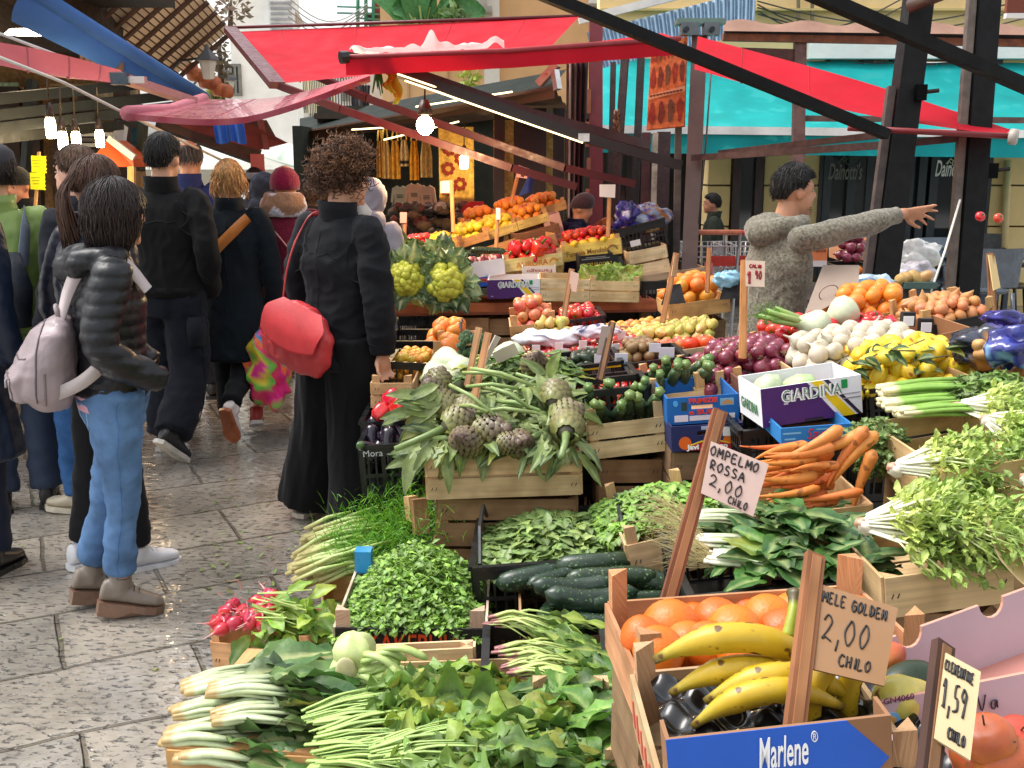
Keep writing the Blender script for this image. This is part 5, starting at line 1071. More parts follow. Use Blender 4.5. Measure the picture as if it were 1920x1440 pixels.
for k in range(6):mb.prism([(-.27+.04*k,.02),(-.25+.04*k,.02),(-.255+.04*k,.06),(-.268+.04*k,.055)],.0085,rotm(0,0,-math.pi/2),C(190,80,70))
mb.build('side_print',MAT['ink'],o,local=True)
tr=thing('fruit_tray','glossy black moulded fruit tray in the banana crate','tray',P(1300,1400,1.36));mb=MB();T0=P(1225,1372,1.46);
mb.sheet(lambda u,v:(M@Vector((.02+u*.32,-.005+v*.27,.084+.012*math.sin(u*26)*math.sin(v*20)))),60,50,C(14,13,15));mb.build('moulding',MAT['gloss'],tr,smooth=True)
bh=[(1398,1215,1.42,-6,20,1.0),(1400,1268,1.42,0,30,.85),(1438,1312,1.35,8,10,.82),(1470,1282,1.38,0,25,.85),(1545,1290,1.37,72,40,.72),(1608,1285,1.39,80,40,.72),(1490,1250,1.46,15,20,.9)]
for k,(px,py,t,rz,tl_,s)in enumerate(bh):put('banana',PM['banana'],['topmost big banana curving up to its stem in front of the oranges','banana half hidden under the topmost banana','low banana reaching left over the black tray','banana behind the low one, mostly under the price card','banana standing on end under the brown price card','right hand banana beside the avocado, under the brown price card','banana behind the wooden sign stick'][k],'banana',at(P(px,py,t),R(-90+tl_),0,0,s)if False else Matrix.Translation(P(px,py,t))@rotm(0,R(-rz),0)@rotm(R(-75),0,0)@rotm(0,0,math.pi)@Matrix.Scale(s,4),'bananas in the nearest crate')
mb=MB();mb.tube(catmull([P(1478,1195,1.42),P(1487,1150,1.43),P(1492,1112,1.45)],4),[.010,.0095,.009,.0085,.008,.008,.009,.011,.014],[C(150,160,50)]*6+[C(90,80,50)]*3,n=8);mb.build('banana_stalk',MAT['banana'],thing=('greenish banana stalk end standing up beside the sign stick','banana stalk'),smooth=True)
carton('brown cardboard box with a blue printed band and white brush lettering at the front',(1268,1384,1.2),(1690,1338,1.2),.045,.12,C(140,100,68),openb=True,prints=[([(0,1),(0,.36),(.88,.3),(.985,.56),(.8,1)],C(24,88,190))],texts=[('Marlene',.4,.60,.46,.22,C(240,240,240),dict(shear=.2,offset=.0006)),('®',.64,.82,.16,.03,C(230,230,230),{})])
sign('brown card price sign for golden apples on a pale double stick at the front',(1528,1040,1.42),(1478,1462,1.24),[(1525,1093,1.40),(1683,1142,1.36),(1657,1288,1.30),(1506,1252,1.33)],[('MELE',.13,.80,.13,.068,.010),('GOLDEN',.48,.79,.13,.066,.011),('2,00',.17,.36,.30,.16,.010),('CHILO',.42,.11,.13,.082,.011)],cardc=C(140,104,70),stickc=C(142,92,58))
sign('cream card price sign for clementines on a dark stick at the lower right corner',(1769,1208,1.24),(1738,1475,1.12),[(1772,1226,1.22),(1838,1262,1.20),(1818,1428,1.13),(1750,1386,1.15)],[('CLEMENTINE',.03,.80,.12,.08,.010),('1,59',.05,.38,.32,.19,.012),('CHILO',.34,.08,.12,.10,.012)],cardc=C(192,172,132),stickc=C(66,40,30))
sign('pale card price sign for pink grapefruit on a long leaning wooden stick',(1350,770,2.15),(1246,1150,2.0),[(1333,828,2.1),(1441,871,2.08),(1412,969,2.05),(1314,925,2.07)],[('OMPELMO',.02,.76,.17,.115,.016),('ROSSA',.06,.50,.17,.12,.016),('2,00',.1,.20,.22,.17,.014),('CHILO',.5,.04,.13,.075,.013)],cardc=C(192,168,158),stickc=C(124,74,46),sw=.03)
# ---- pink white boxes, avocado, apples at the right corner
PK=C(190,168,176)
def notch_panel(label,l,r,H,rise,notches,col=PK):
 a,b_=P(*l),P(*r);M=frame(a,b_);W=(b_-a).length;o=thing('cardboard_box',label,'box',M=M)
 def outline(z):
  pts=[(0,0),(W,0),(W,z)];
  for n_ in sorted(notches,reverse=True):
   for k in range(9):an=math.pi*k/8;pts.append((n_*W+.02*math.cos(an),z-.026*math.sin(an)))
  return pts+[(0,z)]
 mb=MB();
 poly=outline(H);n_=len(poly);vs=[Vector((x,0,z))for x,z in poly]+[Vector((x,.005,z))for x,z in poly]
 mb.add(vs,[tuple(range(n_)),tuple(range(2*n_-1,n_-1,-1))],col);mb.add(vs,[(i,i+n_,(i+1)%n_+n_,(i+1)%n_)for i in range(n_)],C(190,140,120));mb.build('rear_panel',MAT['card'],o,local=True)
 mb=MB();mb.box((-.0025,-.06,H*.35),(.005,.12,H*.7),col);mb.box((W/2,-.12,-.002),(W,.24,.005),C(176,120,110));mb.build('walls',MAT['card'],o,local=True)
 return o,M,W
notch_panel('pinkish white cardboard box with half round finger notches holding the avocado',(1685,1312,1.5),(2010,1190,1.54),.10,0,(.12,.58))
o,M,W=notch_panel('white cardboard box with a blue drop emblem holding red apples at the corner',(1650,1408,1.36),(2010,1335,1.38),.07,0,(.45,))
mb=MB();text_into(mb,'GGN4060',.012,Matrix.Translation((.0,-.001,.066)),C(110,60,90));hand_into(mb,'Va',Matrix.Translation((.135,-.001,.03)),.022,.016,.0012,C(50,40,60))
mb.prism([(.012+.022*math.cos(a)*(1.3 if a<3.14 else 1),.035+.018*math.sin(a))for a in np.linspace(0,5.9,14)],.0012,Matrix(),C(120,180,226));mb.prism([(.015+.010*math.cos(a),.042+.006*math.sin(a))for a in np.linspace(0,5.9,12)],.0024,Matrix(),C(206,160,90));mb.prism([(.100+.012*math.cos(a),.022+.014*math.sin(a))for a in np.linspace(0,5.9,12)],.0012,Matrix(),C(110,180,230));mb.build('print',MAT['ink'],o,local=True)
put('avocado',PM['avocado'],'dark green avocado in the pinkish white box','avocado',at(P(1702,1278,1.42),.2,R(80),.5,.95));put('mango',PM['mango'],'yellow brown mango half hidden behind the brown price card','mango',at(P(1660,1235,1.46),0,R(70),.3,.55));put('pear',PM['pear'],'pale yellow pear under the avocado','pear',at(P(1685,1312,1.38),0,R(80),.4,1))
for k,(px,py,s)in enumerate(((1852,1385,1),(1830,1412,1),(1880,1425,1.1),(1910,1388,.95),(1905,1445,1.1),(1838,1440,1))):put('apple',PM['apple'],'red and yellow apple in the white box at the lower right corner','apple',at(P(px,py,1.25+.03*(k%2)),U(-.5,.5),U(-.5,.5),U(-3,3),.82*s),'apples in the corner box')
# ---- greens with roots, spring onions, spinach, carrots
cr=wood_crate('wooden crate of bright green herbs with pale roots behind the leaning sign stick',(1192,1020,2.95),(1350,985,2.95),.42,.12,slats=1,post=.05);o,M,W,D,H=cr;under(cr,'bright herbs with roots','wood',.22)
mb=MB();leaf_heap(mb,M,-.05,W+.05,.08,D,H-.02,.07,900,.034,.015,[C(82,136,40),C(106,160,50),C(58,106,40)],curl=.9,ruf=.35,nu=3,nv=1,stem=.03)
tag(mb.build('herb_heap',MAT['leaf'],smooth=True),'heap of bright green leafy herbs behind the leaning sign stick','herbs',kind='stuff')
cr=plastic_crate('black plastic crate of spring onions and spinach behind the oranges',(1312,1118,2.42),(1575,1090,2.42),.42,.16);o,M,W,D,H=cr;under(cr,'spring onions','plastic',.24)
for k,(px,py,t,s)in enumerate(((1290,975,2.75,'spring onion bunch furthest back with long pale roots'),(1310,1015,2.66,'spring onion bunch in the middle, white stalks to the right'),(1330,1050,2.56,'spring onion bunch in front along the black crate edge'))):
 p=P(px,py,t);bunch('spring_onions',s,'spring onions',p,(1,-.15-.1*k,-.05),13,.34,.03,.03,C(186,194,158),[C(60,104,52),C(84,126,60)],'spring onion bunches',spread=.14,flat=.5,stemf=.6,lift=.05,sr=.0085,basec=C(230,226,206),ruf=.1)
 mb=MB()
 for j in range(60):a=p+Vector((U(-.01,.01),U(-.03,.03),U(-.01,.03)));e=a+Vector((U(-.16,-.05),U(-.05,.06),U(-.03,.07)));mb.tube(catmull([a,a.lerp(e,.5)+Vector((0,U(-.02,.02),U(-.01,.02))),e],2),[.0011,.001,.0008,.0007,.0004],C(206,190,140),n=3)
 mb.build('roots',MAT['stalk'],thing=('pale stringy roots of the '+s.split(',')[0].split(' with')[0],'roots'))
mb=MB();leaf_heap(mb,M,.14,W+.12,.02,D+.02,H-.0,.1,150,.12,.036,[C(40,84,46),C(54,102,50),C(32,68,40)],curl=.6,ruf=.2,nu=7,nv=2)
tag(mb.build('spinach_heap',MAT['leaf'],smooth=True),'heap of dark spinach leaves between the spring onions and the frisee','spinach',kind='stuff')
cr=wood_crate('wooden crate packed with orange carrots',(1428,968,2.72),(1640,945,2.72),.34,.1,slats=1,post=.0,col=C(200,164,120));o,M,W,D,H=cr;under(cr,'carrots','wood',.22)
for r_ in range(6):
 for k in range(6):
  p=Vector((.06+U(0,.13),.02+k*.052+U(-.01,.01),H+.005+r_*.022));
  if r_>2 and(k<1 or k>4):continue
  put('carrot',PM[random.choice(['carrot','carrot','carrot_slim'])],'orange carrot in the packed carrot crate','carrot',M@at(p,U(-3,3),U(-.12,.18),R(8)+U(-.25,.3),U(.7,.98)),'carrots in the wooden crate')
for k,(px,py,rz)in enumerate(((1585,855,60),(1598,860,52),(1520,835,28),(1560,835,20),(1500,850,10),(1615,905,75))):put('carrot',PM['carrot'],'orange carrot in the packed carrot crate','carrot',Matrix.Translation(P(px,py,2.78))@rotm(0,-R(rz),0)@rotm(U(-3,3),0,0)@Matrix.Scale(.95,4),'carrots in the wooden crate')
o=thing('curly_parsley','dark green curly parsley bunch right of the carrots','parsley',P(1640,880,2.85));mb=MB();c0=P(1640,838,2.9)
for k in range(1500):
 d=Vector((U(-1,1),U(-1,1),U(-1,1)));
 if d.length>1:continue
 q=c0+Vector((d.x*.088,d.y*.1,d.z*.082));leaf(mb,q,(U(-1,1),U(-1,.5),U(-.6,1)),(0,-.3,1),U(.014,.026),.009,G1,jit(random.choice([C(50,88,40),C(36,70,34),C(70,112,46)]),.25),nu=2,nv=1,ruf=.5)
mb.build('leaves',MAT['leaf'],o);mb=MB()
for k in range(12):mb.tube([c0+Vector((-.05,0,-.06)),c0+Vector((U(-.05,.05),U(-.05,.05),U(-.02,.04)))],.003,C(90,130,60),n=4)
mb.build('stalks',MAT['stalk'],o)
# ---- frisée heads
def frisee(label,p,d,s=1.0,n=300):
 p=Vector(p);d,sd_,u_=basis(Vector(d));o=thing('frisee',label,'frisee lettuce',p,'frisee lettuce heads');mb=MB();ms=MB()
 for k in range(n):
  a=U(-1,1);b_=U(-.35,1);dd=(d*(.75+U(0,.4))+sd_*a*.95+u_*b_*.55).normalized();L=s*U(.16,.27);e=p+dd*L
  e.z-=.12*L*(a*a+.3)
  if k%2==0:ms.tube([p+sd_*a*.02*s+u_*b_*.02,p.lerp(e,.5)+u_*.02*s,e],[.0042*s,.0032*s,.0016*s],[C(232,230,212),C(222,224,180),C(170,196,100)],n=4)
  for j in range(8):
   f_=U(.45,1.05);q=p.lerp(e,f_)+u_*.02*s*math.sin(f_*3)+Vector((U(-.014,.014),U(-.014,.014),U(-.008,.014)));lt=C(190,208,128);c=mixc(lt,random.choice([C(92,138,50),C(70,118,44),C(122,164,66)]),min(1,max(0,f_*1.6-.6)))
   leaf(mb,q,dd+Vector((U(-1,1),U(-1,1),U(-.6,.8)))*.8,u_,s*U(.02,.042),s*.009,mixc(c,lt,.4),jit(c,.15),curl=U(-1,2),ruf=.5,nu=3,nv=1,lobes=0)
 ms.ball(p,(.022*s,.024*s,.02*s),C(226,214,196),wob=.4);ms.ball(p-d*.012*s+u_*.004,(.015*s,.018*s,.014*s),C(196,150,124),wob=.4)
 ms.build('ribs',MAT['stalk'],o,smooth=True);mb.build('curly_leaves',MAT['leaf'],o);return o
cr=wood_crate('wooden crate holding the two big frisee heads in front',(1668,1082,2.3),(1905,1050,2.3),.36,.1,slats=1,post=.0,col=C(206,176,130));under(cr,'big frisee heads','wood',.2)
frisee('big pale frisee head in front with leaves hanging over the crate edge',P(1625,985,2.42),(1,-.2,-.05),1.0,200)
frisee('frisee head with a pinkish cut stem facing the carrots',P(1682,880,2.62),(1,-.15,-.1),.95,180)
frisee('dark frisee clump at the right of the front crate',P(1740,990,2.36),(.9,-.35,-.1),.85,140)
cr=wood_crate('wooden crate of celery and frisee on the upper right tier',(1793,882,2.5),(1985,850,2.5),.48,.14,slats=2,post=.0,col=C(210,182,130));o,M,W,D,H=cr;under(cr,'celery and upper frisee','wood',.22)
frisee('upper frisee head with white ribs behind the celery ends',P(1800,765,2.85),(1,-.45,-.15),.85,140)
frisee('upper frisee head with a wide white heart at the right',P(1855,790,2.7),(.6,-.7,-.2),.85,140)
frisee('frisee head cut off by the right edge of the photo',P(1915,830,2.6),(.5,-.8,-.2),.85,120)
frisee('frisee head at the far right above the paper wrap',P(1925,900,2.45),(.3,-.8,-.2),.7,100)
pw_=thing('paper_wrap','cream paper wrapped around a pale lettuce at the right edge','paper',P(1910,1090,2.15));mb=MB();a=P(1885,1042,2.15);mb.sheet(lambda u,v:a+Vector((.12*u,.1*v,-.06*math.sin(u*2.2)+.07*v*v-.02)),12,8,C(214,186,140));mb.build('sheet',MAT['card'],pw_,smooth=True)
lt=thing('lettuce','pale lettuce in the cream paper wrap','lettuce',P(1912,1050,2.2));mb=MB();leaf_heap(mb,Matrix.Translation(P(1905,1060,2.2)),0,.12,-.02,.08,0,.04,30,.06,.03,[C(180,200,120),C(206,214,160)],ruf=.3);mb.build('leaves',MAT['leaf'],lt,smooth=True)
# ---- celery
for k,(px,py,t,s)in enumerate(((1652,740,3.02,'green celery bunch furthest back beside the lemons'),(1655,765,2.96,'green celery bunch in the middle with a ragged root end'),(1685,780,2.86,'green celery bunch in front with a pale round cut end'))):
 bunch('celery',s,'celery',P(px,py,t),(1,-.02,.02),15,.36,.03,.03,C(128,166,70),[C(60,104,40),C(44,84,38)],'celery bunches',spread=.12,flat=.6,stemf=.72,lift=.03,sr=.0105,basec=C(214,204,160),lobes=3,ruf=.35)
mb=MB();a=P(1800,730,2.9);leaf_heap(mb,Matrix.Translation(a),0,.28,-.02,.18,-.03,.06,500,.04,.018,[C(50,92,40),C(36,72,38),C(72,116,46)],curl=.9,ruf=.4,nu=4,nv=1,lobes=2)
tag(mb.build('celery_greens',MAT['leaf'],smooth=True),'dark green celery tops piled at the right below the potato bags','celery tops',kind='stuff')
# ---- lemons, white onions, tomatoes, fennel bulbs
cr=plastic_crate('black plastic crate of leafy lemons',(1636,730,3.28),(1872,700,3.28),.36,.12);o,M,W,D,H=cr;under(cr,'lemons','plastic',.24)
scatter('lemon','lemon','yellow lemon in the black plastic crate','lemon','lemons in the black crate',M,-.06,W,.0,D,H-.05,layers=3,heap=.03,sc=.86,dens=1.05)
mb=MB();ms=MB()
for k in range(16):
 p=P(U(1590,1800),U(650,705),U(3.25,3.4));ms.tube([p,p+Vector((U(.03,.1),0,U(-.02,.03)))],.0025,C(84,80,50),n=4)
 for j in range(2):leaf(mb,p,(U(-1,1),-.6,U(-.3,.5)),(0,-.5,1),U(.05,.075),.02,C(40,70,34),C(34,64,32),curl=.5,ruf=.1)
o=thing('lemon_twigs','leafy twigs lying among the lemons','twigs',P(1690,690,3.1));mb.build('leaves',MAT['leaf'],o,smooth=True);ms.build('twig',MAT['wood'],o)
cr=wood_crate('wooden crate of white onions behind the lemons',(1518,706,3.45),(1772,668,3.45),.36,.1,slats=1,post=.03);o,M,W,D,H=cr;under(cr,'white onions','wood',.22)
scatter('white_onion','white_onion','papery white onion in the crate behind the lemons','onion','white onions',M,0,W,.0,D,H-.03,layers=2,heap=.035,sc=.84,dens=1.05)
cr=wood_crate('wooden crate of tomatoes under the fennel bulbs',(1450,660,3.95),(1600,638,3.95),.3,.1,slats=1,post=.03,col=C(190,150,100));o,M,W,D,H=cr;under(cr,'tomatoes by the fennel bulbs','plastic',.24)
scatter('tomato','tomato','red tomato in the crate below the fennel bulbs','tomato','tomatoes below the fennel bulbs',M,0,W,0,D,H-.03,layers=2,sc=1)
for px,py,t,rx,s in((1530,612,3.95,1,'fennel bulb in front of the vendor, stalks pointing left'),(1583,585,4.0,1,'fennel bulb behind, its stalks crossing towards the other bulb')):
 T=at(P(px,py,t),0,R(-75 if px<1550 else-120),0,1.15);o=thing('fennel_bulb',s,'fennel',M=T,group='fennel bulbs before the vendor');q=bpy.data.objects.new('bulb',PM['white_bulb']);COL.objects.link(q);q.parent=o
 mb=MB()
 for k in range(5):a=2*math.pi*k/5;mb.tube([(.01*math.cos(a),.01*math.sin(a),.06),(.022*math.cos(a),.022*math.sin(a),.15+.02*(k%3))],[.012,.009],[C(190,206,130),C(110,150,60)],n=7)
 mb.build('stalks',MAT['stalk'],o,smooth=True,local=True);mb=MB()
 for k in range(80):b_=Vector((U(-.03,.03),U(-.03,.03),U(.12,.2)));mb.add([b_,b_+Vector((.003,0,0)),b_+Vector((U(-.04,.04),U(-.04,.04),U(-.03,.06)))],[(0,1,2)],C(80,130,40))
 mb.build('fronds',MAT['leaf'],o,local=True)
cr=plastic_crate('shallow black tray of red peppers left of the white paper labels',(1600,634,3.85),(1700,618,3.85),.26,.06);o,M,W,D,H=cr
scatter('red_pepper','red_pepper','shiny red pepper in the shallow black tray','pepper','red peppers in the black tray',M,0,W,0,D,.01,layers=2,sc=.6);under(cr,'red pepper tray','wood',.24)
carton('brown cardboard sided box behind the lemons under the shallots',(1712,640,3.62),(1838,612,3.62),.3,.14,C(160,112,74))
cr=wood_crate('wooden crate of oranges behind the fennel bulbs with tall posts',(1594,600,4.25),(1728,574,4.25),.34,.07,slats=1,post=.07,col=C(206,160,100));o,M,W,D,H=cr;under(cr,'oranges behind the fennel','wood',.25)
scatter('small_orange','orange','orange in the crate behind the fennel bulbs','orange','oranges behind the fennel bulbs',M,0,W,0,D,H-.04,layers=2,heap=.02)
cr=wood_crate('black sided crate of shallots with tall pale posts by the string',(1738,612,3.9),(1872,584,3.9),.32,.06,slats=1,post=.06,col=C(206,166,110),fcol=C(26,24,24));o,M,W,D,H=cr;under(cr,'shallots','wood',.26)
scatter('shallot','shallot','golden brown shallot in the black sided crate','shallot','shallots in the black sided crate',M,0,W,0,D,H-.02,layers=2,sc=1.2,heap=.02)
for k,(px,py)in enumerate(((1702,598),(1735,610))):mb=MB();mb.box(P(px,py,3.72),(.045,.03,.05),C(28,26,28));mb.box(P(px,py+1,3.70)+Vector((0,-.01,-.004)),(.036,.004,.034),C(226,224,228));mb.build('tray_label',MAT['card'],thing=(['white paper label on the black tray corner by the oranges','white paper label on the black tray corner nearer the shallots'][k],'label'))
cr=wood_crate('wooden crate carrying the blue potato bags at the right edge',(1868,720,3.05),(1985,695,3.05),.3,.06,slats=1,post=.02,col=C(190,150,100));under(cr,'potato bags','wood',.24)
def bag(name,label,cat,px,py,t,r,cols,seed=0,mat='film',sz=(1,.8,.7),fn=None,group=None):
 c=P(px,py,t);mb=MB();mb.ball(c,(r*sz[0],r*sz[1],r*sz[2]),cols[0],n=28,m=18,wob=.45,seed=seed);mb.c=[(fn(v,c,r)if fn else cols[int(abs(noise.noise(Vector(v)*14+Vector((seed,0,0))))*5)%len(cols)])for v in mb.v]
 mb.v=[tuple(Vector(v)+Vector((noise.noise(Vector(v)*30),noise.noise(Vector(v)*30+Vector((9,0,0))),noise.noise(Vector(v)*30+Vector((0,9,0)))))*r*.18)for v in mb.v]
 return mb.build(name,MAT[mat],thing=(label,cat,group),smooth=True)
BV=[C(44,36,130),C(30,30,90),C(60,50,150),C(190,190,210)]
bag('potato_bag','blue violet potato bag with a clear window in front of the shallots','bag',1845,648,3.25,.095,BV,3,fn=lambda v,c,r:C(176,124,56)if(Vector(v)-c-Vector((.02,-.03,-.02))).length<r*.75 else(C(52,40,120)if v[0]>c.x else C(40,44,60)))
bag('potato_bag','dark blue potato bag with white lettering at the right edge','bag',1905,655,3.05,.085,[C(34,34,110),C(50,60,140),C(120,160,200)],5)
bag('potato_bag','blue violet potato bag lying highest behind the other bags','bag',1880,598,3.45,.06,BV,8,sz=(1.3,.8,.45))
for k in range(7):put('potato',PM['potato'],'yellow potato showing through the bag window','potato',at(P(1835+U(0,40),640+U(0,30),3.16+U(0,.03)),U(-3,3),U(-3,3),0,.8),'potatoes in the bag window')
# ---- red onions in a brown carton, printed boxes
o,M,W,D,H=carton('brown cardboard box of red onions behind the purple box',(1400,716,3.55),(1565,692,3.55),.36,.12,C(120,74,58))
Mo=frame(P(1312,728,3.75),P(1520,700,3.75));scatter('red_onion','red_onion','glossy red onion heaped behind the purple printed box','onion','red onions',Mo,0,.42,-.05,.36,-.04,layers=3,heap=.03,sc=.86,dens=1.05)
wood_crate('wooden crate with pale posts holding the red onions',(1312,728,3.72),(1400,716,3.72),.36,.1,slats=1,post=.055,col=C(214,180,120))
PUR=C(70,26,100)
def giardina(label,l,r,D,H):
 o,M,W,D,H=carton(label,l,r,D,H,C(226,226,230),prints=[([(0,0),(0,1),(.46,1),(.76,0)],PUR),([(.50,1),(.60,1),(.93,0),(.81,0)],C(236,200,10)),([(.625,1),(.67,1),(.995,0),(.955,0)],C(34,26,56)),([(.80,.72),(.86,.72),(.86,.94),(.80,.94)],C(20,140,70)),(rect(.8,.985,.44,.445+.02),C(150,150,160)),(rect(.8,.985,.56,.575),C(150,150,160)),([(.06,.12),(.1,.12),(.1,.15),(.06,.15)],C(210,200,220)),(rect(.22,.26,.52,.55),C(210,200,220)),(rect(.42,.6,.0,.07),C(26,20,30))],texts=[('GiARDINA',.195,.60,.40,.60,C(240,240,240),dict(offset=.0028)),('GiARDINA',.2,.605,.40,.59,C(30,130,80),dict(offset=.0002))])
 return o,M,W,D,H
cr=giardina('purple, white and yellow printed cardboard box of cabbages in the middle',(1434,729,3.15),(1622,701,3.18),.2,.122);o,M,W,D,H=cr
mb=MB();text_into(mb,'GiARDINA',.05,rotm(0,0,-math.pi/2)@Matrix.Translation((-.18,-.002,.03)),C(60,120,70),width=.15);mb.build('side_lettering',MAT['ink'],o,local=True)
cb=thing('cabbage','pale white cabbage in the purple printed box','cabbage',M@Vector((.08,.12,H-.02)));mb=MB();mb.ball(M@Vector((.06,.09,H-.03)),(.05,.06,.05),C(186,198,158),n=18,m=12,wob=.2);mb.ball(M@Vector((.17,.11,H-.05)),(.06,.06,.05),C(176,194,140),n=18,m=12,wob=.2);mb.build('head',MAT['papery'],cb,smooth=True)
BLU=C(14,96,170)
carton('narrow blue printed box with red script below the purple box',(1466,803,3.05),(1600,793,3.05),.3,.05,C(34,120,190),texts=[('Sayra',.35,.25,.9,.35,C(200,40,60),dict(shear=.3))],prints=[(rect(.03,.28,.6,.7),C(120,180,220)),(rect(.5,.75,.75,.82),C(120,180,220)),(rect(.05,.2,.25,.35),C(120,180,220))])
bx=plastic_crate('black plastic crate standing below the purple box and beside the orange print box',(1400,808,3.25),(1470,800,3.25),.3,.12);under(bx,'purple printed box','plastic',.25)
under(cr,'purple printed box right side','plastic',.26,inset=.06)
cb1=carton('bright blue printed cardboard box with a hand slot and red lettering',(1253,747,3.45),(1388,738,3.45),.3,.092,BLU,slot=(.34,.64,.54,.70),prints=[(rect(.20,.28,.50,.82),C(40,60,60)),(rect(.74,.93,.62,.88),C(120,170,200)),([(.75,.66),(.78,.76),(.84,.84),(.91,.76),(.92,.66)],C(190,140,90)),(rect(.10,.29,.10,.34),C(226,214,220)),(rect(.31,.60,.12,.30),C(226,214,220)),(rect(.76,.84,.12,.30),C(226,224,226)),(rect(.86,.94,.14,.31),C(226,224,226)),([(.12+.035*math.cos(a),.78+.11*math.sin(a))for a in np.linspace(0,5.9,10)],C(70,160,220))],texts=[('PRIMIZIE',.3,.78,.24,.40,C(220,60,40),dict(offset=.0008)),('e SUNI',.30,.36,.24,.42,C(220,60,40),dict(offset=.0008))])
cb2=carton('navy blue cardboard box printed with oranges and a red ribbon',(1261,800,3.4),(1395,792,3.4),.3,.086,C(24,30,84),slot=(.36,.6,.60,.76),prints=[([(.19+.09*math.cos(a),.32+.26*math.sin(a))for a in np.linspace(0,5.9,12)],C(220,96,24)),([(.82+.1*math.cos(a),.34+.27*math.sin(a))for a in np.linspace(0,5.9,12)],C(214,110,24)),([(.2,.02),(.86,.02),(.82,.22),(.66,.34),(.42,.34),(.26,.2)],C(180,26,40)),(rect(.72,.95,.52,.88),C(226,224,224)),(rect(.42,.52,.82,.95),C(160,170,200)),([(.26,.2),(.42,.34),(.66,.34),(.82,.22),(.82,.26),(.66,.39),(.42,.39),(.26,.25)],C(226,190,40))],texts=[('Javi Alfonso',.22,.08,.26,.58,C(240,240,240),dict(offset=.001))])
under(cb2,'navy orange print box','wood',.24)
cr=wood_crate('pale wooden crate of small striped zucchini in the middle',(1110,797,3.55),(1252,780,3.55),.36,.125,slats=2,post=.055,col=C(224,200,150));o,M,W,D,H=cr;under(cr,'striped zucchini','wood',.23)
for j in range(6):
 for k in range(2):put('zucchini',PM['zucchini'],'dark green striped zucchini in the pale wooden crate','zucchini',M@at((.035+j*.038+U(-.008,.008),.08+k*.13,H+.0+.018*k+U(0,.02)),U(-3,3),R(-38)+U(-.12,.12),R(-90)+U(-.5,.5),U(1.15,1.4)),'zucchini in the pale crate')
cr=wood_crate('wooden crate of zucchini behind the bright blue box',(1228,742,3.72),(1366,726,3.72),.3,.1,slats=1,post=.06,col=C(222,194,140));o,M,W,D,H=cr
for j in range(5):
 for k in range(2):put('zucchini',PM['zucchini'],'dark green striped zucchini behind the bright blue box','zucchini',M@at((.035+j*.045,.06+k*.1,H-.005+.02*math.sin(j*.6)+U(0,.015)),U(-3,3),R(-42)+U(-.2,.2),R(-90)+U(-.5,.5),U(1.2,1.5)),'zucchini behind the blue box')
under(cr,'zucchini behind the blue box','plastic',.26)
for k,(l,r,D_,H_,tc_,s,fr,nm,u_)in enumerate((((1050,690,4.02),(1168,677,4.02),.3,.09,C(236,200,10),'black plastic crate with a yellow rim in front of the avocados',None,None,1),((1168,684,4.05),(1290,668,4.05),.3,.09,None,'black plastic crate behind, right of the yellow rimmed one',None,None,1),((1062,716,3.85),(1196,702,3.85),.26,.09,None,'black plastic crate in front of the yellow rimmed one','cherry_tomato','cherry tomato',1),((1190,702,3.88),(1325,688,3.88),.26,.09,None,'black plastic crate behind the second zucchini crate','tomato','tomato',1),((1082,736,3.68),(1220,722,3.68),.26,.1,None,'black plastic crate of vine tomatoes behind the pale zucchini crate','cherry_tomato','cherry tomato',1))):
 cr=plastic_crate(s,l,r,D_,H_,topcol=tc_);o,M,W,D,H=cr;under(cr,['yellow rimmed crate','crate right of the yellow rimmed one','crate before the yellow rimmed one','crate behind the second zucchini','vine tomatoes'][k],'plastic',.28)
 if fr:scatter(fr,nm.replace(' ','_'),f'red {nm} in the {s}','tomato',f'{nm}es in the {s}'[:60],M,0,W,0,D,.012,layers=1,sc=1 if fr=='tomato' else 1.3)
cr=wood_crate('wide wooden crate of strawberry punnets in the middle distance',(1012,682,4.3),(1240,660,4.35),.62,.09,slats=1,post=.02,col=C(214,160,120));o,M,W,D,H=cr;under(cr,'strawberries','wood',.26)
scatter('strawberry','strawberry','small red strawberry in the wide punnet crate','strawberry','strawberries in the wide crate',M,0,W,0,D,H-.03,layers=1,sc=1.5,dens=.98,skip=.12)
mb=MB();mb.box((W/2,D/2,H-.034),(W-.01,D-.01,.01),(.3,.03,.03));mb.build('strawberry_fill',MAT['gloss'],o,local=True)
k=0
for j in range(4):
 for i in range(5):
  p=M@Vector((W*(i+.2+U(-.1,.1))/5,D*(j+.3)/4.2,H+.022));mb=MB();mb.box(p,(.035,.004,.045),C(222,214,210),rot=(0,0,U(-.3,.3)));tag(mb.build('punnet_label',MAT['card']),'small white punnet card standing among the strawberries','label','punnet cards among the strawberries')
Mk=frame(P(1170,690,4.12),P(1240,680,4.12));scatter('kiwi','kiwi','brown kiwi beside the white label behind the black crates','kiwi','kiwis',Mk,0,.16,0,.2,.01,layers=2,sc=1)
Mk=frame(P(1066,700,4.12),P(1122,694,4.12));scatter('avocado','avocado','green avocado behind the yellow rimmed crate','avocado','avocados behind the yellow rimmed crate',Mk,0,.15,0,.15,.0,layers=2,sc=.65)
for k,(px,py,w_,h_,s)in enumerate(((1048,682,.06,.055,'white label with blue print left of the avocados'),(1125,678,.045,.06,'white label between avocados and kiwis'),(1165,672,.05,.04,'white label left of the kiwis'),(1250,662,.06,.045,'large white label right of the kiwis'),(1228,652,.045,.035,'white label below the persimmons'))):mb=MB();mb.box(P(px,py,4.08),(w_,.004,h_),C(214,214,222));mb.build('tray_label',MAT['card'],thing=(s,'label'))
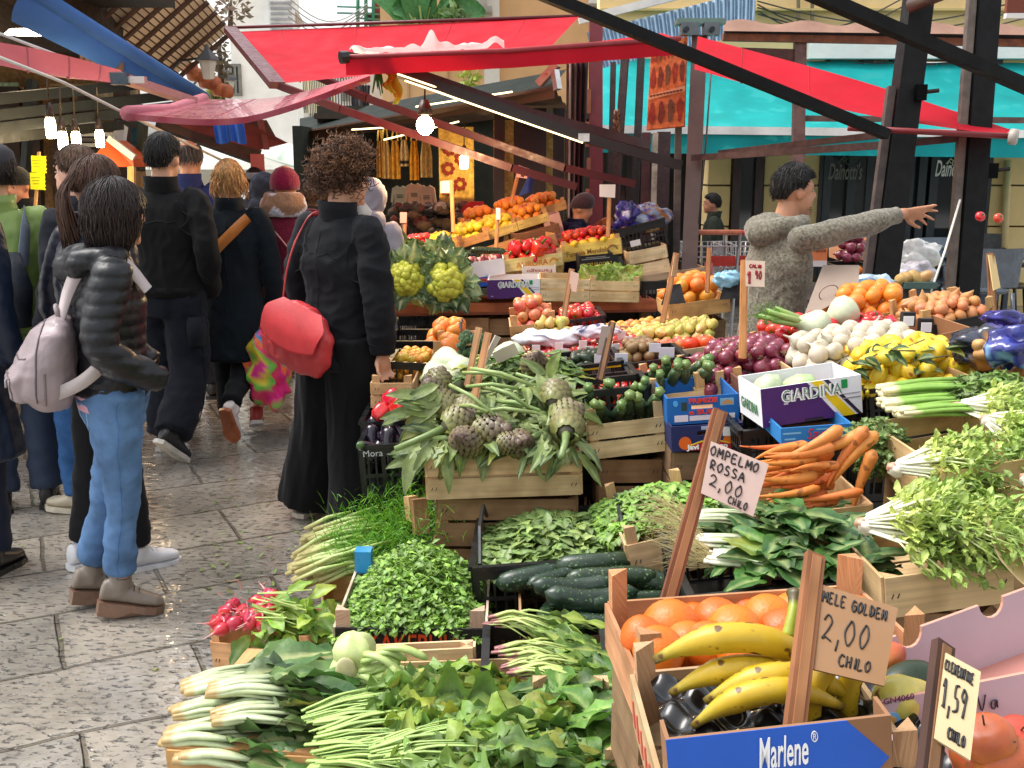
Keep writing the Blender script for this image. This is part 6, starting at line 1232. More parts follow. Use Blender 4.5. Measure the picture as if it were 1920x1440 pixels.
# ---- persimmons to plums
cr=wood_crate('wooden crate holding the rows of persimmons, pears and plums',(1226,664,4.5),(1356,645,4.5),.85,.08,slats=1,post=.0,col=C(206,186,150));o,M,W,D,H=cr;under(cr,'persimmon rows','wood',.26)
Mw=frame(P(1226,664,4.5)-Vector((.0,0,.08)),P(1356,645,4.5)-Vector((0,0,.08)))
for key,nm,lab,y0,y1,x0,x1,sc_ in(('persimmon','persimmon','glossy orange persimmon in the front row',.0,.09,0,W,.9),('peach','peach','pinkish orange peach behind the persimmons',.09,.26,-.02,W,.62),('pear','pear','yellow green pear behind the peaches',.26,.52,-.1,W+.06,.72),('plum','plum','purple plum behind the pears',.52,.72,-.14,W,.9),('apricot','apricot','pale orange apricot in the last row',.72,.9,-.2,W-.1,1)):
 scatter(key,nm,lab,nm,nm+' row in the long display',Mw,x0,x1,y0,y1,.055 if key!='pear' else .05,layers=1 if key!='pear' else 2,sc=sc_,rot='any' if key!='persimmon' else 'up')
mb=MB();mb.box(Mw@Vector((W/2-.04,.45,.05)),(W+.2,.9,.02),C(170,140,100));mb.build('display_board',MAT['wood'],thing=('plain wooden board under the rows of peaches, pears and plums','board'))
cr=wood_crate('wooden crate of round oranges left of the vendor',(1258,572,5.3),(1370,556,5.3),.35,.08,slats=1,post=.04,col=C(214,170,110));o,M,W,D,H=cr;under(cr,'oranges left of the vendor','wood',.25)
scatter('small_orange','orange','orange in the crate left of the grey fleece vendor','orange','oranges left of the vendor',M,0,W,0,D,.04,layers=2,heap=.03,sc=1.1)
for k,(px,py)in enumerate(((1240,572),(1350,562),(1378,556))):mb=MB();p=P(px,py,5.15);mb.add([p,p+Vector((.12,0,.01)),p+Vector((.10,.05,.1)),p+Vector((.03,.04,.09))],[(0,1,2,3)],C(24,22,24));mb.add([v+Vector((0,.012,0))for v in(p,p+Vector((.12,0,.01)),p+Vector((.10,.05,.1)),p+Vector((.03,.04,.09)))],[(3,2,1,0)],C(24,22,24));mb.build('black_flap',MAT['card'],thing=(['black tray flap at the left of the round oranges','black tray flap nearest the vendor','black tray flap touching the grey fleece'][k],'tray flap'))
cr=wood_crate('wooden crate of peaches and citrus at the back left of the strawberries',(962,612,5.0),(1046,602,5.0),.3,.08,slats=1,post=.05,col=C(220,176,120));o,M,W,D,H=cr;under(cr,'back peaches','wood',.25)
scatter('peach','peach','red orange peach in the small back crate','peach','peaches in the back crate',M,0,W,0,D,.03,layers=3,heap=.02,sc=.82)
cr=plastic_crate('shallow black tray of wrapped red fruit behind the strawberries',(1046,604,4.9),(1135,592,4.9),.3,.07);o,M,W,D,H=cr;under(cr,'wrapped red fruit','plastic',.27)
scatter('tomato','tomato','red fruit in the shallow black tray behind the strawberries','tomato','red fruit in the shallow tray',M,0,W,0,D,.02,layers=2,sc=.8)
Mk=frame(P(992,625,4.75),P(1065,615,4.75));scatter('pear','pear','pale green pear beside the white plastic bag','pear','pale pears by the plastic bag',Mk,0,.2,0,.12,-.04,layers=2,sc=.75)
bag('plastic_bag','crumpled white plastic bag with blue print on the back crates','bag',1030,634,4.6,.1,[C(226,224,228),C(214,214,222),C(170,190,220)],2,sz=(1.3,.8,.38));bag('plastic_bag','small white and navy plastic bag behind the strawberries','bag',1118,622,4.6,.07,[C(224,214,218),C(206,190,200),C(40,50,90)],6,sz=(1.5,.8,.4))
# ---- artichokes
cr=wood_crate('sturdy wooden crate overflowing with artichokes',(802,858,3.36),(1090,848,3.36),.42,.145,slats=2,post=.0,col=C(214,182,138));o,M,W,D,H=cr;under(cr,'artichokes','wood',.2)
mb=MB();AL=[C(92,112,74),C(70,94,60),C(112,128,88),C(54,78,48),C(94,116,58),C(60,80,60)]
for k in range(330):
 u,v=U(-1.0,1.0),U(-.1,1.1);p=Vector((W/2+u*W*.53,v*D,H+.02+.1*(1-u*u)*min(1,max(0,.4+v))+U(-.03,.03)));d=Vector((U(-1,.6)if u<0 else U(-.6,1),U(-1,.3),U(-.5,.4)))
 if v<.1:d.z-=.5
 leaf(mb,M@p,d,(0,-.3,1),U(.06,.14),U(.011,.022),C(140,160,110),jit(random.choice(AL),.2),rib=C(128,148,100),curl=U(.2,1.1),ruf=.22,nu=8,lobes=random.choice([0,0,2.5]))
for k in range(16):
 x=U(-.05,W*.95);p=Vector((x,U(-.03,.06),H+U(0,.05)));leaf(mb,M@p,(U(-.5,.3),-.6,U(-.5,.3)),(0,-.8,.8),U(.10,.19),U(.014,.026),C(140,160,110),jit(random.choice(AL),.15),rib=C(128,148,100),curl=U(.7,1.4),ruf=.18,nu=9)
for k in range(34):p=P(U(775,830),U(720,860),3.45);leaf(mb,p,(-.7,-.4,U(-1.1,.4)),(0,-.8,.5),U(.08,.16),.020,C(140,160,110),jit(random.choice(AL),.15),rib=C(128,148,100),curl=U(.4,1.2),ruf=.15,nu=9)
for k in range(30):p=P(U(980,1070),U(700,780),U(3.5,3.8));leaf(mb,p,(U(-.6,.8),-.3,U(-.2,.6)),(0,-.6,.8),U(.1,.18),.024,C(140,160,110),jit(random.choice(AL),.15),rib=C(128,148,100),curl=U(.4,1.2),ruf=.15,nu=9)
tag(mb.build('artichoke_leaves',MAT['leaf'],smooth=True),'grey green artichoke leaves covering the artichoke crate and hanging down its front','leaves',kind='stuff')
mb=MB()
for k in range(22):a=P(U(840,980),U(690,800),U(3.4,3.8));e=a+Vector((U(.08,.22),U(-.12,.0),U(-.08,.02)));mb.tube([a,a.lerp(e,.5)+Vector((0,0,.012)),e],[.006,.007,.006],jit(C(136,156,90),.15),n=7)
tag(mb.build('artichoke_stalks',MAT['stalk'],smooth=True),'pale green stalks lying among the artichokes','stalks',kind='stuff')
for k,(px,py,t,rx,ry,s)in enumerate(((815,742,3.6,20,-30,1.0),(850,795,3.4,70,-20,1.15),(908,812,3.36,75,20,1.2),(885,832,3.33,60,-10,1.0),(868,828,3.34,60,10,.9),(970,835,3.34,60,10,.95),(1040,748,3.5,40,50,1.1),(1055,785,3.42,50,60,1.15),(1062,805,3.36,60,70,1.15),(945,832,3.3,80,0,.75),(820,720,3.65,30,-40,.95),(880,770,3.45,60,-60,.9),(1000,690,3.75,20,30,1),(835,765,3.5,50,-40,1.05))):artichoke('purple green artichoke heaped on the sturdy wooden crate',P(px,py,t),R(rx),R(ry),U(-3,3),s*.92)
sign('blank backed price sign with a light stick among the artichokes, left of its neighbour',(915,625,3.75),(888,755,3.6),[(928,628,3.8),(938,632,3.85),(912,690,3.78),(900,685,3.75)],cardc=C(196,184,170),stickc=C(180,130,84));sign('wooden sign stick beside the broccoli with its card seen edge on',(898,615,3.9),(876,725,3.8),None,stickc=C(170,130,90))
mb=MB();mb.box(P(948,662,3.85),(.09,.006,.05),C(214,200,180),rot=(.3,R(-25),0));mb.build('price_card',MAT['card'],thing=('tilted pale price card lying on the round green gourd','price card'))
# ---- left middle: bulbs, crates, pepper, eggplants
cr=plastic_crate('dark crate of round white fennel bulbs behind the artichokes',(818,752,3.95),(970,748,3.95),.4,.12);o,M,W,D,H=cr;under(cr,'round white bulbs','plastic',.26)
for k,(px,py,t,s)in enumerate(((838,682,4.15,1.2),(862,702,4.05,1.3),(828,708,4.0,1.0),(840,722,3.95,1.0),(815,700,4.1,.9),(955,676,4.1,1.35),(942,720,4,1.0))):put('fennel_bulb',PM['white_bulb'],'round white fennel bulb behind the artichokes','fennel',at(P(px,py,t),U(1.2,2.2),U(-.5,.5),U(-1,1),s),'round white bulbs behind the artichokes')
bc=thing('broccoli','dark green broccoli head behind the sign sticks','broccoli',P(885,655,4.2));mb=MB()
for k in range(60):d=Vector((U(-1,1),U(-1,1),U(-.6,1))).normalized();mb.ball(P(884,648,4.2)+d*.05,U(.012,.02),jit(C(58,82,48),.2),n=7,m=5,wob=.4,seed=k)
mb.build('florets',MAT['knit'],bc,smooth=True);mb=MB();mb.tube([P(884,655,4.2),P(890,690,4.18)],[.03,.02],C(140,160,100),n=8);mb.build('stalk',MAT['stalk'],bc,smooth=True)
mb=MB();leaf_heap(mb,Matrix.Translation(P(890,690,4.0)),-.02,.38,-.2,.1,-.02,.09,160,.11,.02,[C(74,110,56),C(110,140,70),C(52,86,50)],ruf=.25,nu=7)
tag(mb.build('greens_heap',MAT['leaf'],smooth=True),'loose dark greens lying between the round bulbs and the yellow rimmed crate','greens',kind='stuff')
cr=plastic_crate('green black mesh crate of yellow loquats beside the black jacket',(728,678,4.55),(808,682,4.55),.3,.14,col=C(30,40,32));o,M,W,D,H=cr;under(cr,'loquats','wood',.25)
scatter('loquat','loquat','yellow loquat in the mesh crate by the black jacket','loquat','loquats in the mesh crate',M,0,W,0,D,.02,layers=4,sc=1.1)
cr=plastic_crate('black crate with raised folding handles behind the loquats',(728,640,5.1),(870,640,5.1),.36,.14,handles=True);o,M,W,D,H=cr;under(cr,'raised handle crate','plastic',.28)
scatter('small_orange','orange','orange in the black crate with raised handles','orange','oranges in the raised handle crate',M,W*.45,W,0,D,.08,layers=2,heap=.02)
cr=wood_crate('wooden crate of large oranges behind the white bulbs',(812,662,4.45),(890,662,4.45),.3,.1,slats=1,post=.05,col=C(210,164,110));o,M,W,D,H=cr;under(cr,'large oranges behind the bulbs','wood',.25)
scatter('orange','orange','large pale orange in the crate behind the white bulbs','orange','large oranges behind the white bulbs',M,0,W,0,D,.05,layers=1,heap=.02,sc=1)
cr=wood_crate('empty pale wooden crate below the hand of the curly haired woman',(697,718,4.3),(772,718,4.3),.34,.11,slats=2,post=.03,col=C(214,176,128));under(cr,'empty pale crate','plastic',.24)
cr=plastic_crate('black plastic crate of red peppers behind the wide black trousers',(682,792,4.1),(764,788,4.1),.34,.16);o,M,W,D,H=cr
for k,(px,py,t)in enumerate(((735,748,4.15),(715,775,4.12),(748,765,4.1))):put('red_pepper',PM['red_pepper'],'long red pepper in the black crate behind the trousers','pepper',at(P(px,py,t),U(-1,1),R(60),.4,.85),'red peppers behind the trousers')
scatter('tomato','tomato','red tomato inside the black crate behind the trousers','tomato','tomatoes behind the trousers',M,0,W,0,D,.02,layers=2)
cr=plastic_crate('black plastic crate of eggplants beside the artichokes with pale lettering',(680,836,3.85),(780,830,3.85),.36,.2);o,M,W,D,H=cr;under(cr,'eggplants','plastic',.3)
mb=MB();text_into(mb,'Mora',.035,Matrix.Translation((.01,-.011,H-.04)),C(190,194,200));mb.build('lettering',MAT['ink'],o,local=True);mb=MB();mb.box((.13,-.0105,H-.035),(.06,.001,.004),C(170,176,190));mb.build('underline',MAT['ink'],o,local=True)
scatter('eggplant','eggplant','glossy black eggplant beside the artichokes','eggplant','eggplants beside the artichokes',M,0,W,0,D,H-.06,layers=1,sc=1)
carton('black cardboard box with white script on the ground behind the trousers',(682,925,3.95),(765,920,3.95),.3,.15,C(20,20,22),texts=[('La',.45,.3,.4,.25,C(200,200,200),dict(shear=.3,flip=True))])
mb=MB();p=P(796,945,3.6);mb.beam(P(770,930,3.6),P(775,975,3.6),.035,.05,C(196,160,110));mb.beam(P(785,935,3.5),P(790,1000,3.5),.05,.04,C(150,112,74));mb.build('broken_crate_post',MAT['wood'],thing=('broken crate posts standing behind the wild fennel','crate posts'))
# ---- other price signs
sign('small price sign with a red one and ninety on a pale stick before the vendor',(1396,488,3.75),(1392,672,3.7),[(1398,488,3.73),(1434,490,3.73),(1433,538,3.73),(1398,537,3.73)],[('1',.1,.15,.4,.25,.05),('90',.5,.3,.3,.18,.03),('CALIN',.2,.72,.13,.13,.025)],cardc=C(226,200,180),ink=C(150,30,40),stickc=C(200,140,84))
sign('dark stick with a grey card seen from behind among the strawberries',(1148,605,3.85),(1125,712,3.75),[(1128,612,3.83),(1146,612,3.83),(1138,665,3.8),(1118,665,3.8)],cardc=C(128,110,100),stickc=C(70,44,36))
sign('stick with a crumpled pinkish card in front of the orange brown board',(1072,505,4.9),(1055,610,4.8),[(1070,508,4.88),(1086,514,4.88),(1080,548,4.86),(1066,545,4.86)],cardc=C(206,170,150),stickc=C(160,110,70))
sign('tall brown stick with a card seen edge on left of the sign post',(1268,475,4.95),(1242,605,4.85),[(1264,478,4.93),(1272,480,4.95),(1266,520,4.93),(1258,518,4.9)],cardc=C(196,160,120),stickc=C(170,116,72))
sign('thin brown stick without a card near the shopping trolley',(1330,465,5.2),(1326,548,5.1),None,stickc=C(160,100,56),sw=.022)
sign('stick with a yellowish card seen edge on at the right crates',(1856,475,3.95),(1862,585,3.9),[(1852,478,3.93),(1864,480,3.95),(1873,540,3.93),(1862,545,3.9)],cardc=C(214,186,130),stickc=C(120,80,50))
sign('tall stick with a blank white card above the lemons and tomatoes',(1143,358,6.95),(1140,445,6.9),[(1124,346,6.93),(1154,346,6.93),(1153,371,6.93),(1124,369,6.93)],cardc=C(230,226,222),stickc=C(206,150,100))
sign('tall stick with a pinkish card above the loquat crates',(846,338,7.1),(850,435,7.05),[(826,340,7.1),(850,338,7.1),(848,362,7.1),(826,362,7.1)],cardc=C(226,190,180),stickc=C(200,140,90))
sign('leaning stick with a pink price card above the orange crates',(975,310,7.4),(958,382,7.4),[(972,310,7.38),(992,316,7.38),(988,335,7.38),(968,332,7.38)],[('90',.3,.1,.4,.22,.05),('SOLE',.15,.6,.3,.2,.05)],cardc=C(226,170,168),stickc=C(190,120,76),ink=C(60,24,30))
sign('short stick with a white tag in front of the citrus crates',(934,390,6.9),(930,470,6.9),[(930,390,6.88),(938,390,6.88),(938,412,6.88),(930,412,6.88)],cardc=C(222,220,226),stickc=C(206,160,110));sign('pink price tag on a short stick behind the pale hooded coat',(760,400,7.3),(758,442,7.3),[(750,398,7.28),(763,398,7.28),(762,418,7.28),(750,418,7.28)],cardc=C(226,170,164),stickc=C(190,120,100))
# ========== rear stall
rt=thing('stall_table','long orange brown wooden counter of the rear stall','table',P(960,600,6.3));mb=MB();a,b_=P(714,572,6.3),P(1232,562,6.5);a.z=b_.z=(a.z+b_.z)/2
M=frame(a,b_);W=(b_-a).length;zc=a.z
mb.box((W/2,.02,-.03),(W,.04,.055),C(176,96,56),M=M);mb.box((W/2,.45,-.012),(W,.86,.024),C(160,90,54),M=M);mb.box((W/2,.015,-.066),(W,.03,.015),C(130,66,40),M=M);mb.build('board',MAT['wood'],rt)
for x in(.05,W*.5,W-.05):mb=MB();mb.box((x,.1,-zc/2-.03),(.06,.06,zc-.08),C(110,80,56),M=M);mb.build('leg',MAT['wood'],rt)
plastic_crate('big black plastic crate under the rear counter on the left',(722,592,6.45),(842,592,6.45),.4,.28);wood_crate('wooden crate under the rear counter beside the black one',(845,596,6.45),(915,596,6.45),.4,.26,slats=2,post=0,col=C(170,130,90));wood_crate('second wooden crate under the rear counter, further right',(920,598,6.5),(990,596,6.5),.4,.24,slats=2,post=0,col=C(160,126,90))
CAUL=[C(120,150,128),C(86,118,92),C(70,100,78),C(140,166,140),C(60,90,66)]
def cauliflower(label,px,py,t,r=.1,head=True,n=34):
 c=P(px,py,t);o=thing('cauliflower',label,'cauliflower',c+Vector((0,0,-r)),'cauliflowers on the rear counter')
 if head:
  mb=MB()
  for k in range(70):d=Vector((U(-1,1),U(-1.4,.2),U(-.9,1))).normalized();mb.ball(c+d*r*.72,r*U(.16,.26),jit(C(196,196,64),.12),n=8,m=6,wob=.3,seed=k)
  mb.build('curd',MAT['stalk'],o,smooth=True)
 mb=MB()
 for k in range(n):
  a=U(0,6.28);d=Vector((math.cos(a),-.35+U(-.3,.3),math.sin(a)*.9));b_=c+Vector((d.x*r*.8,.02,d.z*r*.7));leaf(mb,b_,d,Vector((0,-1,.2)),U(.08,.16),U(.05,.08),C(150,176,130),jit(random.choice(CAUL),.18),rib=C(190,206,170),curl=U(-.6,1.6),ruf=.38,nu=8,nv=3,shape=.55,fold=U(-.3,.6),lobes=random.choice([0,1.5]))
 mb.build('leaves',MAT['leaf'],o,smooth=True)
cauliflower('lime green cauliflower with blue green leaves nearest the black jacket',762,522,6.15,.12);cauliflower('lime green cauliflower with blue green leaves beside the blue box',836,528,6.15,.13);cauliflower('cauliflower mostly hidden by long upright leaves at the back',742,480,6.5,.1,True,40);cauliflower('leafy cauliflower top behind the right hand head',828,490,6.4,.09,False,30)
Mk=frame(P(757,468,6.9),P(800,464,6.9));carton('white tray of strawberry punnets on the rear stall',(755,462,6.9),(806,456,6.9),.3,.05,C(226,210,206));scatter('strawberry','strawberry','red strawberry in the white tray of the rear stall','strawberry','strawberries on the rear stall',Mk,0,.17,0,.25,.02,layers=2,sc=1.3)
o,M,W,D,H=carton('white cardboard box of red radicchio on the rear stall',(870,494,6.55),(948,484,6.55),.3,.1,C(228,228,232))
for k in range(3):p=M@Vector((.06+k*.075,.08,H-.01));mb=MB();mb.ball(p,(.045,.05,.04),C(140,40,60),n=16,m=10,wob=.3,seed=k);mb.c=[C(220,190,196)if abs(noise.noise(Vector(v)*40))<.07 else C(130,36,56)for v in mb.v];mb.build('radicchio',MAT['papery'],thing=('veined red radicchio head in the white box','radicchio','radicchio heads in the white box'),smooth=True)
for k,(px,py)in enumerate(((865,476),(915,470))):put('zucchini',PM['cucumber'],'dark zucchini behind the radicchio box','zucchini',at(P(px,py,6.8),0,.05,.1,.8),'zucchini behind the radicchio box')
carton('blue and red printed box beside the right hand cauliflower',(872,522,6.4),(916,520,6.4),.3,.055,C(30,80,180),prints=[(rect(.15,.95,.5,.9),C(206,70,60))],texts=[('PRIMIZIA',.2,.6,.3,.7,C(40,30,40),{})]);carton('dark flat box with a wood corner below the blue and red one',(872,542,6.35),(916,540,6.35),.3,.045,C(70,66,66))
giardina('smaller looking purple, white and yellow printed box on the rear counter',(915,525,6.3),(1013,523,6.3),.3,.115)
wood_crate('pale wooden crate with red print on the rear counter',(1014,522,6.3),(1105,524,6.3),.35,.14,slats=2,post=0,col=C(224,200,156));o,M,W,D,H=wood_crate('pale wooden crate of green lettuce on the rear counter',(1106,526,6.3),(1197,528,6.3),.35,.13,slats=2,post=.03,col=C(222,196,146))
for k,(px,py)in enumerate(((1110,518),(1140,518),(1172,516))):lt=thing('lettuce',['green lettuce with a tall leaf in the rear wooden crate, left','green lettuce in the middle of the rear wooden crate','green lettuce with ruffled top in the rear wooden crate, right'][k],'lettuce',P(px,py,6.4),'lettuces in the rear crate');mb=MB();c=P(px,py,6.42);[leaf(mb,c+Vector((U(-.04,.04),U(-.03,.03),-.02)),(U(-1,1),U(-.6,.3),U(.1,1)),(0,-1,.3),U(.08,.13),.06,C(206,220,150),jit(C(150,190,90),.15),rib=C(220,230,180),ruf=.42,nv=3,shape=.5)for _ in range(18)];mb.build('leaves',MAT['leaf'],lt,smooth=True)
carton('white box with upside down red lettering under the pepper crate',(980,500,6.65),(1043,498,6.65),.3,.085,C(226,216,206),texts=[('Fansago',.9,.75,.36,.75,C(170,50,60),dict(flip=True))])
def printed_crate(label,l,r,D,H,col,body,tc,size=.6,width=.6,x=.08,z=.25,orn=None):
 cr=wood_crate(label,l,r,D,H,slats=1,post=.03,fcol=col);o,M,W,D,H=cr;mb=MB();text_into(mb,body,H*size,Matrix.Translation((x*W,-.0095,z*H)),tc,width=width*W,offset=.0003)
 if orn:mb.tube([Vector((W*.85,-.01,H*.35))+Vector((H*.28*math.cos(a),0,H*.28*math.sin(a)))for a in np.linspace(0,math.pi,10)],.006,orn,n=5)
 mb.build('lettering',MAT['ink'],o,local=True);return cr
o,M,W,D,H=printed_crate('cream crate with orange lettering holding red peppers on the rear stall',(948,487,6.8),(1056,473,6.8),.35,.085,C(232,220,150),'AURORA',C(200,120,50),.6,.55,.2,orn=C(210,150,40))
scatter('red_pepper','red_pepper','red pepper in the cream crate with orange lettering','pepper','red peppers on the rear stall',M,0,W,0,D,.03,layers=2,sc=.95);put('red_pepper',PM['red_pepper'],'largest shiny red pepper lying on top of the cream crate','pepper',at(P(1012,466,6.75),.3,.4,0,1.15))
carton('black box with upside down yellow lettering below the yellow crate',(1088,480,6.75),(1152,474,6.75),.3,.115,C(24,24,26),texts=[("L'ORTO DI LICATA",.95,.55,.24,.9,C(226,196,50),dict(flip=True))],prints=[(rect(.08,.9,.75,.79),C(150,150,150)),(rect(.2,.8,.84,.87),C(150,150,150)),([(.85+.05*math.cos(a),.3+.1*math.sin(a))for a in np.linspace(0,5.9,12)],C(170,180,180))])
cr=printed_crate('yellow crate with brown lettering holding tomatoes and lemons',(1057,462,7.0),(1167,445,7.0),.35,.11,C(236,214,110),'Fungaia Mendola',C(130,84,30),.45,.72,.06,.3,orn=C(150,110,70));o,M,W,D,H=cr
scatter('lemon','lemon','yellow lemon in the yellow crate with brown lettering','lemon','lemons in the yellow crate',M,0,W,0,.09,H-.04,layers=1,sc=1);scatter('tomato','tomato','red tomato in the yellow crate with brown lettering','tomato','tomatoes in the yellow crate',M,0,W,.08,D,H-.03,layers=2,sc=.9,heap=.02)
cr=plastic_crate('black plastic crate of bagged potatoes on the rear stall with orange lettering',(1164,430,7.0),(1255,408,7.0),.32,.18,solid=.3);o,M,W,D,H=cr;mb=MB();text_into(mb,'AGRUMI',.025,Matrix.Translation((W*.6,-.012,H*.62)),C(170,130,60));mb.box((W*.35,-.01,H*.35),(.07,.002,.04),C(226,226,230));mb.build('lettering',MAT['ink'],o,local=True)
bag('potato_bag','blue violet potato bag on the rear stall, left of its neighbour','bag',1180,408,7.1,.11,BV,11,sz=(.9,.7,1));bag('potato_bag','potato bag with pale blue print on the rear stall','bag',1215,408,7.12,.12,[C(150,170,200),C(160,110,60),C(60,50,140),C(180,140,90)],13,sz=(1.2,.7,.75))
for k in range(6):put('potato',PM['potato'],'yellow potato behind the rim of the rear black crate','potato',at(M@Vector((.06+k*.045,.06,H-.03)),U(-3,3),U(-3,3),0,1),'potatoes in the rear black crate')
cr=wood_crate('pale wooden crate with a wide gap under the potato crate',(1188,472,6.85),(1258,458,6.85),.32,.19,slats=2,post=0,col=C(226,206,166))
wood_crate('worn crate lid lying under the pale gapped crate',(1180,520,6.75),(1322,500,6.8),.4,.05,slats=1,post=0,col=C(190,160,130))
plastic_crate('black plastic crate under the worn crate lid on the right of the counter',(1208,528,6.6),(1300,526,6.6),.4,.24,col=C(34,38,40));plastic_crate('tall black brown plastic crate stack by the trolley',(1290,492,7.0),(1316,490,7.0),.3,.38,col=C(44,36,36));plastic_crate('lower black plastic crate standing on the ground by the rear counter',(1208,598,6.6),(1305,596,6.6),.4,.3,col=C(30,32,34))
tiers=(('wooden crate of loquats and lemons lowest on the left slope',(804,472,7.2),(864,450,7.25),'lemon',(.78,.5,.03)),('wooden crate of yellow fruit second on the slope',(864,449,7.25),(918,432,7.3),'lemon',0),('wooden crate with blue print third on the slope',(916,434,7.4),(972,416,7.45),'lemon',0),('wooden crate with blue print fourth on the slope',(973,415,7.45),(1030,398,7.5),'small_orange',0),('wooden crate of orange citrus highest behind the others',(1000,394,7.8),(1063,376,7.85),'small_orange',0),('wooden crate of oranges behind the second slope crate',(880,420,7.7),(940,402,7.75),'small_orange',0),('wooden crate of oranges behind the third slope crate',(942,402,7.75),(1000,386,7.8),'small_orange',0))
for k,(s,l,r,f_,c)in enumerate(tiers):
 cr=wood_crate(s,l,r,.3,.065,slats=1,post=.03,col=C(214,168,110),fcol=C(226,200,120)if k in(2,3)else None);o,M,W,D,H=cr
 key='orange' if f_!='lemon' else 'lemon';scatter(f_,key,f'{key} in the {s}',key,f'{key}s on the slope'[:60]+f' {k}' if False else f'citrus in the {s}',M,0,W,0,D,.02,layers=2,heap=.03,sc=.88)
wood_crate('flat printed wooden box below the slope crates',(935,470,7.0),(1045,437,7.1),.3,.085,slats=1,post=0,col=C(196,150,100));wood_crate('brown wooden box above the flat printed one',(975,438,7.25),(1050,418,7.3),.3,.07,slats=1,post=0,col=C(130,90,62))
carton('pinkish cardboard box with round holes behind the dark beanie seller',(1030,405,7.5),(1062,396,7.5),.2,.2,C(206,160,150))
wood_crate('red brown wooden panel behind the tall white card',(1098,452,7.6),(1168,402,7.7),.1,.2,slats=3,post=0,col=C(150,76,48))
rs_=thing('rear_stand','dark sloping stand under the rear stall crates','stand',P(1000,520,7.6));mb=MB();a,b_=P(790,500,7.7),P(1330,500,7.7);mb.box(((a.x+b_.x)/2,7.75,.35),(b_.x-a.x,.9,.7),C(44,36,32));mb.build('cabinet',MAT['wood'],rs_)
dg=MB()
for k in range(120):p=P(U(735,870),U(385,435),U(8.2,9));dg.ball(p,(U(.03,.07),U(.03,.07),U(.02,.05)),jit(random.choice([C(60,50,40),C(90,70,50),C(40,40,40),C(110,60,50),C(150,140,130)]),.3),n=7,m=5,wob=.5,seed=k)
tag(dg.build('dried_goods',MAT['mottle'],smooth=True),'mixed dark dried goods piled behind the citrus slope','dried goods',kind='stuff')
mb=MB();p=P(888,392,8.3);mb.loft([(p+Vector((0,0,-.1)),.1,.05),(p,.1,.05),(p+Vector((.02,0,.06)),.06,.03)],C(150,30,34),n=14);mb.build('red_hat',MAT['cloth'],thing=('small red cloth cap hanging beside the tapestry','cap'),smooth=True)
mb=MB();mb.prism([(-.05,-.06),(.04,-.03),(.07,.09),(.03,.1)],.03,Matrix.Translation(P(985,352,7.6)),C(40,64,140));mb.build('blue_carton',MAT['card'],thing=('bent blue carton standing behind the slope crates','carton'))
def trolley(label,px,py,t,w_):
 p=P(px,py,t);o=thing('shopping_trolley',label,'trolley',(p.x,p.y,0),'shopping trolleys');mb=MB();z0,z1=p.z-.3,p.z;c=C(200,202,206)
 for k in range(9):x=-w_/2+w_*k/8;mb.tube([(x*.85,0,z0),(x,0,z1)],.005,c,n=5);mb.tube([(x*.85,.4,z0),(x,.45,z1)],.005,c,n=5)
 for k in range(5):z=z0+(z1-z0)*k/4;mb.tube([(-w_*.5,0,z),(w_*.5,0,z),(w_*.5,.45,z),(-w_*.5,.45,z),(-w_*.5,0,z)],.006,c,n=5)
 for k in range(7):y=.06*k;mb.tube([(-w_*.46,y,z0),(-w_*.5,y,z1)],.005,c,n=5)
 mb.build('basket',MAT['metal'],o,local=True);mb=MB();mb.tube([(-w_*.5,-.05,z1+.1),(w_*.5,-.05,z1+.1)],.018,C(200,120,90)if px<1350 else C(190,50,50),n=8);mb.build('handle',MAT['plastic'],o,local=True)
 for sx in(-1,1):mb=MB();mb.tube([(sx*w_*.5,-.05,z1+.1),(sx*w_*.46,0,z0),(sx*w_*.46,.1,.08)],.012,c,n=6);mb.ball((sx*w_*.46,.1,.05),(.02,.05,.05),C(40,40,40));mb.build('frame_side',MAT['metal'],o,local=True)
 mb=MB();mb.box((w_*.15,-.01,(z0+z1)/2+.05),(w_*.6,.01,.07),C(200,60,50));mb.build('badge',MAT['plastic'],o,local=True)
trolley('shopping trolley with an orange handle behind the thin brown stick',1338,462,7.2,.34);trolley('shopping trolley half hidden behind the grey fleece',1395,462,7.4,.3)
mb=MB();p=P(1328,510,7.1);mb.box(p,(.06,.01,.12),C(214,120,130));mb.build('pink_card',MAT['card'],thing=('pink card hanging in the front shopping trolley','card'))
bt_=thing('back_table','low dark table behind the vendor with bags and onions','table',(2.1,6.3,0));mb=MB();a,b_=P(1500,555,6.1),P(1740,555,6.1);mb.box(((a.x+b_.x)/2,6.35,a.z-.02),(b_.x-a.x,.9,.04),C(60,52,48));mb.build('table_top',MAT['wood'],bt_)
for sx in(a.x+.05,b_.x-.05):
 for sy in(6.0,6.7):mb=MB();mb.box((sx,sy,(a.z-.04)/2),(.05,.05,a.z-.04),C(50,44,42));mb.build('leg',MAT['wood'],bt_)
carton('orange printed box with dark lettering behind the vendor arm',(1514,462,6.2),(1552,462,6.2),.25,.12,C(226,130,80),prints=[(rect(0,1,0,.3),C(226,214,214))],texts=[('BONELLA',.92,.85,.2,.75,C(90,50,40),dict(flip=True))]);carton('brown cardboard box with onions and leaves beside the black post',(1584,452,6.7),(1640,448,6.7),.3,.13,C(206,150,110))
Mk=frame(P(1578,492,6.4),P(1632,490,6.4));scatter('red_onion','red_onion','dark red onion in the crate behind the outstretched arm','onion','red onions behind the arm',Mk,0,.2,0,.25,-.02,layers=3,sc=1,heap=.03);scatter('small_orange','orange','orange below the red onions behind the arm','orange','oranges behind the arm',frame(P(1596,508,6.3),P(1650,506,6.3)),0,.18,0,.15,-.05,layers=1)
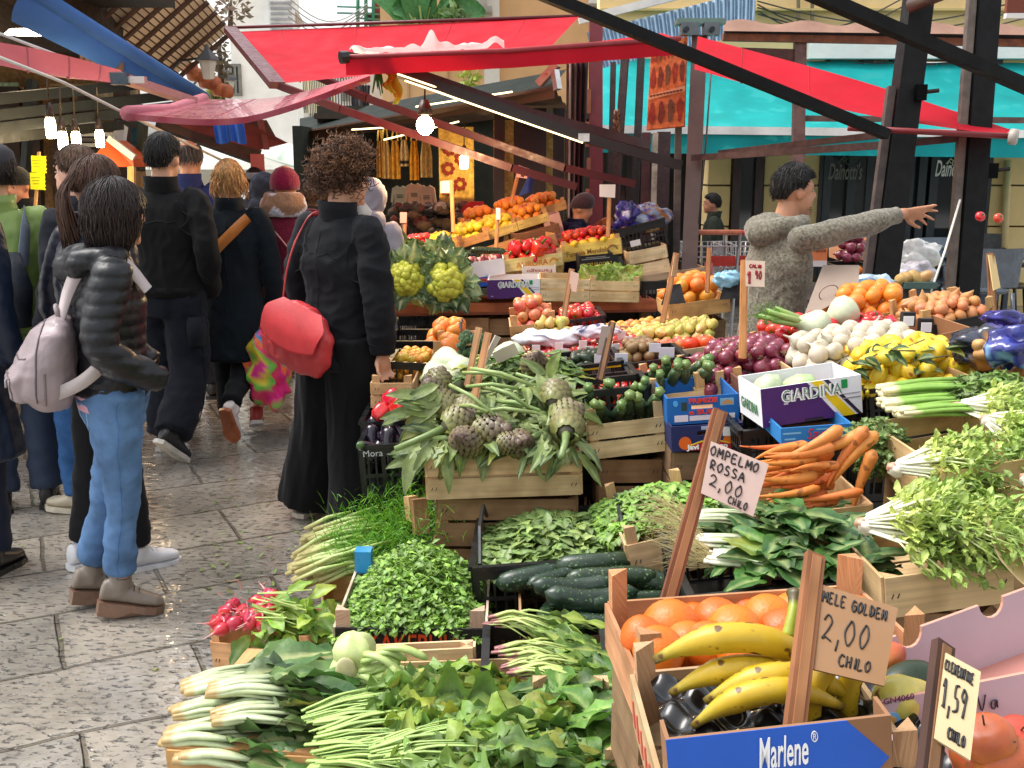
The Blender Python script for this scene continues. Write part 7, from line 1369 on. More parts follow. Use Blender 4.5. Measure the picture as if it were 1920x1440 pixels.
plastic_crate('black crate of red onions behind the outstretched arm',(1574,500,6.4),(1634,498,6.4),.3,.1)
bag('plastic_bag','big white plastic bag beside the black post in the back','bag',1710,480,6.2,.13,[C(226,228,226),C(206,214,208)],21,sz=(1.2,.8,.75));bag('plastic_bag','white plastic bag below the big one on the scales','bag',1712,512,5.9,.11,[C(232,230,234),C(214,210,222)],23,sz=(1.1,.8,.5));bag('plastic_bag','pale blue plastic bag folded over the white paper','bag',1600,548,4.75,.1,[C(110,180,216),C(150,200,226),C(90,160,206)],25,sz=(1.3,.7,.5));bag('plastic_bag','white blue plastic bag lying by the black post foot','bag',1635,535,5.0,.1,[C(190,214,232),C(216,226,236)],27,sz=(1.1,.8,.55));bag('plastic_bag','light blue bag edge showing left of the vendor','bag',1366,525,5.2,.07,[C(130,190,220),C(160,206,230)],29)
for k,(px,py)in enumerate(((1700,520),(1716,522),(1732,520),(1690,524))):put('potato',PM['potato'],'pale potato on the small scales by the string','potato',at(P(px,py,5.0),U(-3,3),U(-3,3),0,1.1),'potatoes on the scales')
sc_=thing('scales','small green metal scales with potatoes by the white string','scales',P(1718,560,5));mb=MB();mb.box(P(1718,533,5),(.15,.12,.03),C(70,96,90));mb.build('pan',MAT['paint'],sc_);mb=MB();mb.box(P(1718,552,5),(.10,.08,.06),C(60,70,72));mb.build('body',MAT['paint'],sc_)
for px,py,s in((1838,406,'red tomato flying past the right black post'),(1872,409,'red tomato flying furthest right from the thrown handful')):put('tomato',PM['tomato'],s,'tomato',at(P(px,py,4.9),1,.4,0,.75))
mb=MB()
for k in range(84):
 p=PZ(U(380,640),U(900,1120))if k<70 else PZ(U(0,640),U(800,1400));p.z=.006;leaf(mb,p,(U(-1,1),U(-1,1),U(-.05,.12)),(0,0,1),U(.01,.045),U(.004,.012),G1,jit(random.choice([C(70,110,40),C(100,130,50),C(120,110,60),C(60,84,40)]),.3),nu=3,nv=1,ruf=.3,curl=U(-.6,.6))
tag(mb.build('fallen_leaves',MAT['leaf']),'scraps of green leaves trodden on the wet paving','leaf scraps',kind='stuff')
# ========== people
def rmesh(mb,name,mat,col,vox=.012,it=3,fold=0,fs=(9,9,5),quilt=0,seed=0,fn=None):
 me=mb.mesh('tmp',mat);o=bpy.data.objects.new('tmp',me);COL.objects.link(o)
 r=o.modifiers.new('r','REMESH');r.mode='VOXEL';r.voxel_size=vox
 s=o.modifiers.new('s','SMOOTH');s.iterations=it;s.factor=.5
 dg=bpy.context.evaluated_depsgraph_get();m2=bpy.data.meshes.new_from_object(o.evaluated_get(dg));bpy.data.objects.remove(o);bpy.data.meshes.remove(me)
 n_=len(m2.vertices);co=np.empty(n_*3,np.float32);no=np.empty(n_*3,np.float32);m2.vertices.foreach_get('co',co);m2.vertex_normals.foreach_get('vector',no)
 co=co.reshape(-1,3);no=no.reshape(-1,3);out=MB()
 if fold or quilt:
  d=np.zeros(n_)
  for i in range(n_):
   p=co[i]
   if fold:
    a=noise.noise((p[0]*fs[0]+seed,p[1]*fs[1],p[2]*fs[2]+p[0]*4));b_=noise.noise((p[0]*fs[0]*2.1,p[1]*fs[1]*2.1+seed,p[2]*fs[2]*2.6-p[1]*7));d[i]+=fold*(1-2.2*abs(a))+fold*.6*(.5-abs(b_)*1.6)
   if quilt:
    z=p[2]+.012*noise.noise((p[0]*6,p[1]*6,seed));d[i]+=quilt*(abs(math.sin(math.pi*z/.044))**.5-.6)
  co=co+no*d[:,None]
 fs_=[tuple(p.vertices)for p in m2.polygons]
 out.add(co.tolist(),fs_,[fn(Vector(v))for v in co]if fn else col);bpy.data.meshes.remove(m2);return out
def hand(mb,w,d,nrm,s=1,curl=.5,spread=.25,side=1):
 d=Vector(d).normalized();nrm=Vector(nrm);nrm=(nrm-d*nrm.dot(d)).normalized();x=d.cross(nrm)*side
 w=Vector(w);T=lambda a,b_,c:w+(d*a+x*b_+nrm*c)*s
 mb.tube([w-d*.02*s,T(.02,0,0),T(.055,.002,-.002),T(.088,0,0),T(.1,0,0)],[.026*s,.030*s,.040*s,.040*s,.03*s],(0,0,0),n=10,flat=.42,up=nrm)
 for k,(b_,L)in enumerate(((.028,.072),(.010,.08),(-.010,.074),(-.028,.058))):
  p=T(.088,b_,0);a=curl*U(.8,1.2);sp=spread*(b_/.03);pts=[T(.07,b_*.9,0),p]
  for j in range(3):ang=a*(j+.6);q=d*math.cos(ang)-nrm*math.sin(ang)+x*sp;p=p+q.normalized()*L*s*(.42,.32,.26)[j];pts.append(p)
  mb.tube(pts,[.009*s,.0092*s,.0085*s,.0078*s,.006*s],(0,0,0),n=7)
 mb.tube([T(.02,.02,0),T(.045,.043,-.008),T(.075,.056,-.02*(1+curl)),T(.098,.056,-.032*(1+curl))],[.014*s,.0125*s,.010*s,.007*s],(0,0,0),n=7)
SKIN=C(206,152,122)
GAR={}
def person(label,xy,h,yaw,roll=0,sfrac=1.0,hs=.98,hy=0,hp=0,skin=SKIN,hair=None,hairc=C(30,24,22),top=None,topc=(.02,.02,.02),topm='cloth',trouc=(.02,.02,.025),troum='cloth',legr=(.1,.075,.075),shoec=C(40,36,34),solec=C(30,28,28),arms={},feet={},vox=.012,fold=.009,quilt=0,coat=None,lean=0,collar=True,hem=.84,hood=False,group=None,legs=True,face=True,width=1.0,sleeve=1.0,hands=('L','R'),zoff=0,hcurl=.6,hspread=.2,wrists={},tfs=(9,9,5),shoes='shoe',tfold=None,tfs2=(6,6,9),ankle=.10,handn={}):
 s=h/1.72;o=thing('person',label,'person',(xy[0],xy[1],zoff),group,rz=yaw);o.rotation_euler=(rotm(0,roll,0)@rotm(0,0,yaw)).to_euler();V=lambda x,y,z:Vector((x,y+lean*max(0,z-.9),z))*s
 J={}
 for sd,q in(('L',-1),('R',1)):
  J['s'+sd]=V(q*.175*width,-.005,1.385);e,w_=arms.get(sd,((q*.235,-.02,1.11),(q*.235,.04,.87)));J['e'+sd]=V(*e);J['w'+sd]=V(*w_)
  k,a=feet.get(sd,((q*.09,.02,.5),(q*.1,-.02,.085)));J['h'+sd]=Vector((q*.085,0,.9))*s;J['k'+sd]=Vector(k)*s;J['a'+sd]=Vector(a)*s
 hc=V(0,.03,1.605);HR=rotm(hp,0,hy).to_3x3();H=lambda x,y,z:hc+HR@(Vector((x,y,z))*s)
 b=MB();c0=(0,0,0)
 b.loft([(V(0,0,z),rx*s*width,ry*s)for z,rx,ry in((.85,.14,.1),(1.0,.135,.095),(1.2,.15,.1),(1.36,.15,.09),(1.43,.07,.06))],c0)
 b.tube([V(0,-.01,1.38),V(0,.0,1.5),H(0,-.015,-.03)],[.062*s,.056*s,.055*s],c0,n=12)
 for sd in 'LR':
  b.tube([J['s'+sd],J['e'+sd],J['w'+sd]],[.05*s,.038*s,.027*s],c0,n=10)
  if legs:b.tube([J['h'+sd],J['k'+sd],J['a'+sd]],[.075*s,.05*s,.036*s],c0,n=10)
  if sd in hands:dd=wrists.get(sd)or(J['w'+sd]-J['e'+sd]);hand(b,J['w'+sd],dd,handn.get(sd,(1 if sd=='L' else-1,.25,0)),s*hs,hcurl,hspread,-1 if sd=='R' else 1)if vox<.009 else b.ball(J['w'+sd]+Vector(dd).normalized()*.06*s,(.03*s,.04*s,.055*s),c0)
 HM=HR
 b.ball(H(0,-.012,.022),(.076*s,.095*s,.102*s),c0,M=HM,n=20,m=14);b.ball(H(0,.026,-.045),(.060*s,.068*s,.078*s),c0,M=HM,n=18,m=12);b.ball(H(0,.072,-.098),(.026*s,.022*s,.022*s),c0,M=HM)
 b.tube([H(0,.082,.02),H(0,.100,-.012),H(0,.108,-.022)],[.009*s,.013*s,.013*s],c0,n=8);b.tube([H(0,.092,-.028),H(0,.1,-.026)],[.018*s,.012*s],c0,n=8)
 b.tube([H(-.042,.068,.028),H(0,.086,.034),H(.042,.068,.028)],.011*s,c0,n=7);b.tube([H(-.024,.078,-.060),H(0,.090,-.057),H(.024,.078,-.060)],.0075*s,c0,n=7);b.tube([H(-.02,.076,-.070),H(0,.086,-.071),H(.02,.076,-.070)],.0075*s,c0,n=7)
 for q in(-1,1):b.ball(H(q*.078,-.008,-.008),(.011*s,.022*s,.034*s),c0,M=HM)
 lip=H(0,.085,-.064)
 body=rmesh(b,'body',MAT['skin'],skin,vox,2,fn=lambda v:mixc(skin,C(170,90,86),.55)if(v-lip).length<.022*s else skin);body.build('body',MAT['skin'],o,smooth=True,local=True)
 if face:
  m=MB()
  for q in(-1,1):m.ball(H(q*.033,.0735,.008),(.013*s,.008*s,.0048*s),C(190,176,166),n=10,m=7,M=HM);m.ball(H(q*.034,.0805,.008),(.0062*s,.004*s,.0056*s),C(34,24,18),n=8,m=6,M=HM)
  m.build('eyes',MAT['gloss'],o,smooth=True,local=True)
 if hair:
  m=MB();st=dict(short=(2.0,.0,1500,.0028),bob=(1.95,.10,1700,.0030),pony=(1.65,.0,1300,.0028),curly=(1.9,0,2100,.0022),thin=(1.95,0,300,.003),wavy=(1.8,.05,900,.0038),none=(0,0,0,0)).get(hair)
  R3=(.085*s,.104*s,.112*s)if hair not in('bob',)else(.102*s,.118*s,.118*s);hcol=lambda:jit(hairc,.4)
  def E(th,a,k=1):return H(0,0,0)+HR@Vector((R3[0]*k*math.sin(th)*math.sin(a),-.012*s-R3[1]*k*math.sin(th)*math.cos(a),.022*s+R3[2]*k*math.cos(th)))
  if hair in('short','bob','pony','wavy','curly','thin'):
   nA,nT=28,12;vs=[];lim=lambda a:(float(np.interp(abs(a),(0,.95,1.25,1.75,2.1,3.2),(2.0,1.95,1.5,1.55,1.08,1.0)))if hair=='short' else st[0]-(.62 if hair!='thin' else 1.1)*min(1,max(0,abs(a)-1.75)/.5))
   for j in range(nT+1):
    for i in range(nA+1):a=-math.pi+2*math.pi*i/nA;th=lim(a)*1.12*(j/nT)if hair!='thin' else .9+1.0*j/nT;vs.append(E(th,a,.985+.02*noise.noise((i*.7,j*.6,h*9))))
   m.add(vs,[(j*(nA+1)+i,(j+1)*(nA+1)+i,(j+1)*(nA+1)+i+1,j*(nA+1)+i+1)for j in range(nT)for i in range(nA)],hairc)
   for k in range(st[2]):
    a=U(-math.pi,math.pi);L_=lim(a)*U(.85,1.15);t0=U(0,L_*.75)if hair!='thin' else U(1.0,1.5);off=U(1.0,1.09);c=hcol();w0=st[3]*s*U(.6,1.2)
    if hair=='curly':
     p=E(math.acos(U(-.45,1)),a,U(.85,1.22))if abs(a)<2.3 else E(U(0,1.0),a,U(.95,1.25));p.z+=.01*s;q=Vector((U(-1,1),U(-1,1),U(-1,.5))).normalized();f,sx,sy=basis(q);r_=U(.006,.013)*s;c2=mixc(c,C(176,122,78),U(0,.6)*(1 if p.z>hc.z+.04 else .3))
     m.tube([p+f*(.075*s*j/11)+sx*r_*math.cos(j*1.25)+sy*r_*math.sin(j*1.25)for j in range(12)],[w0*.8]*11+[w0*.2],c2,n=3,cap=False);continue
    t1=min(L_,t0+U(.5,1.3))if hair!='bob' else L_;n_=6;pts=[E(t0+(t1-t0)*j/n_,a+.06*math.sin(j+k)*(1 if hair!='wavy' else 3),off+(.02*math.sin(j*2.2+k)if hair=='wavy' else .0))for j in range(n_+1)]
    if hair=='bob' and abs(a)<2.3:e=pts[-1];pts+=[e+Vector((U(-.008,.008),U(-.008,.008),-st[1]*s*U(.2,.6))),e+HR@Vector((-.02*math.sin(a)*s+U(-.012,.012),.02*s*math.cos(a),0))+Vector((0,0,-st[1]*s*U(.8,1.3)))]
    if hair=='wavy' and abs(a)<2.2:e=pts[-1];pts+=[e+Vector((U(-.03,.03)*s,U(-.02,.02)*s,-.035*s)),e+Vector((U(-.03,.03)*s,U(-.03,.03)*s,-.075*s))]
    if hair=='short' and U(0,1)<.5:pts[-1]=pts[-1]+(pts[-1]-hc).normalized()*.012*s
    m.tube(pts,[w0]*(len(pts)-1)+[w0*.25],c,n=3,cap=False,flat=.5)
   if hair=='pony':
    b0=E(1.25,0,1.02);
    for k in range(160):e=b0+Vector((U(-.035,.035),U(-.05,.02),-U(.2,.3)))*s;m.tube(catmull([b0+Vector((U(-.015,.015),0,U(-.02,.02))),b0.lerp(e,.4)+HR@Vector((U(-.02,.02),-.045*s,.01)),e],3),[.0045*s]*6+[.001],hcol(),n=3,cap=False)
  if face and hair!='none':
   for q in(-1,1):m.tube([H(q*.018,.094,.030),H(q*.036,.089,.036),H(q*.054,.074,.028)],[.003*s,.0042*s,.002*s],mixc(hairc,(.02,.015,.012),.5),n=5)
  if m.v:m.build('hair',MAT['hair'],o,smooth=True,local=True)
 if legs:
  m=MB();m.loft([(Vector((0,0,z))*s,rx*s,ry*s)for z,rx,ry in((.78,.15,.115),(.86,.172,.13),(.93,.17,.128),(1.0,.15,.115))],c0)
  for sd in 'LR':
   A=J['a'+sd]+Vector((0,0,(ankle-.085)*s));pts=catmull([J['h'+sd]+Vector((0,0,.02*s)),J['k'+sd],A],5);m.tube(pts,interp([legr[0]*s,legr[1]*s,legr[2]*s],5),c0,n=16)
  T0=rmesh(m,'trousers',MAT[troum],trouc,vox*1.1,3,tfold or fold*.9,tfs2,seed=h*50);tr_=T0.build('trousers',MAT[troum],o,smooth=True,local=True)
  for sd in 'LR':
   A=J['a'+sd];k_=J['k'+sd];f=feet.get('t'+sd);d=Vector(f).normalized()if f else Vector((.12 if sd=='R' else-.12,1,0)).normalized();u_=Vector((0,0,1));u_=(u_-d*u_.dot(d)).normalized();sx=d.cross(u_);
   B=A-u_*.085*s;m=MB();ms=MB();hl=.035*s if shoes=='boot' else .0
   def ring(y,w_,hgt,z0):return(B+d*y*s+u_*(z0+hgt/2)*s,w_*s,hgt/2*s,sx,u_)
   m.loft([ring(-.075,.018,.05,.03),ring(-.065,.034,.09,.022),ring(-.02,.036,.10,.022),ring(.04,.040,.075,.022),ring(.1,.046,.055,.02),ring(.15,.042,.045,.02),ring(.178,.02,.03,.02)],c0,n=16);m.tube([A+u_*(.03 if shoes!='boot' else .05)*s,A-u_*.03*s],[.044*s,.042*s],c0,n=12)
   sho=rmesh(m,'shoe',MAT['leather'],shoec,.007,2).build('shoe',MAT['leather'],o,smooth=True,local=True)
   lc=MB();[lc.tube([B+d*y*s-sx*.026*s+u_*(z0-.012)*s,B+d*y*s+u_*z0*s,B+d*y*s+sx*.026*s+u_*(z0-.012)*s],.0028*s,mixc(shoec,(.02,.02,.02),.75)if shoes=='boot' else C(200,200,204),n=5)for y,z0 in((.035,.105),(.055,.096),(.075,.087))];lc.build('laces',MAT['cloth'],sho,local=True)
   z1=.024;ol=[(-.08,.0),(-.07,.036),(0,.038),(.06,.042),(.11,.05),(.155,.044),(.185,.015)];ol=[(y,w_)for y,w_ in ol]+[(y,-w_)for y,w_ in reversed(ol)];n_=len(ol)
   vs=[B+d*y*s+sx*w_*s+u_*z1*s for y,w_ in ol]+[B+d*y*s+sx*w_*s*1.02+u_*(.0 if shoes!='boot' or y>.05 or y<.01 else .016)*s-(u_*hl if y<.01 and shoes=='boot' else(u_*.006 if shoes=='boot' else Vector()))for y,w_ in ol]
   ms.add(vs,[tuple(range(n_)),tuple(range(2*n_-1,n_-1,-1))]+[(i,i+n_,(i+1)%n_+n_,(i+1)%n_)for i in range(n_)],solec);ms.build('sole',MAT['plastic'],sho,local=True)
 m=MB();W_=width;hb=hem
 rings=[(hb,.178*W_,.138),(hb+.1,.172*W_,.13),(1.1,.168*W_,.125),(1.25,.185*W_,.135),(1.35,.175*W_,.115),(1.405,.135*W_,.092),(1.44,.085*W_,.078),(1.475,.07,.07)]
 if coat:rings=[(coat,.225*W_,.185),(.62,.21*W_,.17)]+rings[1:]if coat<.6 else[(coat,.205*W_,.16)]+rings[1:]
 m.loft([(V(0,-.005,z),rx*s,ry*s)for z,rx,ry in rings],c0,n=24)
 for sd in 'LR':m.tube(catmull([J['s'+sd]-Vector((J['s'+sd].x*.25,0,0)),J['s'+sd],J['e'+sd],J['e'+sd].lerp(J['w'+sd],sfrac)],4),interp([.05*s,.064*s*sleeve,.057*s*sleeve,.046*s*sleeve],4),c0,n=14)
 if hood:m.tube([V(-.10,.05,1.46),V(-.125,-.03,1.45),V(-.08,-.115,1.42),V(0,-.145,1.40),V(.08,-.115,1.42),V(.125,-.03,1.45),V(.10,.05,1.46)],[.03*s,.042*s,.055*s,.06*s,.055*s,.042*s,.03*s],c0,n=12);m.ball(V(0,-.08,1.45),(.10*s,.07*s,.045*s),c0)
 J0=rmesh(m,'jacket',MAT[topm],topc,vox*.9,3,fold,tfs,quilt,seed=h*31);jo=J0.build('coat' if coat else 'jacket',MAT[topm],o,smooth=True,local=True)
 if collar:m=MB();m.loft([(V(0,-.002,1.43),.098*s,.09*s),(V(0,-.012,1.475),.086*s,.084*s),(V(0,-.02,1.515),.09*s,.09*s),(V(0,-.015,1.512),.083*s,.083*s),(V(0,-.01,1.45),.08*s,.078*s)],topc,n=22,cap=False);m.build('collar',MAT[topm],jo,smooth=True,local=True)
 if not coat and not hood:m=MB();m.loft([(V(0,-.005,hb-.002),.176*W_*s,.136*s),(V(0,-.005,hb-.012),.182*W_*s,.142*s),(V(0,-.005,hb+.035),.181*W_*s,.141*s),(V(0,-.005,hb+.04),.172*W_*s,.132*s)],mixc(topc,(.01,.01,.01),.2),n=26,cap=False);m.build('hem_band',MAT[topm],jo,smooth=True,local=True)
 o1_=(jo,J0,tr_ if legs else None,T0 if legs else None);GAR[o.name]=o1_
 return o,V,H,J,s
def seam(par,surf_,pts,r=.0022,col=(.01,.01,.012),mat='cloth',n=10,W=False,name='seam'):
 S=np.array(surf_.v);m=MB();q=[]
 for p in catmull(pts,n):
  d=S-np.array(p);i=int((d*d).sum(1).argmin());q.append(Vector(S[i]))
 q=[q[0]]+[(q[i-1]+q[i]*2+q[i+1])/4 for i in range(1,len(q)-1)]+[q[-1]]
 m.tube(q,r,col,n=5);m.build(name,MAT[mat],par,smooth=True,local=not W)
def knit_hat(o,H,s,col,z0=.005,tall=1.0,mat='knit',label=None):
 m=MB();m.loft([(H(0,-.012,z0-.012),.092*s,.11*s),(H(0,-.012,z0+.03),.096*s,.114*s),(H(0,-.014,z0+.075),.088*s,.104*s),(H(0,-.018,z0+.115*tall),.055*s,.066*s),(H(0,-.02,z0+.132*tall),.012*s,.015*s)],col,n=22);m.build('hat',MAT[mat],o,smooth=True,local=True)
def hooded(o,H,V,s,col,mat='cloth'):
 m=MB();m.ball(H(0,-.02,.02),(.115*s,.13*s,.135*s),col);m.ball(V(0,-.04,1.46),(.13*s,.11*s,.09*s),col);rmesh(m,'hood',MAT[mat],col,.014,4,.014,(12,12,8)).build('hood',MAT[mat],o,smooth=True,local=True)
def W2(o,p):return Matrix.Translation(o.location)@o.rotation_euler.to_matrix().to_4x4()@Vector(p)
def strap(name,label,cat,o,pts,w_,col,mat='leather',group=None):
 q=catmull([W2(o,p)for p in pts],6);m=MB();c=W2(o,(0,0,pts[0][2]));vs=[]
 for i in range(len(q)):
  t=(q[min(i+1,len(q)-1)]-q[max(i-1,0)]).normalized();r=q[i]-Vector((o.location.x,o.location.y,q[i].z));r.normalize();sd=t.cross(r).normalized();vs+=[q[i]-sd*w_/2,q[i]+sd*w_/2,q[i]+sd*w_/2-r*.006,q[i]-sd*w_/2-r*.006]
 n_=len(q);m.add(vs,[(4*i+a,4*i+(a+1)%4,4*i+4+(a+1)%4,4*i+4+a)for i in range(n_-1)for a in range(4)],col);return m,mat
def F2(px,py):v=PZ(px,py);return(v.x,v.y)
NAVY=C(26,30,42)
o1,V,H,J,s=person('woman in a black quilted jacket and blue jeans standing in profile, dark bobbed hair',F2(225,1142),1.52,R(-66),roll=R(3),hy=R(16),hair='bob',hairc=C(44,32,30),topc=C(20,21,27),topm='nylon',quilt=.0065,fold=.006,trouc=C(86,118,158),troum='denim',legr=(.108,.066,.056),tfold=.010,shoec=C(128,116,104),solec=C(120,92,74),shoes='boot',arms={'R':((.24,-.05,1.12),(.17,.17,.98)),'L':((-.24,.0,1.12),(-.16,.17,.98))},feet={'R':((.085,.015,.51),(.085,.0,.10)),'L':((-.07,-.02,.5),(-.08,-.10,.10)),'tR':(.12,1,-.17),'tL':(-.12,1,-.17)},hands=(),hem=.90,sleeve=1.12,vox=.010,collar=False,hood=True,zoff=.03,ankle=.15)
m=MB();m.loft([(V(0,-.008,z),rx*s,ry*s)for z,rx,ry in((.845,.168,.128),(.9,.176,.134),(.96,.172,.13))],C(214,160,176),n=24,cap=False);m.build('shirt_hem',MAT['cloth'],o1,smooth=True,local=True)
jo,J0,tr_,T0=GAR[o1.name];LB=C(140,176,214)
for q in(-1,1):
 seam(tr_,T0,[V(q*.03,-.2,.85),V(q*.13,-.2,.85),V(q*.125,-.2,.76),V(q*.08,-.2,.735),V(q*.035,-.2,.76),V(q*.03,-.2,.85)],.002,LB,'denim',8,name='pocket_stitching');seam(tr_,T0,[V(q*.22,0,.9),V(q*.22,0,.7),V(q*.2,0,.4),V(q*.2,-.02,.18)],.0016,C(72,112,166),'denim',12)
seam(tr_,T0,[V(0,-.2,.95),V(0,-.2,.85),V(0,-.2,.78)],.002,LB,'denim')
seam(jo,J0,[V(.14,-.05,1.42),V(.155,-.12,1.3),V(.17,-.12,1.15),V(.17,-.1,.95)],.003,(.006,.006,.008),'nylon',12);seam(jo,J0,[V(0,-.2,1.35),V(0,-.2,1.1),V(0,-.2,.92)],.002,(.006,.006,.008),'nylon')
bp=MB();bp.loft([(V(0,-.23,.86),.10,.06),(V(0,-.25,.92),.15,.10),(V(0,-.24,1.04),.15,.095),(V(0,-.21,1.15),.12,.07),(V(0,-.18,1.21),.05,.03)],(0,0,0),n=24);bp.loft([(V(0.02,-.33,.89),.08,.035),(V(.02,-.335,.98),.09,.045),(V(.02,-.32,1.02),.08,.03)],(0,0,0),n=18)
bag_=thing('backpack','greyish pink nylon backpack with front pocket worn on the quilted jacket','backpack',W2(o1,V(0,-.25,.86)),rz=0)
T=Matrix.Translation(o1.location)@o1.rotation_euler.to_matrix().to_4x4()
def world(mb):mb.v=[tuple(T@Vector(v))for v in mb.v];return mb
pk=world(rmesh(bp,'b',MAT['nylon'],C(150,135,138),.008,2,.007,(9,9,7)));pk.build('pack',MAT['nylon'],bag_,smooth=True);DK=C(92,80,84)
Wd=lambda L:[T@V(*p)for p in L]
seam(bag_,pk,Wd([(-.07,-.4,1.0),(.02,-.42,1.03),(.11,-.4,1.0)]),.0035,DK,'nylon',W=True,name='pocket_zip');seam(bag_,pk,Wd([(-.08,-.4,.99),(-.075,-.42,.9),(.02,-.42,.865),(.11,-.42,.9),(.115,-.4,.99)]),.003,DK,'nylon',W=True)
seam(bag_,pk,Wd([(-.16,-.28,.9),(-.165,-.28,1.03),(-.1,-.27,1.18),(0,-.26,1.23),(.1,-.27,1.18),(.165,-.28,1.03),(.16,-.28,.9)]),.004,DK,'nylon',W=True,name='main_zip');seam(bag_,pk,Wd([(-.13,-.34,1.08),(0,-.4,1.09),(.13,-.34,1.08)]),.003,DK,'nylon',W=True)
seam(bag_,pk,Wd([(.18,-.25,1.02),(.19,-.25,.93),(.17,-.25,.87)]),.004,C(120,106,108),'nylon',W=True)
m=MB();m.tube([V(-.03,-.19,1.2),V(-.02,-.2,1.25),V(.02,-.2,1.25),V(.03,-.19,1.2)],.009,C(150,136,138),n=6);m.tube([V(.07,-.36,1.0),V(.075,-.385,.98),V(.075,-.385,.95)],.004,C(170,166,166),n=5);world(m).build('zip_and_loop',MAT['nylon'],bag_,smooth=True)
for q in(-1,1):
 m,mt=strap('','','',o1,[V(q*.03,-.19,1.19),V(q*.07,-.155,1.32),V(q*.11,-.10,1.415),V(q*.125,.03,1.44),V(q*.13,.13,1.33)],.045,C(186,174,174));m.build('strap',MAT['cloth'],bag_,smooth=True)
m,mt=strap('','','',o1,[V(.14,-.22,.93),V(.2,-.12,.99),V(.21,.0,1.1)],.045,C(176,166,164));m.build('side_strap',MAT['cloth'],bag_,smooth=True)
o2,V,H,J,s=person('woman with big curly brown hair in a black jacket and wide black trousers',F2(632,985),1.66,R(-35),roll=R(2.5),hy=R(-32),hair='curly',hairc=C(58,36,28),topc=C(22,23,28),fold=.012,trouc=C(13,13,16),legr=(.125,.128,.14),ankle=.07,tfold=.009,tfs2=(11,11,1.6),shoec=C(40,38,38),solec=C(206,196,180),arms={'R':((.255,-.02,1.11),(.25,.02,.87)),'L':((-.235,-.02,1.12),(-.2,.06,.9))},hem=.78,vox=.0085,width=1.02,sleeve=1.08,hcurl=.75,hands=('R',),tfs=(6,6,7),feet={'R':((.1,.02,.5),(.13,.0,.085)),'L':((-.12,.02,.5),(-.22,.02,.085))})
jo,J0,tr_,T0=GAR[o2.name]
for q in(-1,1):seam(jo,J0,[V(q*.13,-.1,1.42),V(q*.165,-.14,1.33),V(q*.175,-.13,1.2),V(q*.19,-.05,1.16)],.0025)
seam(jo,J0,[V(0,-.2,1.42),V(0,-.2,1.1),V(0,-.2,.79)],.002);seam(jo,J0,[V(-.15,-.2,1.32),V(0,-.2,1.30),V(.15,-.2,1.32)],.002);seam(jo,J0,[V(.30,.03,.90),V(.25,-.05,.905),V(.2,.03,.91)],.003);seam(tr_,T0,[V(0,-.2,.93),V(0,-.2,.8)],.002);seam(tr_,T0,[V(.3,.0,.8),V(.3,.0,.5),V(.32,.0,.12)],.002)
m=MB();e=J['w'].copy()if 'w' in J else J['wR'];m.ball(e+V(.012,-.05,.045),.008*s,C(200,196,186),n=8,m=6);m.build('cuff_button',MAT['metal'],jo,smooth=True,local=True)
sb=thing('shoulder_bag','soft red leather shoulder bag hanging at the back of the black jacket','bag',W2(o2,V(-.1,-.2,.84)))
m=MB();T=Matrix.Translation(o2.location)@o2.rotation_euler.to_matrix().to_4x4();Tb=rotm(0,R(14),0)
for(z,rx,ry)in((-.15,.10,.03),(-.125,.16,.065),(-.05,.185,.08),(.05,.16,.065),(.11,.10,.04),(.125,.05,.02)):pass
m.loft([(Vector((0,0,z)),rx,ry)for z,rx,ry in((-.15,.10,.025),(-.13,.155,.05),(-.06,.182,.07),(.04,.165,.06),(.11,.10,.04),(.13,.05,.02))],(0,0,0),n=28)
RB=Matrix.Translation(V(-.03,-.215,.935))@rotm(0,R(17),R(8));b0=rmesh(m,'b',MAT['leather'],(.50,.035,.04),.009,2,.007,(14,14,9));b0.v=[tuple(RB@Vector(v))for v in b0.v];world(b0).build('pouch',MAT['leather'],sb,smooth=True)
m=MB();m.sheet(lambda u,v:RB@Vector(((u-.5)*.33*(1-.12*v)*(.62+.38*min(1,v*3)),-.03-.052*math.sin(min(1,v*1.3)*1.57)-.006*math.sin(math.pi*u),.135-.15*v-.035*v*(1-(2*u-1)**2))),22,10,(.58,.045,.05));m.sheet(lambda u,v:RB@Vector(((u-.5)*.33*.88,-.0865-.006*math.sin(math.pi*u),-.015-.035*(1-(2*u-1)**2)-.006*v)),22,1,(.36,.02,.025));world(m).build('flap',MAT['leather'],sb,smooth=True)
m,mt=strap('','','',o2,[V(-.17,-.19,1.02),V(-.16,-.172,1.2),V(-.125,-.135,1.36),V(-.09,-.06,1.455),V(.0,.1,1.40)],.022,(.5,.05,.055));m.build('strap',MAT['leather'],sb,smooth=True)
m=MB();m.tube([V(.02,.085,1.5),V(.03,.11,1.46),V(.02,.12,1.40)],[.035,.045,.03],C(214,206,200),n=10);m.build('scarf',MAT['cloth'],o2,smooth=True,local=True)
o3,V,H,J,s=person('tall dark haired man in a black jacket and dark cargo trousers walking away',F2(332,848),1.76,R(-12),roll=R(.8),hair='short',hairc=C(28,24,24),topc=C(17,17,19),trouc=C(20,24,34),legr=(.118,.105,.10),ankle=.09,shoec=C(40,40,42),solec=C(196,190,180),arms={'R':((.27,-.05,1.12),(.2,.1,.90)),'L':((-.26,-.04,1.12),(-.2,.1,.9))},hands=(),width=1.12,hem=.9,vox=.011,face=False,fold=.011,feet={'L':((-.09,.1,.5),(-.1,.06,.085)),'R':((.1,.0,.48),(.12,-.24,.17)),'tR':(.2,.75,-.65)})
m=MB();m.loft([(V(.165,-.03,.62),.045,.06),(V(.172,-.03,.7),.05,.065),(V(.17,-.03,.78),.045,.06)],C(24,28,36),n=14);m.build('cargo_pocket',MAT['cloth'],o3,smooth=True,local=True)
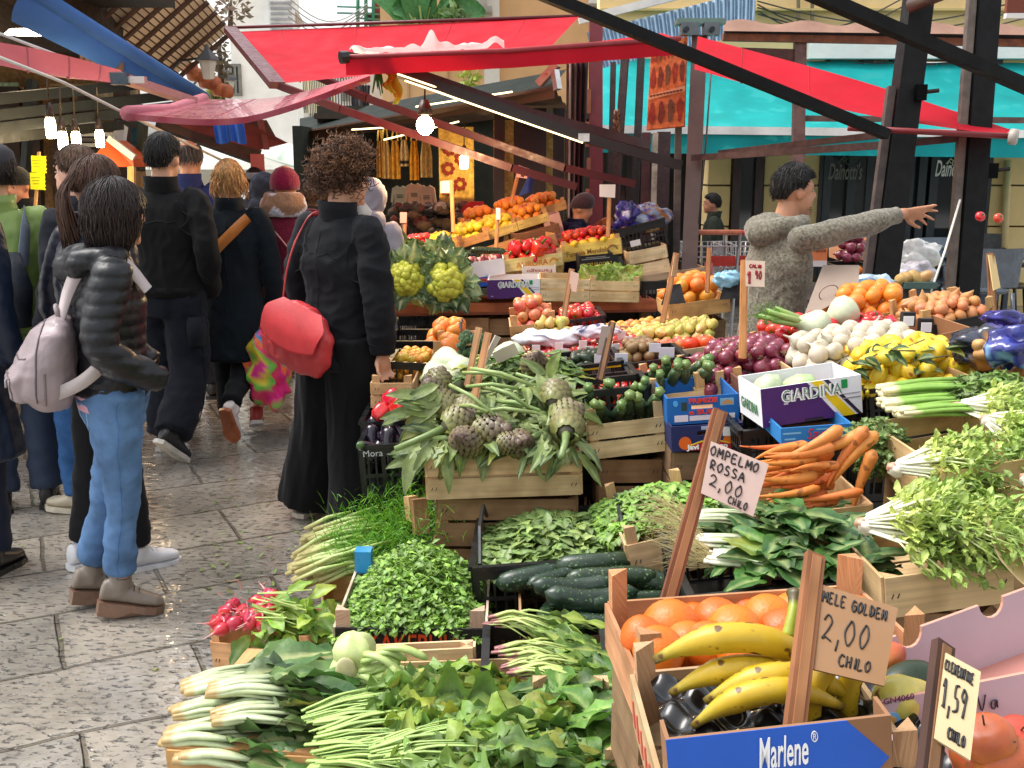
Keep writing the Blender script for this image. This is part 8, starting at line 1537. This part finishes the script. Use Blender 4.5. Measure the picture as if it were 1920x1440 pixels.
jo,J0,tr_,T0=GAR[o3.name];seam(jo,J0,[V(-.19,-.2,1.3),V(0,-.2,1.29),V(.19,-.2,1.3)],.003)
for q in(-1,1):seam(jo,J0,[V(q*.14,-.1,1.42),V(q*.18,-.14,1.33),V(q*.195,-.13,1.2),V(q*.2,-.05,1.16)],.003);seam(tr_,T0,[V(q*.28,-.05,.85),V(q*.28,-.05,.5),V(q*.28,-.05,.15)],.003)
o4,V,H,J,s=person('woman with wavy blonde hair in a dark blue green long coat walking away',F2(446,818),1.62,R(2),roll=R(1),hair='wavy',hairc=C(186,138,84),topc=C(14,22,29),coat=.52,trouc=C(22,24,28),legr=(.09,.07,.062),shoec=C(214,206,204),solec=C(170,96,60),hands=(),width=1.06,vox=.012,face=False,arms={'L':((-.25,-.03,1.1),(-.21,.09,.87)),'R':((.25,-.03,1.1),(.25,.04,.86))},feet={'L':((-.08,.08,.5),(-.08,.12,.085)),'R':((.06,-.04,.48),(.04,-.3,.24)),'tR':(.1,.45,-.9)},ankle=.14)
jo,J0,tr_,T0=GAR[o4.name];seam(jo,J0,[V(0,-.2,1.42),V(0,-.25,1.0),V(0,-.25,.54)],.003,(.004,.008,.011))
for q in(-1,1):seam(jo,J0,[V(q*.14,-.1,1.42),V(q*.18,-.14,1.33),V(q*.19,-.13,1.2),V(q*.2,-.05,1.16)],.003,(.004,.008,.011))
st_=thing('bag_strap','broad tan strap running across the back of the long dark coat','strap',W2(o4,V(0,-.15,1.1)));m,mt=strap('','','',o4,[V(.14,-.115,1.40),V(.06,-.148,1.32),V(-.06,-.152,1.2),V(-.15,-.13,1.06)],.06,C(190,116,52));m.build('band',MAT['leather'],st_,smooth=True)
o5,V,H,J,s=person('woman in a maroon boucle coat with knitted maroon hat and furry scarf',F2(545,800),1.60,R(-6),roll=R(1),hair=None,topc=C(104,22,44),topm='knit',coat=.5,trouc=C(60,40,40),legr=(.08,.06,.055),shoec=C(170,50,46),solec=C(226,222,216),hands=(),width=1.1,vox=.014,face=False,feet={'L':((-.1,.0,.5),(-.14,-.26,.16)),'tL':(-.3,.8,-.3),'R':((.09,.03,.5),(.1,.05,.085))},ankle=.16,fold=.005)
knit_hat(o5,H,s,C(120,18,52),z0=-.02,tall=1.05)
m=MB();m.loft([(V(0,-.005,1.41),.135,.12),(V(0,-.015,1.47),.14,.13),(V(0,-.02,1.53),.115,.11),(V(0,-.02,1.55),.10,.09)],c0 if False else C(150,120,104),n=24);b0=rmesh(m,'s',MAT['knit'],0 or C(150,120,104),.012,2,.008,(12,12,12),fn=lambda v:C(190,190,200)if noise.noise(v*9)>.12 else C(140,104,80));b0.build('scarf',MAT['knit'],o5,smooth=True,local=True)
c5=o5;m,mt=strap('','','',o5,[V(-.11,-.13,1.40),V(.02,-.175,1.28),V(.12,-.175,1.16)],.008,C(206,150,140));m.build('thin_strap',MAT['leather'],thing('bag_strap','thin pink strap crossing the maroon coat back','strap',W2(o5,V(0,-.16,1.2))),smooth=True)
PAL=[C(230,40,130),C(240,120,30),C(60,160,220),C(240,60,150),C(230,200,60),C(120,200,80),C(236,70,110)]
m=MB();bc_=P(500,690,6.1);m.ball(bc_,(.13,.10,.22),PAL[0],n=36,m=26,wob=.5,seed=4);m.c=[PAL[int((noise.noise(Vector(v)*8)+1)*6.2)%7]for v in m.v];m.v=[tuple(Vector(v)+Vector((noise.noise(Vector(v)*16),noise.noise(Vector(v)*16+Vector((5,0,0))),0))*.035)for v in m.v];m.build('tie_dye_bag',MAT['nylon'],thing=('crumpled pink, orange and blue patterned fabric bag beside the curly haired woman','bag'),smooth=True)
o6,V,H,J,s=person('woman with a brown ponytail in a navy padded jacket and black leggings behind the backpack',F2(206,1066),1.63,R(-42),roll=R(2),hy=R(10),hair='pony',hairc=C(84,58,46),topc=C(20,22,38),topm='nylon',quilt=.004,trouc=(.012,.012,.014),legr=(.09,.062,.055),shoec=C(226,226,230),solec=C(230,230,232),hands=(),vox=.012,face=False,hem=.82,width=1.1,sleeve=1.15,arms={'L':((-.27,-.04,1.1),(-.2,.1,.9))},feet={'R':((.09,.04,.5),(.1,.08,.085)),'L':((-.09,-.02,.5),(-.1,-.06,.085))},ankle=.12)
for z in(.55,.48):m=MB();m.ball(V(.09,-.075,z),(.012,.006,.012),C(220,220,222),n=8,m=6);m.build('button',MAT['plastic'],o6,smooth=True,local=True)
person('brown haired bearded man in a dark coat and blue jeans looking left',F2(172,948),1.68,R(72),roll=R(3),hair='short',hairc=C(92,66,48),topc=C(30,32,40),trouc=C(54,96,150),troum='denim',legr=(.09,.075,.072),shoec=C(196,184,160),solec=C(210,200,180),hands=(),vox=.009,skin=C(222,170,146),coat=.62)
o8,V,H,J,s=person('person in a light green jacket with a dark grey cap at the left edge',F2(50,950),1.68,R(25),hy=R(30),hair='short',hairc=C(50,40,36),topc=C(142,168,92),topm='nylon',trouc=C(60,70,90),hands=(),vox=.013,face=False);knit_hat(o8,H,s,C(60,60,66),.03,.9,'cloth')
gb=thing('daypack','dark grey daypack with shoulder strap on the light green jacket','backpack',W2(o8,V(0,-.2,.95)));T=Matrix.Translation(o8.location)@o8.rotation_euler.to_matrix().to_4x4();m=MB();m.loft([(V(-.02,-.2,.92),.12,.06),(V(-.02,-.21,1.1),.14,.08),(V(-.02,-.19,1.26),.1,.05)],C(44,50,60),n=18);world(m).build('pack',MAT['nylon'],gb,smooth=True);m,mt=strap('','','',o8,[V(.09,-.18,1.2),V(.12,-.12,1.39),V(.12,.02,1.44)],.05,C(110,120,134));m.build('strap',MAT['cloth'],gb,smooth=True)
o9,V,H,J,s=person('person in a long shiny navy raincoat cut off by the left edge',(-2.18,3.95),1.72,R(-4),hair='short',hairc=C(50,40,36),topc=C(22,34,54),topm='nylon',coat=.5,trouc=C(30,36,54),hands=(),vox=.013,face=False,width=1.15)
m=MB();m.tube(catmull([V(.15,-.14,1.36),V(.2,-.12,1.1),V(.215,-.11,.8),V(.225,-.1,.55)],5),.006,C(190,194,204),n=5);m.build('piping',MAT['cloth'],o9,smooth=True,local=True)
o,V,H,J,s=person('stall keeper in a black beanie and dark jacket at the left stall, facing the street',(PY(38,350,7.3).x,7.3),1.57,R(165),hp=R(-12),hair='none',topc=C(22,22,24),hands=(),vox=.011,skin=C(190,130,104),legs=False);knit_hat(o,H,s,C(24,24,26),.018)
person('balding grey haired man in a blue jacket behind the dark haired man',(PY(352,300,7.2).x,7.2),1.76,R(-5),hair='thin',hairc=C(96,96,100),topc=C(46,58,112),hands=(),vox=.014,face=False,skin=C(210,156,130))
o,V,H,J,s=person('person in a dark blue hooded jacket left of the maroon hat',(PY(494,330,7.9).x,7.9),1.52,0,topc=NAVY,topm='nylon',hands=(),vox=.015,face=False);hooded(o,H,V,s,C(40,50,70))
o,V,H,J,s=person('person in a grey cap further down the street',(PY(476,330,9.2).x,9.2),1.56,0,hair='short',topc=C(70,74,86),hands=(),vox=.016,face=False);knit_hat(o,H,s,C(130,136,150),.01,.8,'cloth')
o,V,H,J,s=person('person in a pale grey hooded coat mostly hidden behind the curly hair',(PY(690,380,6.4).x,6.4),1.5,R(-15),topc=C(150,144,154),hands=(),vox=.014,face=False,coat=.6,trouc=C(60,60,66));hooded(o,H,V,s,C(150,144,154),'cloth')
person('woman in a fur collared dark coat between the maroon hat and the curly hair',(PY(588,345,7.6).x,7.6),1.5,0,hair='wavy',hairc=C(80,60,46),topc=C(40,36,36),hands=(),vox=.016,face=False)
o,V,H,J,s=person('stall keeper in a dark purple beanie and navy hoodie bending over the rear stall',(PY(1085,420,7.85).x,7.85),1.38,R(-105),hp=R(-18),hair='none',topc=C(24,28,54),hands=(),vox=.011,legs=False,hood=True,skin=C(196,140,112));knit_hat(o,H,s,C(66,50,58),.012,1.05)
person('man in a dark green jacket seated in the shade by the cafe door',(PY(1338,400,10.2).x,10.2),1.32,R(80),hair='short',hairc=C(28,24,22),topc=C(36,42,34),hands=(),vox=.013,skin=C(176,120,96),legs=False)
vy=P(1440,500,4.8).y;vx=P(1450,500,4.8).x
ov,V,H,J,s=person('dark haired vendor in a grey fleece pullover throwing tomatoes with his outstretched arm',(vx,vy),1.60,R(-72),lean=.1,sfrac=.86,hs=1.12,hy=R(-8),hp=R(-4),hair='short',hairc=C(26,22,20),topc=C(118,112,98),topm='fleece',trouc=C(24,24,26),hood=True,collar=False,width=1.12,arms={'R':((.20,.25,1.435),(.17,.56,1.50)),'L':((-.2,.08,1.12),(-.08,.28,.93))},vox=.0068,hem=.78,hands=('R','L'),wrists={'R':(-.02,1,.0),'L':(.25,.8,-.3)},handn={'R':(-.75,.1,.6),'L':(1,0,.3)},hcurl=.22,hspread=.55,skin=C(190,134,102),sleeve=.98,fold=.008,tfs=(6,6,6))
m=MB();rr=random.Random(3)
for k in range(130):a=rr.uniform(-1.5,1.5);p=H(.058*math.sin(a),.045+.045*math.cos(a),-.085-.03*rr.random()+.02*abs(math.sin(a)));m.tube([p,p+Vector((0,0,-.004))],.0007,C(86,62,50),n=3)
for q in(-1,1):m.tube([H(0,.097,-.047),H(q*.024,.084,-.054)],[.0016,.001],C(80,58,48),n=4)
m.build('beard',MAT['hair'],ov,local=True)
pp=thing('paper_sheet','grey brown paper sheet with a drawn ring held by the grey fleece vendor','paper',P(1550,590,4.5));q=Q([(1543,497,4.62),(1611,497,4.62),(1610,540,4.5),(1505,598,4.45)]);m=MB();m.sheet(lambda u,v:q[0].lerp(q[1],u).lerp(q[3].lerp(q[2],u),v)+Vector((0,-.02*math.sin(u*3)*v,0)),10,10,C(150,132,118));m.build('sheet',MAT['card'],pp,smooth=True)
m=MB();c=P(1552,548,4.5);m.tube([c+Vector((.04*math.cos(a),-.012,.03*math.sin(a)+.012*math.cos(a)))for a in np.linspace(0,6.1,20)],.0022,C(110,80,74),n=4);m.build('drawn_ring',MAT['ink'],pp)
sw=thing('pushchair','dark pushchair with a black rubber wheel behind the left crowd','pushchair',PZ(80,785));m=MB();c=PZ(80,785)+Vector((0,0,.11));m.tube([c+Vector((.10*math.cos(a),.02*math.cos(a),.10*math.sin(a)))for a in np.linspace(0,6.2832,24)],.018,C(26,26,28),n=8,cap=False);m.build('wheel',MAT['plastic'],sw,smooth=True)
m=MB();m.beam(c,c+Vector((-.1,.1,.3)),.03,.03,C(34,34,36));m.beam(c+Vector((-.4,.1,.12)),c+Vector((.05,0,.16)),.03,.03,C(34,34,36));m.build('frame',MAT['metal'],sw);m=MB();m.ball(c+Vector((-.22,.15,.42)),(.22,.2,.3),C(30,36,60),wob=.2);m.ball(c+Vector((-.05,.1,.62)),(.12,.12,.2),C(190,206,232),wob=.3);m.build('seat',MAT['nylon'],sw,smooth=True)
